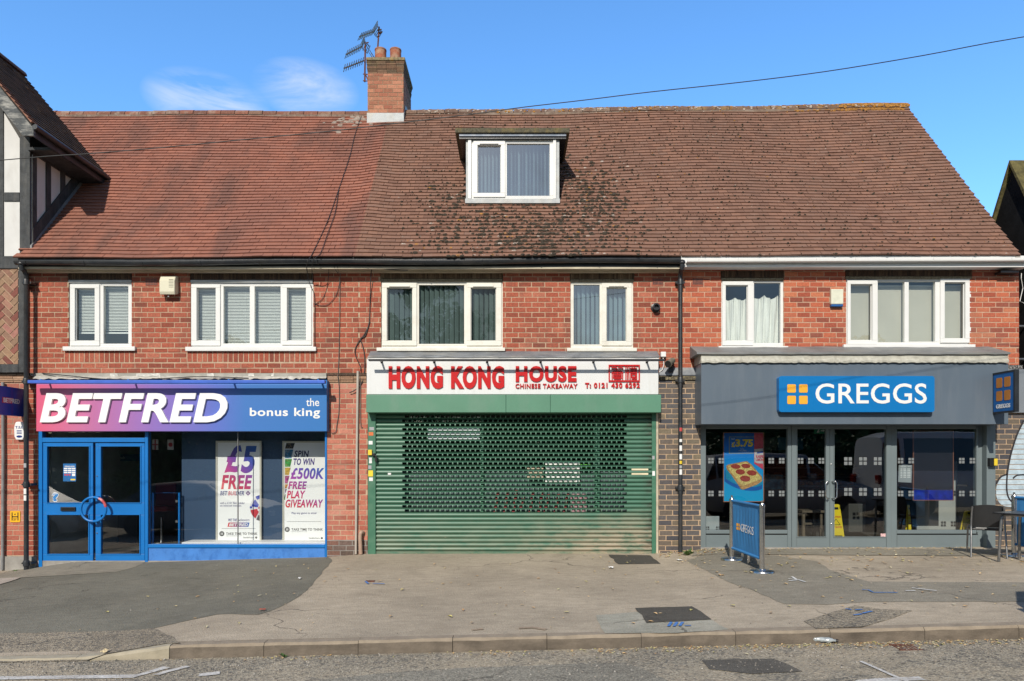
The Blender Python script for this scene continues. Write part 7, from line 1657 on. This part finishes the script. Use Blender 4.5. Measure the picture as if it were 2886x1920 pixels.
for _ in range(2600):
    x = rnd.uniform(-5.2,5.4); y = YK-abs(rnd.gauss(0,.45))-.02 if rnd.random() < .9 else rnd.uniform(-5.3,-.2); s = rnd.uniform(.003,.009); z = gz(x,y)+.004
    st.add([(x-s,y-s*.7,z),(x+s,y-s*.6,z),(x+s*.6,y+s,z),(x-s*.8,y+s*.8,z),(x+s*rnd.uniform(-.3,.3),y,z+s*1.2)], [(0,1,4),(1,2,4),(2,3,4),(3,0,4)])
st.build('loose_grit', island_mat('grit_stone', [(.07,.07,.07,1),(.18,.16,.14,1),(.34,.30,.25,1),(.13,.12,.11,1),(.45,.42,.38,1)], .9, .2, 50, 0), None, kind='stuff')
m_weed = mat('weed_leaf', (.06,.12,.025,1), .8, 0, .3, 20)
def weed(u, v, s, label, n=9):
    x, y = gp(u, v); z = gz(x, y); b = MB()
    for i in range(n):
        a = rnd.random()*6.28; l = s*rnd.uniform(.6,1.2); w_ = l*.22; tip = Vector((x+l*math.cos(a)*.8, y+l*math.sin(a)*.8, z+l*rnd.uniform(.3,.9))); mid = Vector((x,y,z)).lerp(tip,.55)+Vector((0,0,l*.1)); sd = Vector((-math.sin(a),math.cos(a),0))*w_
        b.add([(x,y,z),tuple(mid+sd),tuple(tip),tuple(mid-sd)], [(0,1,2),(0,2,3)])
    o = b.build('weed', m_weed, None); tag(o, label, 'weed', 'weeds in the paving')
weed(1937,1566,.12,'largest green weed at the foot of the right drainpipe',16); weed(1950,1561,.08,'smaller weed just right of the drainpipe foot'); weed(1706,1853,.09,'weed in the gutter below the kerb, near the road middle') if False else None
weed(802,1854,.07,'low green weed growing in the gutter against the kerb'); weed(42,1612,.06,'tiny weed by the foot of the left drainpipe')
# plastic bottle, paper scraps
x, y = gp(2322, 1812); z = gz(x, y)
t = thing('plastic_bottle', 'crushed clear plastic bottle lying against the kerb', 'bottle', (x,y,z)); b = MB()
pr = [(.006,0),(.030,.004),(.034,.03),(.024,.06),(.033,.085),(.026,.12),(.034,.15),(.020,.185),(.012,.20),(.012,.215)]
b.lathe([(r,h-.1) for r,h in pr], (0,0,0), 12, 'x'); b.v = [(x+.95*(a*math.cos(-.35)-c*math.sin(-.35)), y+a*math.sin(-.35)+c*math.cos(-.35), z+.036+d*.85+rnd.uniform(-.004,.004)) for a,c,d in b.v]
b.build('bottle_body', mat('clear_plastic', (.36,.40,.42,1), .15, 0, .25, 25), t, True); b = MB(); b.lathe([(.015,.115),(.015,.14)], (0,0,0), 12, 'x'); b.v = [(x+.95*(a*math.cos(-.35)-c*math.sin(-.35)), y+a*math.sin(-.35)+c*math.cos(-.35), z+.036+d) for a,c,d in b.v]; b.build('cap', m_black, t)
def scrap(u, v, w_, h_, label, m=m_white):
    x, y = gp(u, v); z = gz(x, y)+.016; a = rnd.random()*3; n = 4; b = MB(); c_, s_ = math.cos(a), math.sin(a)
    vs = [(x+w_*((i/n-.5)*c_-(j/n-.5)*s_*h_/w_), y+w_*((i/n-.5)*s_+(j/n-.5)*c_*h_/w_), z+rnd.uniform(0,.02)) for j in range(n+1) for i in range(n+1)]
    b.add(vs, [(j*5+i,j*5+i+1,(j+1)*5+i+1,(j+1)*5+i) for j in range(n) for i in range(n)]); o = b.build('paper_scrap', m, None); tag(o, label, 'litter', 'litter on the pavement')
scrap(1722,1603,.09,.07,'white paper scrap by the dark patch before the shutter'); scrap(1914,1582,.08,.08,'crumpled white scrap at the foot of the right drainpipe'); scrap(845,1634,.08,.04,'white scrap by the edge of the dark asphalt')
scrap(297,1841,.09,.06,'large pale crumpled leaf scrap on the coarse asphalt by the dropped kerb', m_leaf); scrap(740,1723,.07,.04,'reddish scrap on the edge of the dark asphalt, near the kerb', mat('red_scrap', (.25,.06,.04,1), .8))
dg_ = MB(); q = [gp(2512,1820),gp(2555,1822),gp(2580,1832),(gp(2528,1832))]
xa, ya = gp(2512,1820); t = thing('drain_grate', 'small rusty drain grate at the road edge, close to the kerb', 'drain grate', (xa,ya,gz(xa,ya)))
b = MB(); zq = gz(xa,ya)+.008
for i in range(6): b.box(xa+i*.035,xa+i*.035+.018,ya-.16,ya,zq-.02,zq)
b.box(xa-.02,xa+.215,ya,ya+.02,zq-.02,zq+.002); b.box(xa-.02,xa+.215,ya-.18,ya-.16,zq-.02,zq+.002); b.build('grate', m_rust, t)
xa, ya = gp(1044,1639); t = thing('stop_tap_cover', 'small dark stop tap lid in the pavement beside blue paint', 'cover', (xa,ya,gz(xa,ya))); b = MB(); zq = gz(xa,ya); b.box(xa-.07,xa+.06,ya-.05,ya+.05,zq-.02,zq+.007); b.build('lid', m_rust, t)

# ------------------------------------------------------------------ the street behind the camera: parked cars, hedge, trees
m_tyre = mat('tyre_rubber', (.015,.015,.016,1), .8); m_rim = mat('alloy_rim', (.35,.35,.36,1), .35, .9); m_cglass = mat('dark_car_glass', (.012,.014,.016,1), .03, 0, .05, 3, spec=.8); m_wglass = mat('dusty_windscreen', (.03,.034,.036,1), .45, 0, .05, 3); m_lamp = mat('lamp_lens', (.5,.5,.5,1), .1); m_rlamp = mat('red_lamp_lens', (.25,.01,.01,1), .15)
def car(x, y, paint, label, stations, W_, wheels, rw, grp='cars parked along the kerb'):
    """stations: (along, bottom, belt, roof) heights; the cabin glass band sits between belt and roof"""
    z = z_road(x); t = thing('parked_car', label, 'car', (0,0,0), grp)
    secs = []
    for (s_, zb2, be, rf) in stations:
        k = W_*(1-.10*(abs(s_)/max(abs(q[0]) for q in stations))**4); cab = max(0, rf-be); kin = .16*min(1,cab/.35)
        half = [(k*.90,zb2),(k*.985,zb2+.13),(k,zb2+(be-zb2)*.55),(k*.975,be-.04),(k*.955,be),(k*.955-kin,be+cab*.86),(k*.80-kin*.8,be+cab*.985+.0),(k*.4,be+cab+.012),(0,be+cab+.02)]
        secs.append([(s_,-p,q) for p,q in half]+[(s_,p,q) for p,q in half[-2::-1]])
    m_ = len(secs[0]); n = len(secs); b = MB()
    b.add([p for s_ in secs for p in s_], [(i*m_+q,i*m_+q+1,(i+1)*m_+q+1,(i+1)*m_+q) for i in range(n-1) for q in range(m_-1)]+[tuple(range(m_)), tuple((n-1)*m_+q for q in range(m_-1,-1,-1))]+[(i*m_+m_-1,i*m_,(i+1)*m_,(i+1)*m_+m_-1) for i in range(n-1)])
    b.build('body', paint, t, True)
    for sd in (-1,1):
        gl = MB(); q0, q1 = (4,5) if sd < 0 else (m_-5,m_-6)
        for i in range(n-1):
            if stations[i][3]-stations[i][2] < .12 and stations[i+1][3]-stations[i+1][2] < .12: continue
            A, B_, C_, D_ = [Vector(v) for v in (secs[i][q0],secs[i+1][q0],secs[i+1][q1],secs[i][q1])]; o_ = Vector((0,sd*.006,.002)); c_ = (A+B_+C_+D_)/4
            gl.quad(*[tuple(c_+(v-c_)*.93+o_) for v in (A,B_,C_,D_)])
        if gl.v: gl.build('side_window', m_cglass, t)
        mr = MB(); mx = [s_ for s_ in stations if s_[3]-s_[2] > .3][-1][0]; be = stations[len(stations)//2][2]; mr.box(mx-.05,mx+.1,sd*W_*.97 if sd > 0 else -W_*.97-.17,sd*W_*.97+.17 if sd > 0 else -W_*.97,be+.02,be+.17); mr.build('wing_mirror', paint, t, bevel=.03)
        hd = MB(); s_ = stations[-2]; hd.box(s_[0]-.05,s_[0]+.14,sd*W_*.62-.14,sd*W_*.62+.14,s_[2]-.22,s_[2]-.08); hd.build('headlight', m_lamp, t, bevel=.02)
        hd = MB(); s_ = stations[1]; hd.box(s_[0]-.13,s_[0]+.04,sd*W_*.68-.1,sd*W_*.68+.1,s_[2]-.3,s_[2]-.06); hd.build('tail_light', m_rlamp, t, bevel=.02)
        for wx in wheels:
            wb = MB(); c0 = (wx, sd*(W_-.11), rw); wb.lathe([(rw*.62,-.1),(rw*.95,-.1),(rw,-.06),(rw,.06),(rw*.95,.105),(rw*.62,.105)], c0, 28, 'y'); wo = wb.build('wheel', m_tyre, t, True)
            rb_ = MB(); rb_.lathe([(rw*.62,sd*.09),(rw*.58,sd*.10),(rw*.5,sd*.07),(rw*.16,sd*.085),(.01,sd*.09)], c0, 20, 'y'); rb_.build('rim', m_rim, wo, True)
    for i in range(n-1):
        a_, c_ = stations[i], stations[i+1]
        if abs((a_[3]-a_[2])-(c_[3]-c_[2])) > .25:
            gl = MB(); k1, k2 = (i, i+1); P = [Vector(secs[k1][m_//2-2]),Vector(secs[k1][m_//2+2]),Vector(secs[k2][m_//2+2]),Vector(secs[k2][m_//2-2])]; cc = sum(P,Vector())/4; gl.quad(*[tuple(cc+(v-cc)*.92+Vector((.008 if s_ else 0,0,.014))) for v,s_ in zip(P,(1,1,1,1))]); gl.build('windscreen', m_wglass, t)
    t.location = (x, y, z); return t
SALOON = [(-2.2,.35,.55,.55),(-2.12,.24,.92,.92),(-1.6,.20,.98,1.03),(-1.1,.19,.97,1.38),(-.3,.19,.95,1.46),(.45,.19,.93,1.42),(1.15,.19,.93,.97),(1.75,.20,.86,.87),(2.1,.24,.74,.75),(2.2,.33,.52,.52)]
SUV = [(-2.3,.45,.7,.7),(-2.22,.32,1.1,1.15),(-1.95,.27,1.16,1.78),(-.8,.25,1.14,1.86),(.5,.25,1.12,1.80),(1.15,.25,1.10,1.15),(1.9,.27,1.02,1.03),(2.22,.32,.88,.89),(2.3,.45,.65,.65)]
VAN = [(-2.7,.42,.8,.8),(-2.64,.3,1.2,2.15),(-2.2,.28,1.22,2.30),(.8,.28,1.22,2.30),(1.35,.28,1.2,2.1),(2.1,.28,1.15,1.22),(2.55,.32,1.0,1.02),(2.68,.42,.7,.7)]
m_silver = mat('silver_car_paint', (.33,.34,.35,1), .5, .3, .03, 3); m_whitec = mat('white_van_paint', (.62,.63,.64,1), .25, 0, .02, 3); m_greyc = mat('grey_car_paint', (.10,.105,.11,1), .6, 0, .03, 3)
car(-8.7, -6.95, m_greyc, 'dark grey saloon parked at the kerb before the betting shop', SALOON, .89, (-1.35,1.38), .31)
car(7.4, -6.75, m_silver, 'silver estate car parked at the kerb before the bakery', SUV, .93, (-1.42,1.42), .36)
car(12.6, -6.85, m_whitec, 'white van parked beyond the silver estate car', VAN, 1.0, (-1.7,1.75), .35)
car(-13.8, -6.95, m_silver, 'silver saloon parked farthest down the kerb', SALOON, .89, (-1.35,1.38), .31)
m_hedge = island_mat('hedge_leaf', [(.025,.05,.012,1),(.045,.09,.02,1),(.07,.13,.03,1),(.035,.07,.02,1)], .7, .2, 9, 0); m_core = mat('hedge_core', (.012,.018,.007,1), .95); m_trunk = mat('bark', (.08,.06,.045,1), .95, 0, .3, 8, .8, 25)
def leaves(b, c, rad, n, s):
    for _ in range(n):
        d_ = Vector((rnd.gauss(0,1),rnd.gauss(0,1),rnd.gauss(0,1))).normalized(); p = Vector(c)+Vector((d_.x*rad[0],d_.y*rad[1],d_.z*rad[2]))*(rnd.uniform(.62,1.08)); a = Vector((rnd.gauss(0,1),rnd.gauss(0,1),rnd.gauss(0,1))).normalized(); q = a.cross(d_).normalized()*s*rnd.uniform(.6,1.3); a = a*s*.6
        b.add([p-q,p+a,p+q,p-a], [(0,1,2,3)])
def hedge(x0, x1, y, h, label):
    t = thing('hedge', label, 'hedge', ((x0+x1)/2,y,-.1), 'hedges across the street'); b = MB(); x = x0
    while x < x1: leaves(b, (x,y,z_road(x)+.2+h*.5), (.7,.6,h*.55), 300, .09 if h < 4 else .16); x += .55 if h < 4 else .8
    b.build('foliage', m_hedge, t); b = MB(); b.hexa([(x0,y-.35,-1),(x1,y-.35,-1),(x1,y+.35,-1),(x0,y+.35,-1),(x0,y-.35,z_road(x0)+h*.8),(x1,y-.35,z_road(x1)+h*.8),(x1,y+.35,z_road(x1)+h*.8),(x0,y+.35,z_road(x0)+h*.8)]); b.build('inner_branches', m_core, t)
hedge(-22, -1.5, -17.5, 1.6, 'clipped green hedge across the street facing the betting shop'); hedge(0, 24, -17.0, 2.3, 'taller green hedge across the street facing the bakery')
hedge(-34, 34, -31.0, 5.2, 'very tall dark hedge closing the view behind the trees across the street')
def tree(x, y, h, w_, label, n=34):
    z = z_road(x)+.1; t = thing('broadleaf_tree', label, 'tree', (x,y,z), 'trees across the street'); b = MB(); b.tube([(x,y,z),(x+.1,y,z+h*.3),(x-.1,y+.1,z+h*.55),(x,y,z+h*.8)], [.26,.2,.13,.05], 10)
    cs = []
    for i in range(n):
        a = rnd.random()*6.28; r_ = w_*.5*math.sqrt(rnd.random()); q = rnd.random(); zz = z+h*(.32+.6*q); r_ *= 1-.55*max(0,q-.45); cs.append((x+r_*math.cos(a),y+r_*math.sin(a),zz))
        if i % 3 == 0: b.tube([(x,y,z+h*.35),((x+cs[-1][0])/2,(y+cs[-1][1])/2,(z+h*.4+cs[-1][2])/2+.2),cs[-1]], [.09,.06,.02], 6)
    b.build('trunk', m_trunk, t, True); f_ = MB()
    for c_ in cs: leaves(f_, c_, (rnd.uniform(.8,1.3),rnd.uniform(.8,1.3),rnd.uniform(.6,.95)), 230, .17)
    f_.build('crown', m_hedge, t)
tree(-5.6, -33, 15.5, 11, 'tall tree across the street facing the three-pane window'); tree(-17, -25, 9, 6, 'spreading tree across the street beyond the betting shop')
tree(16.5, -23, 8, 5.5, 'low rounded tree across the street beyond the bakery'); tree(7.5, -27, 6.0, 5, 'small tree across the street facing the bakery doors')
tree(2.2, -25, 7.0, 6, 'rounded tree across the street facing the roller shutter'); tree(-11.5, -26, 8.5, 6.5, 'tree across the street facing the blue doors'); tree(12, -25, 7.0, 6, 'bushy tree across the street facing the right bakery window')
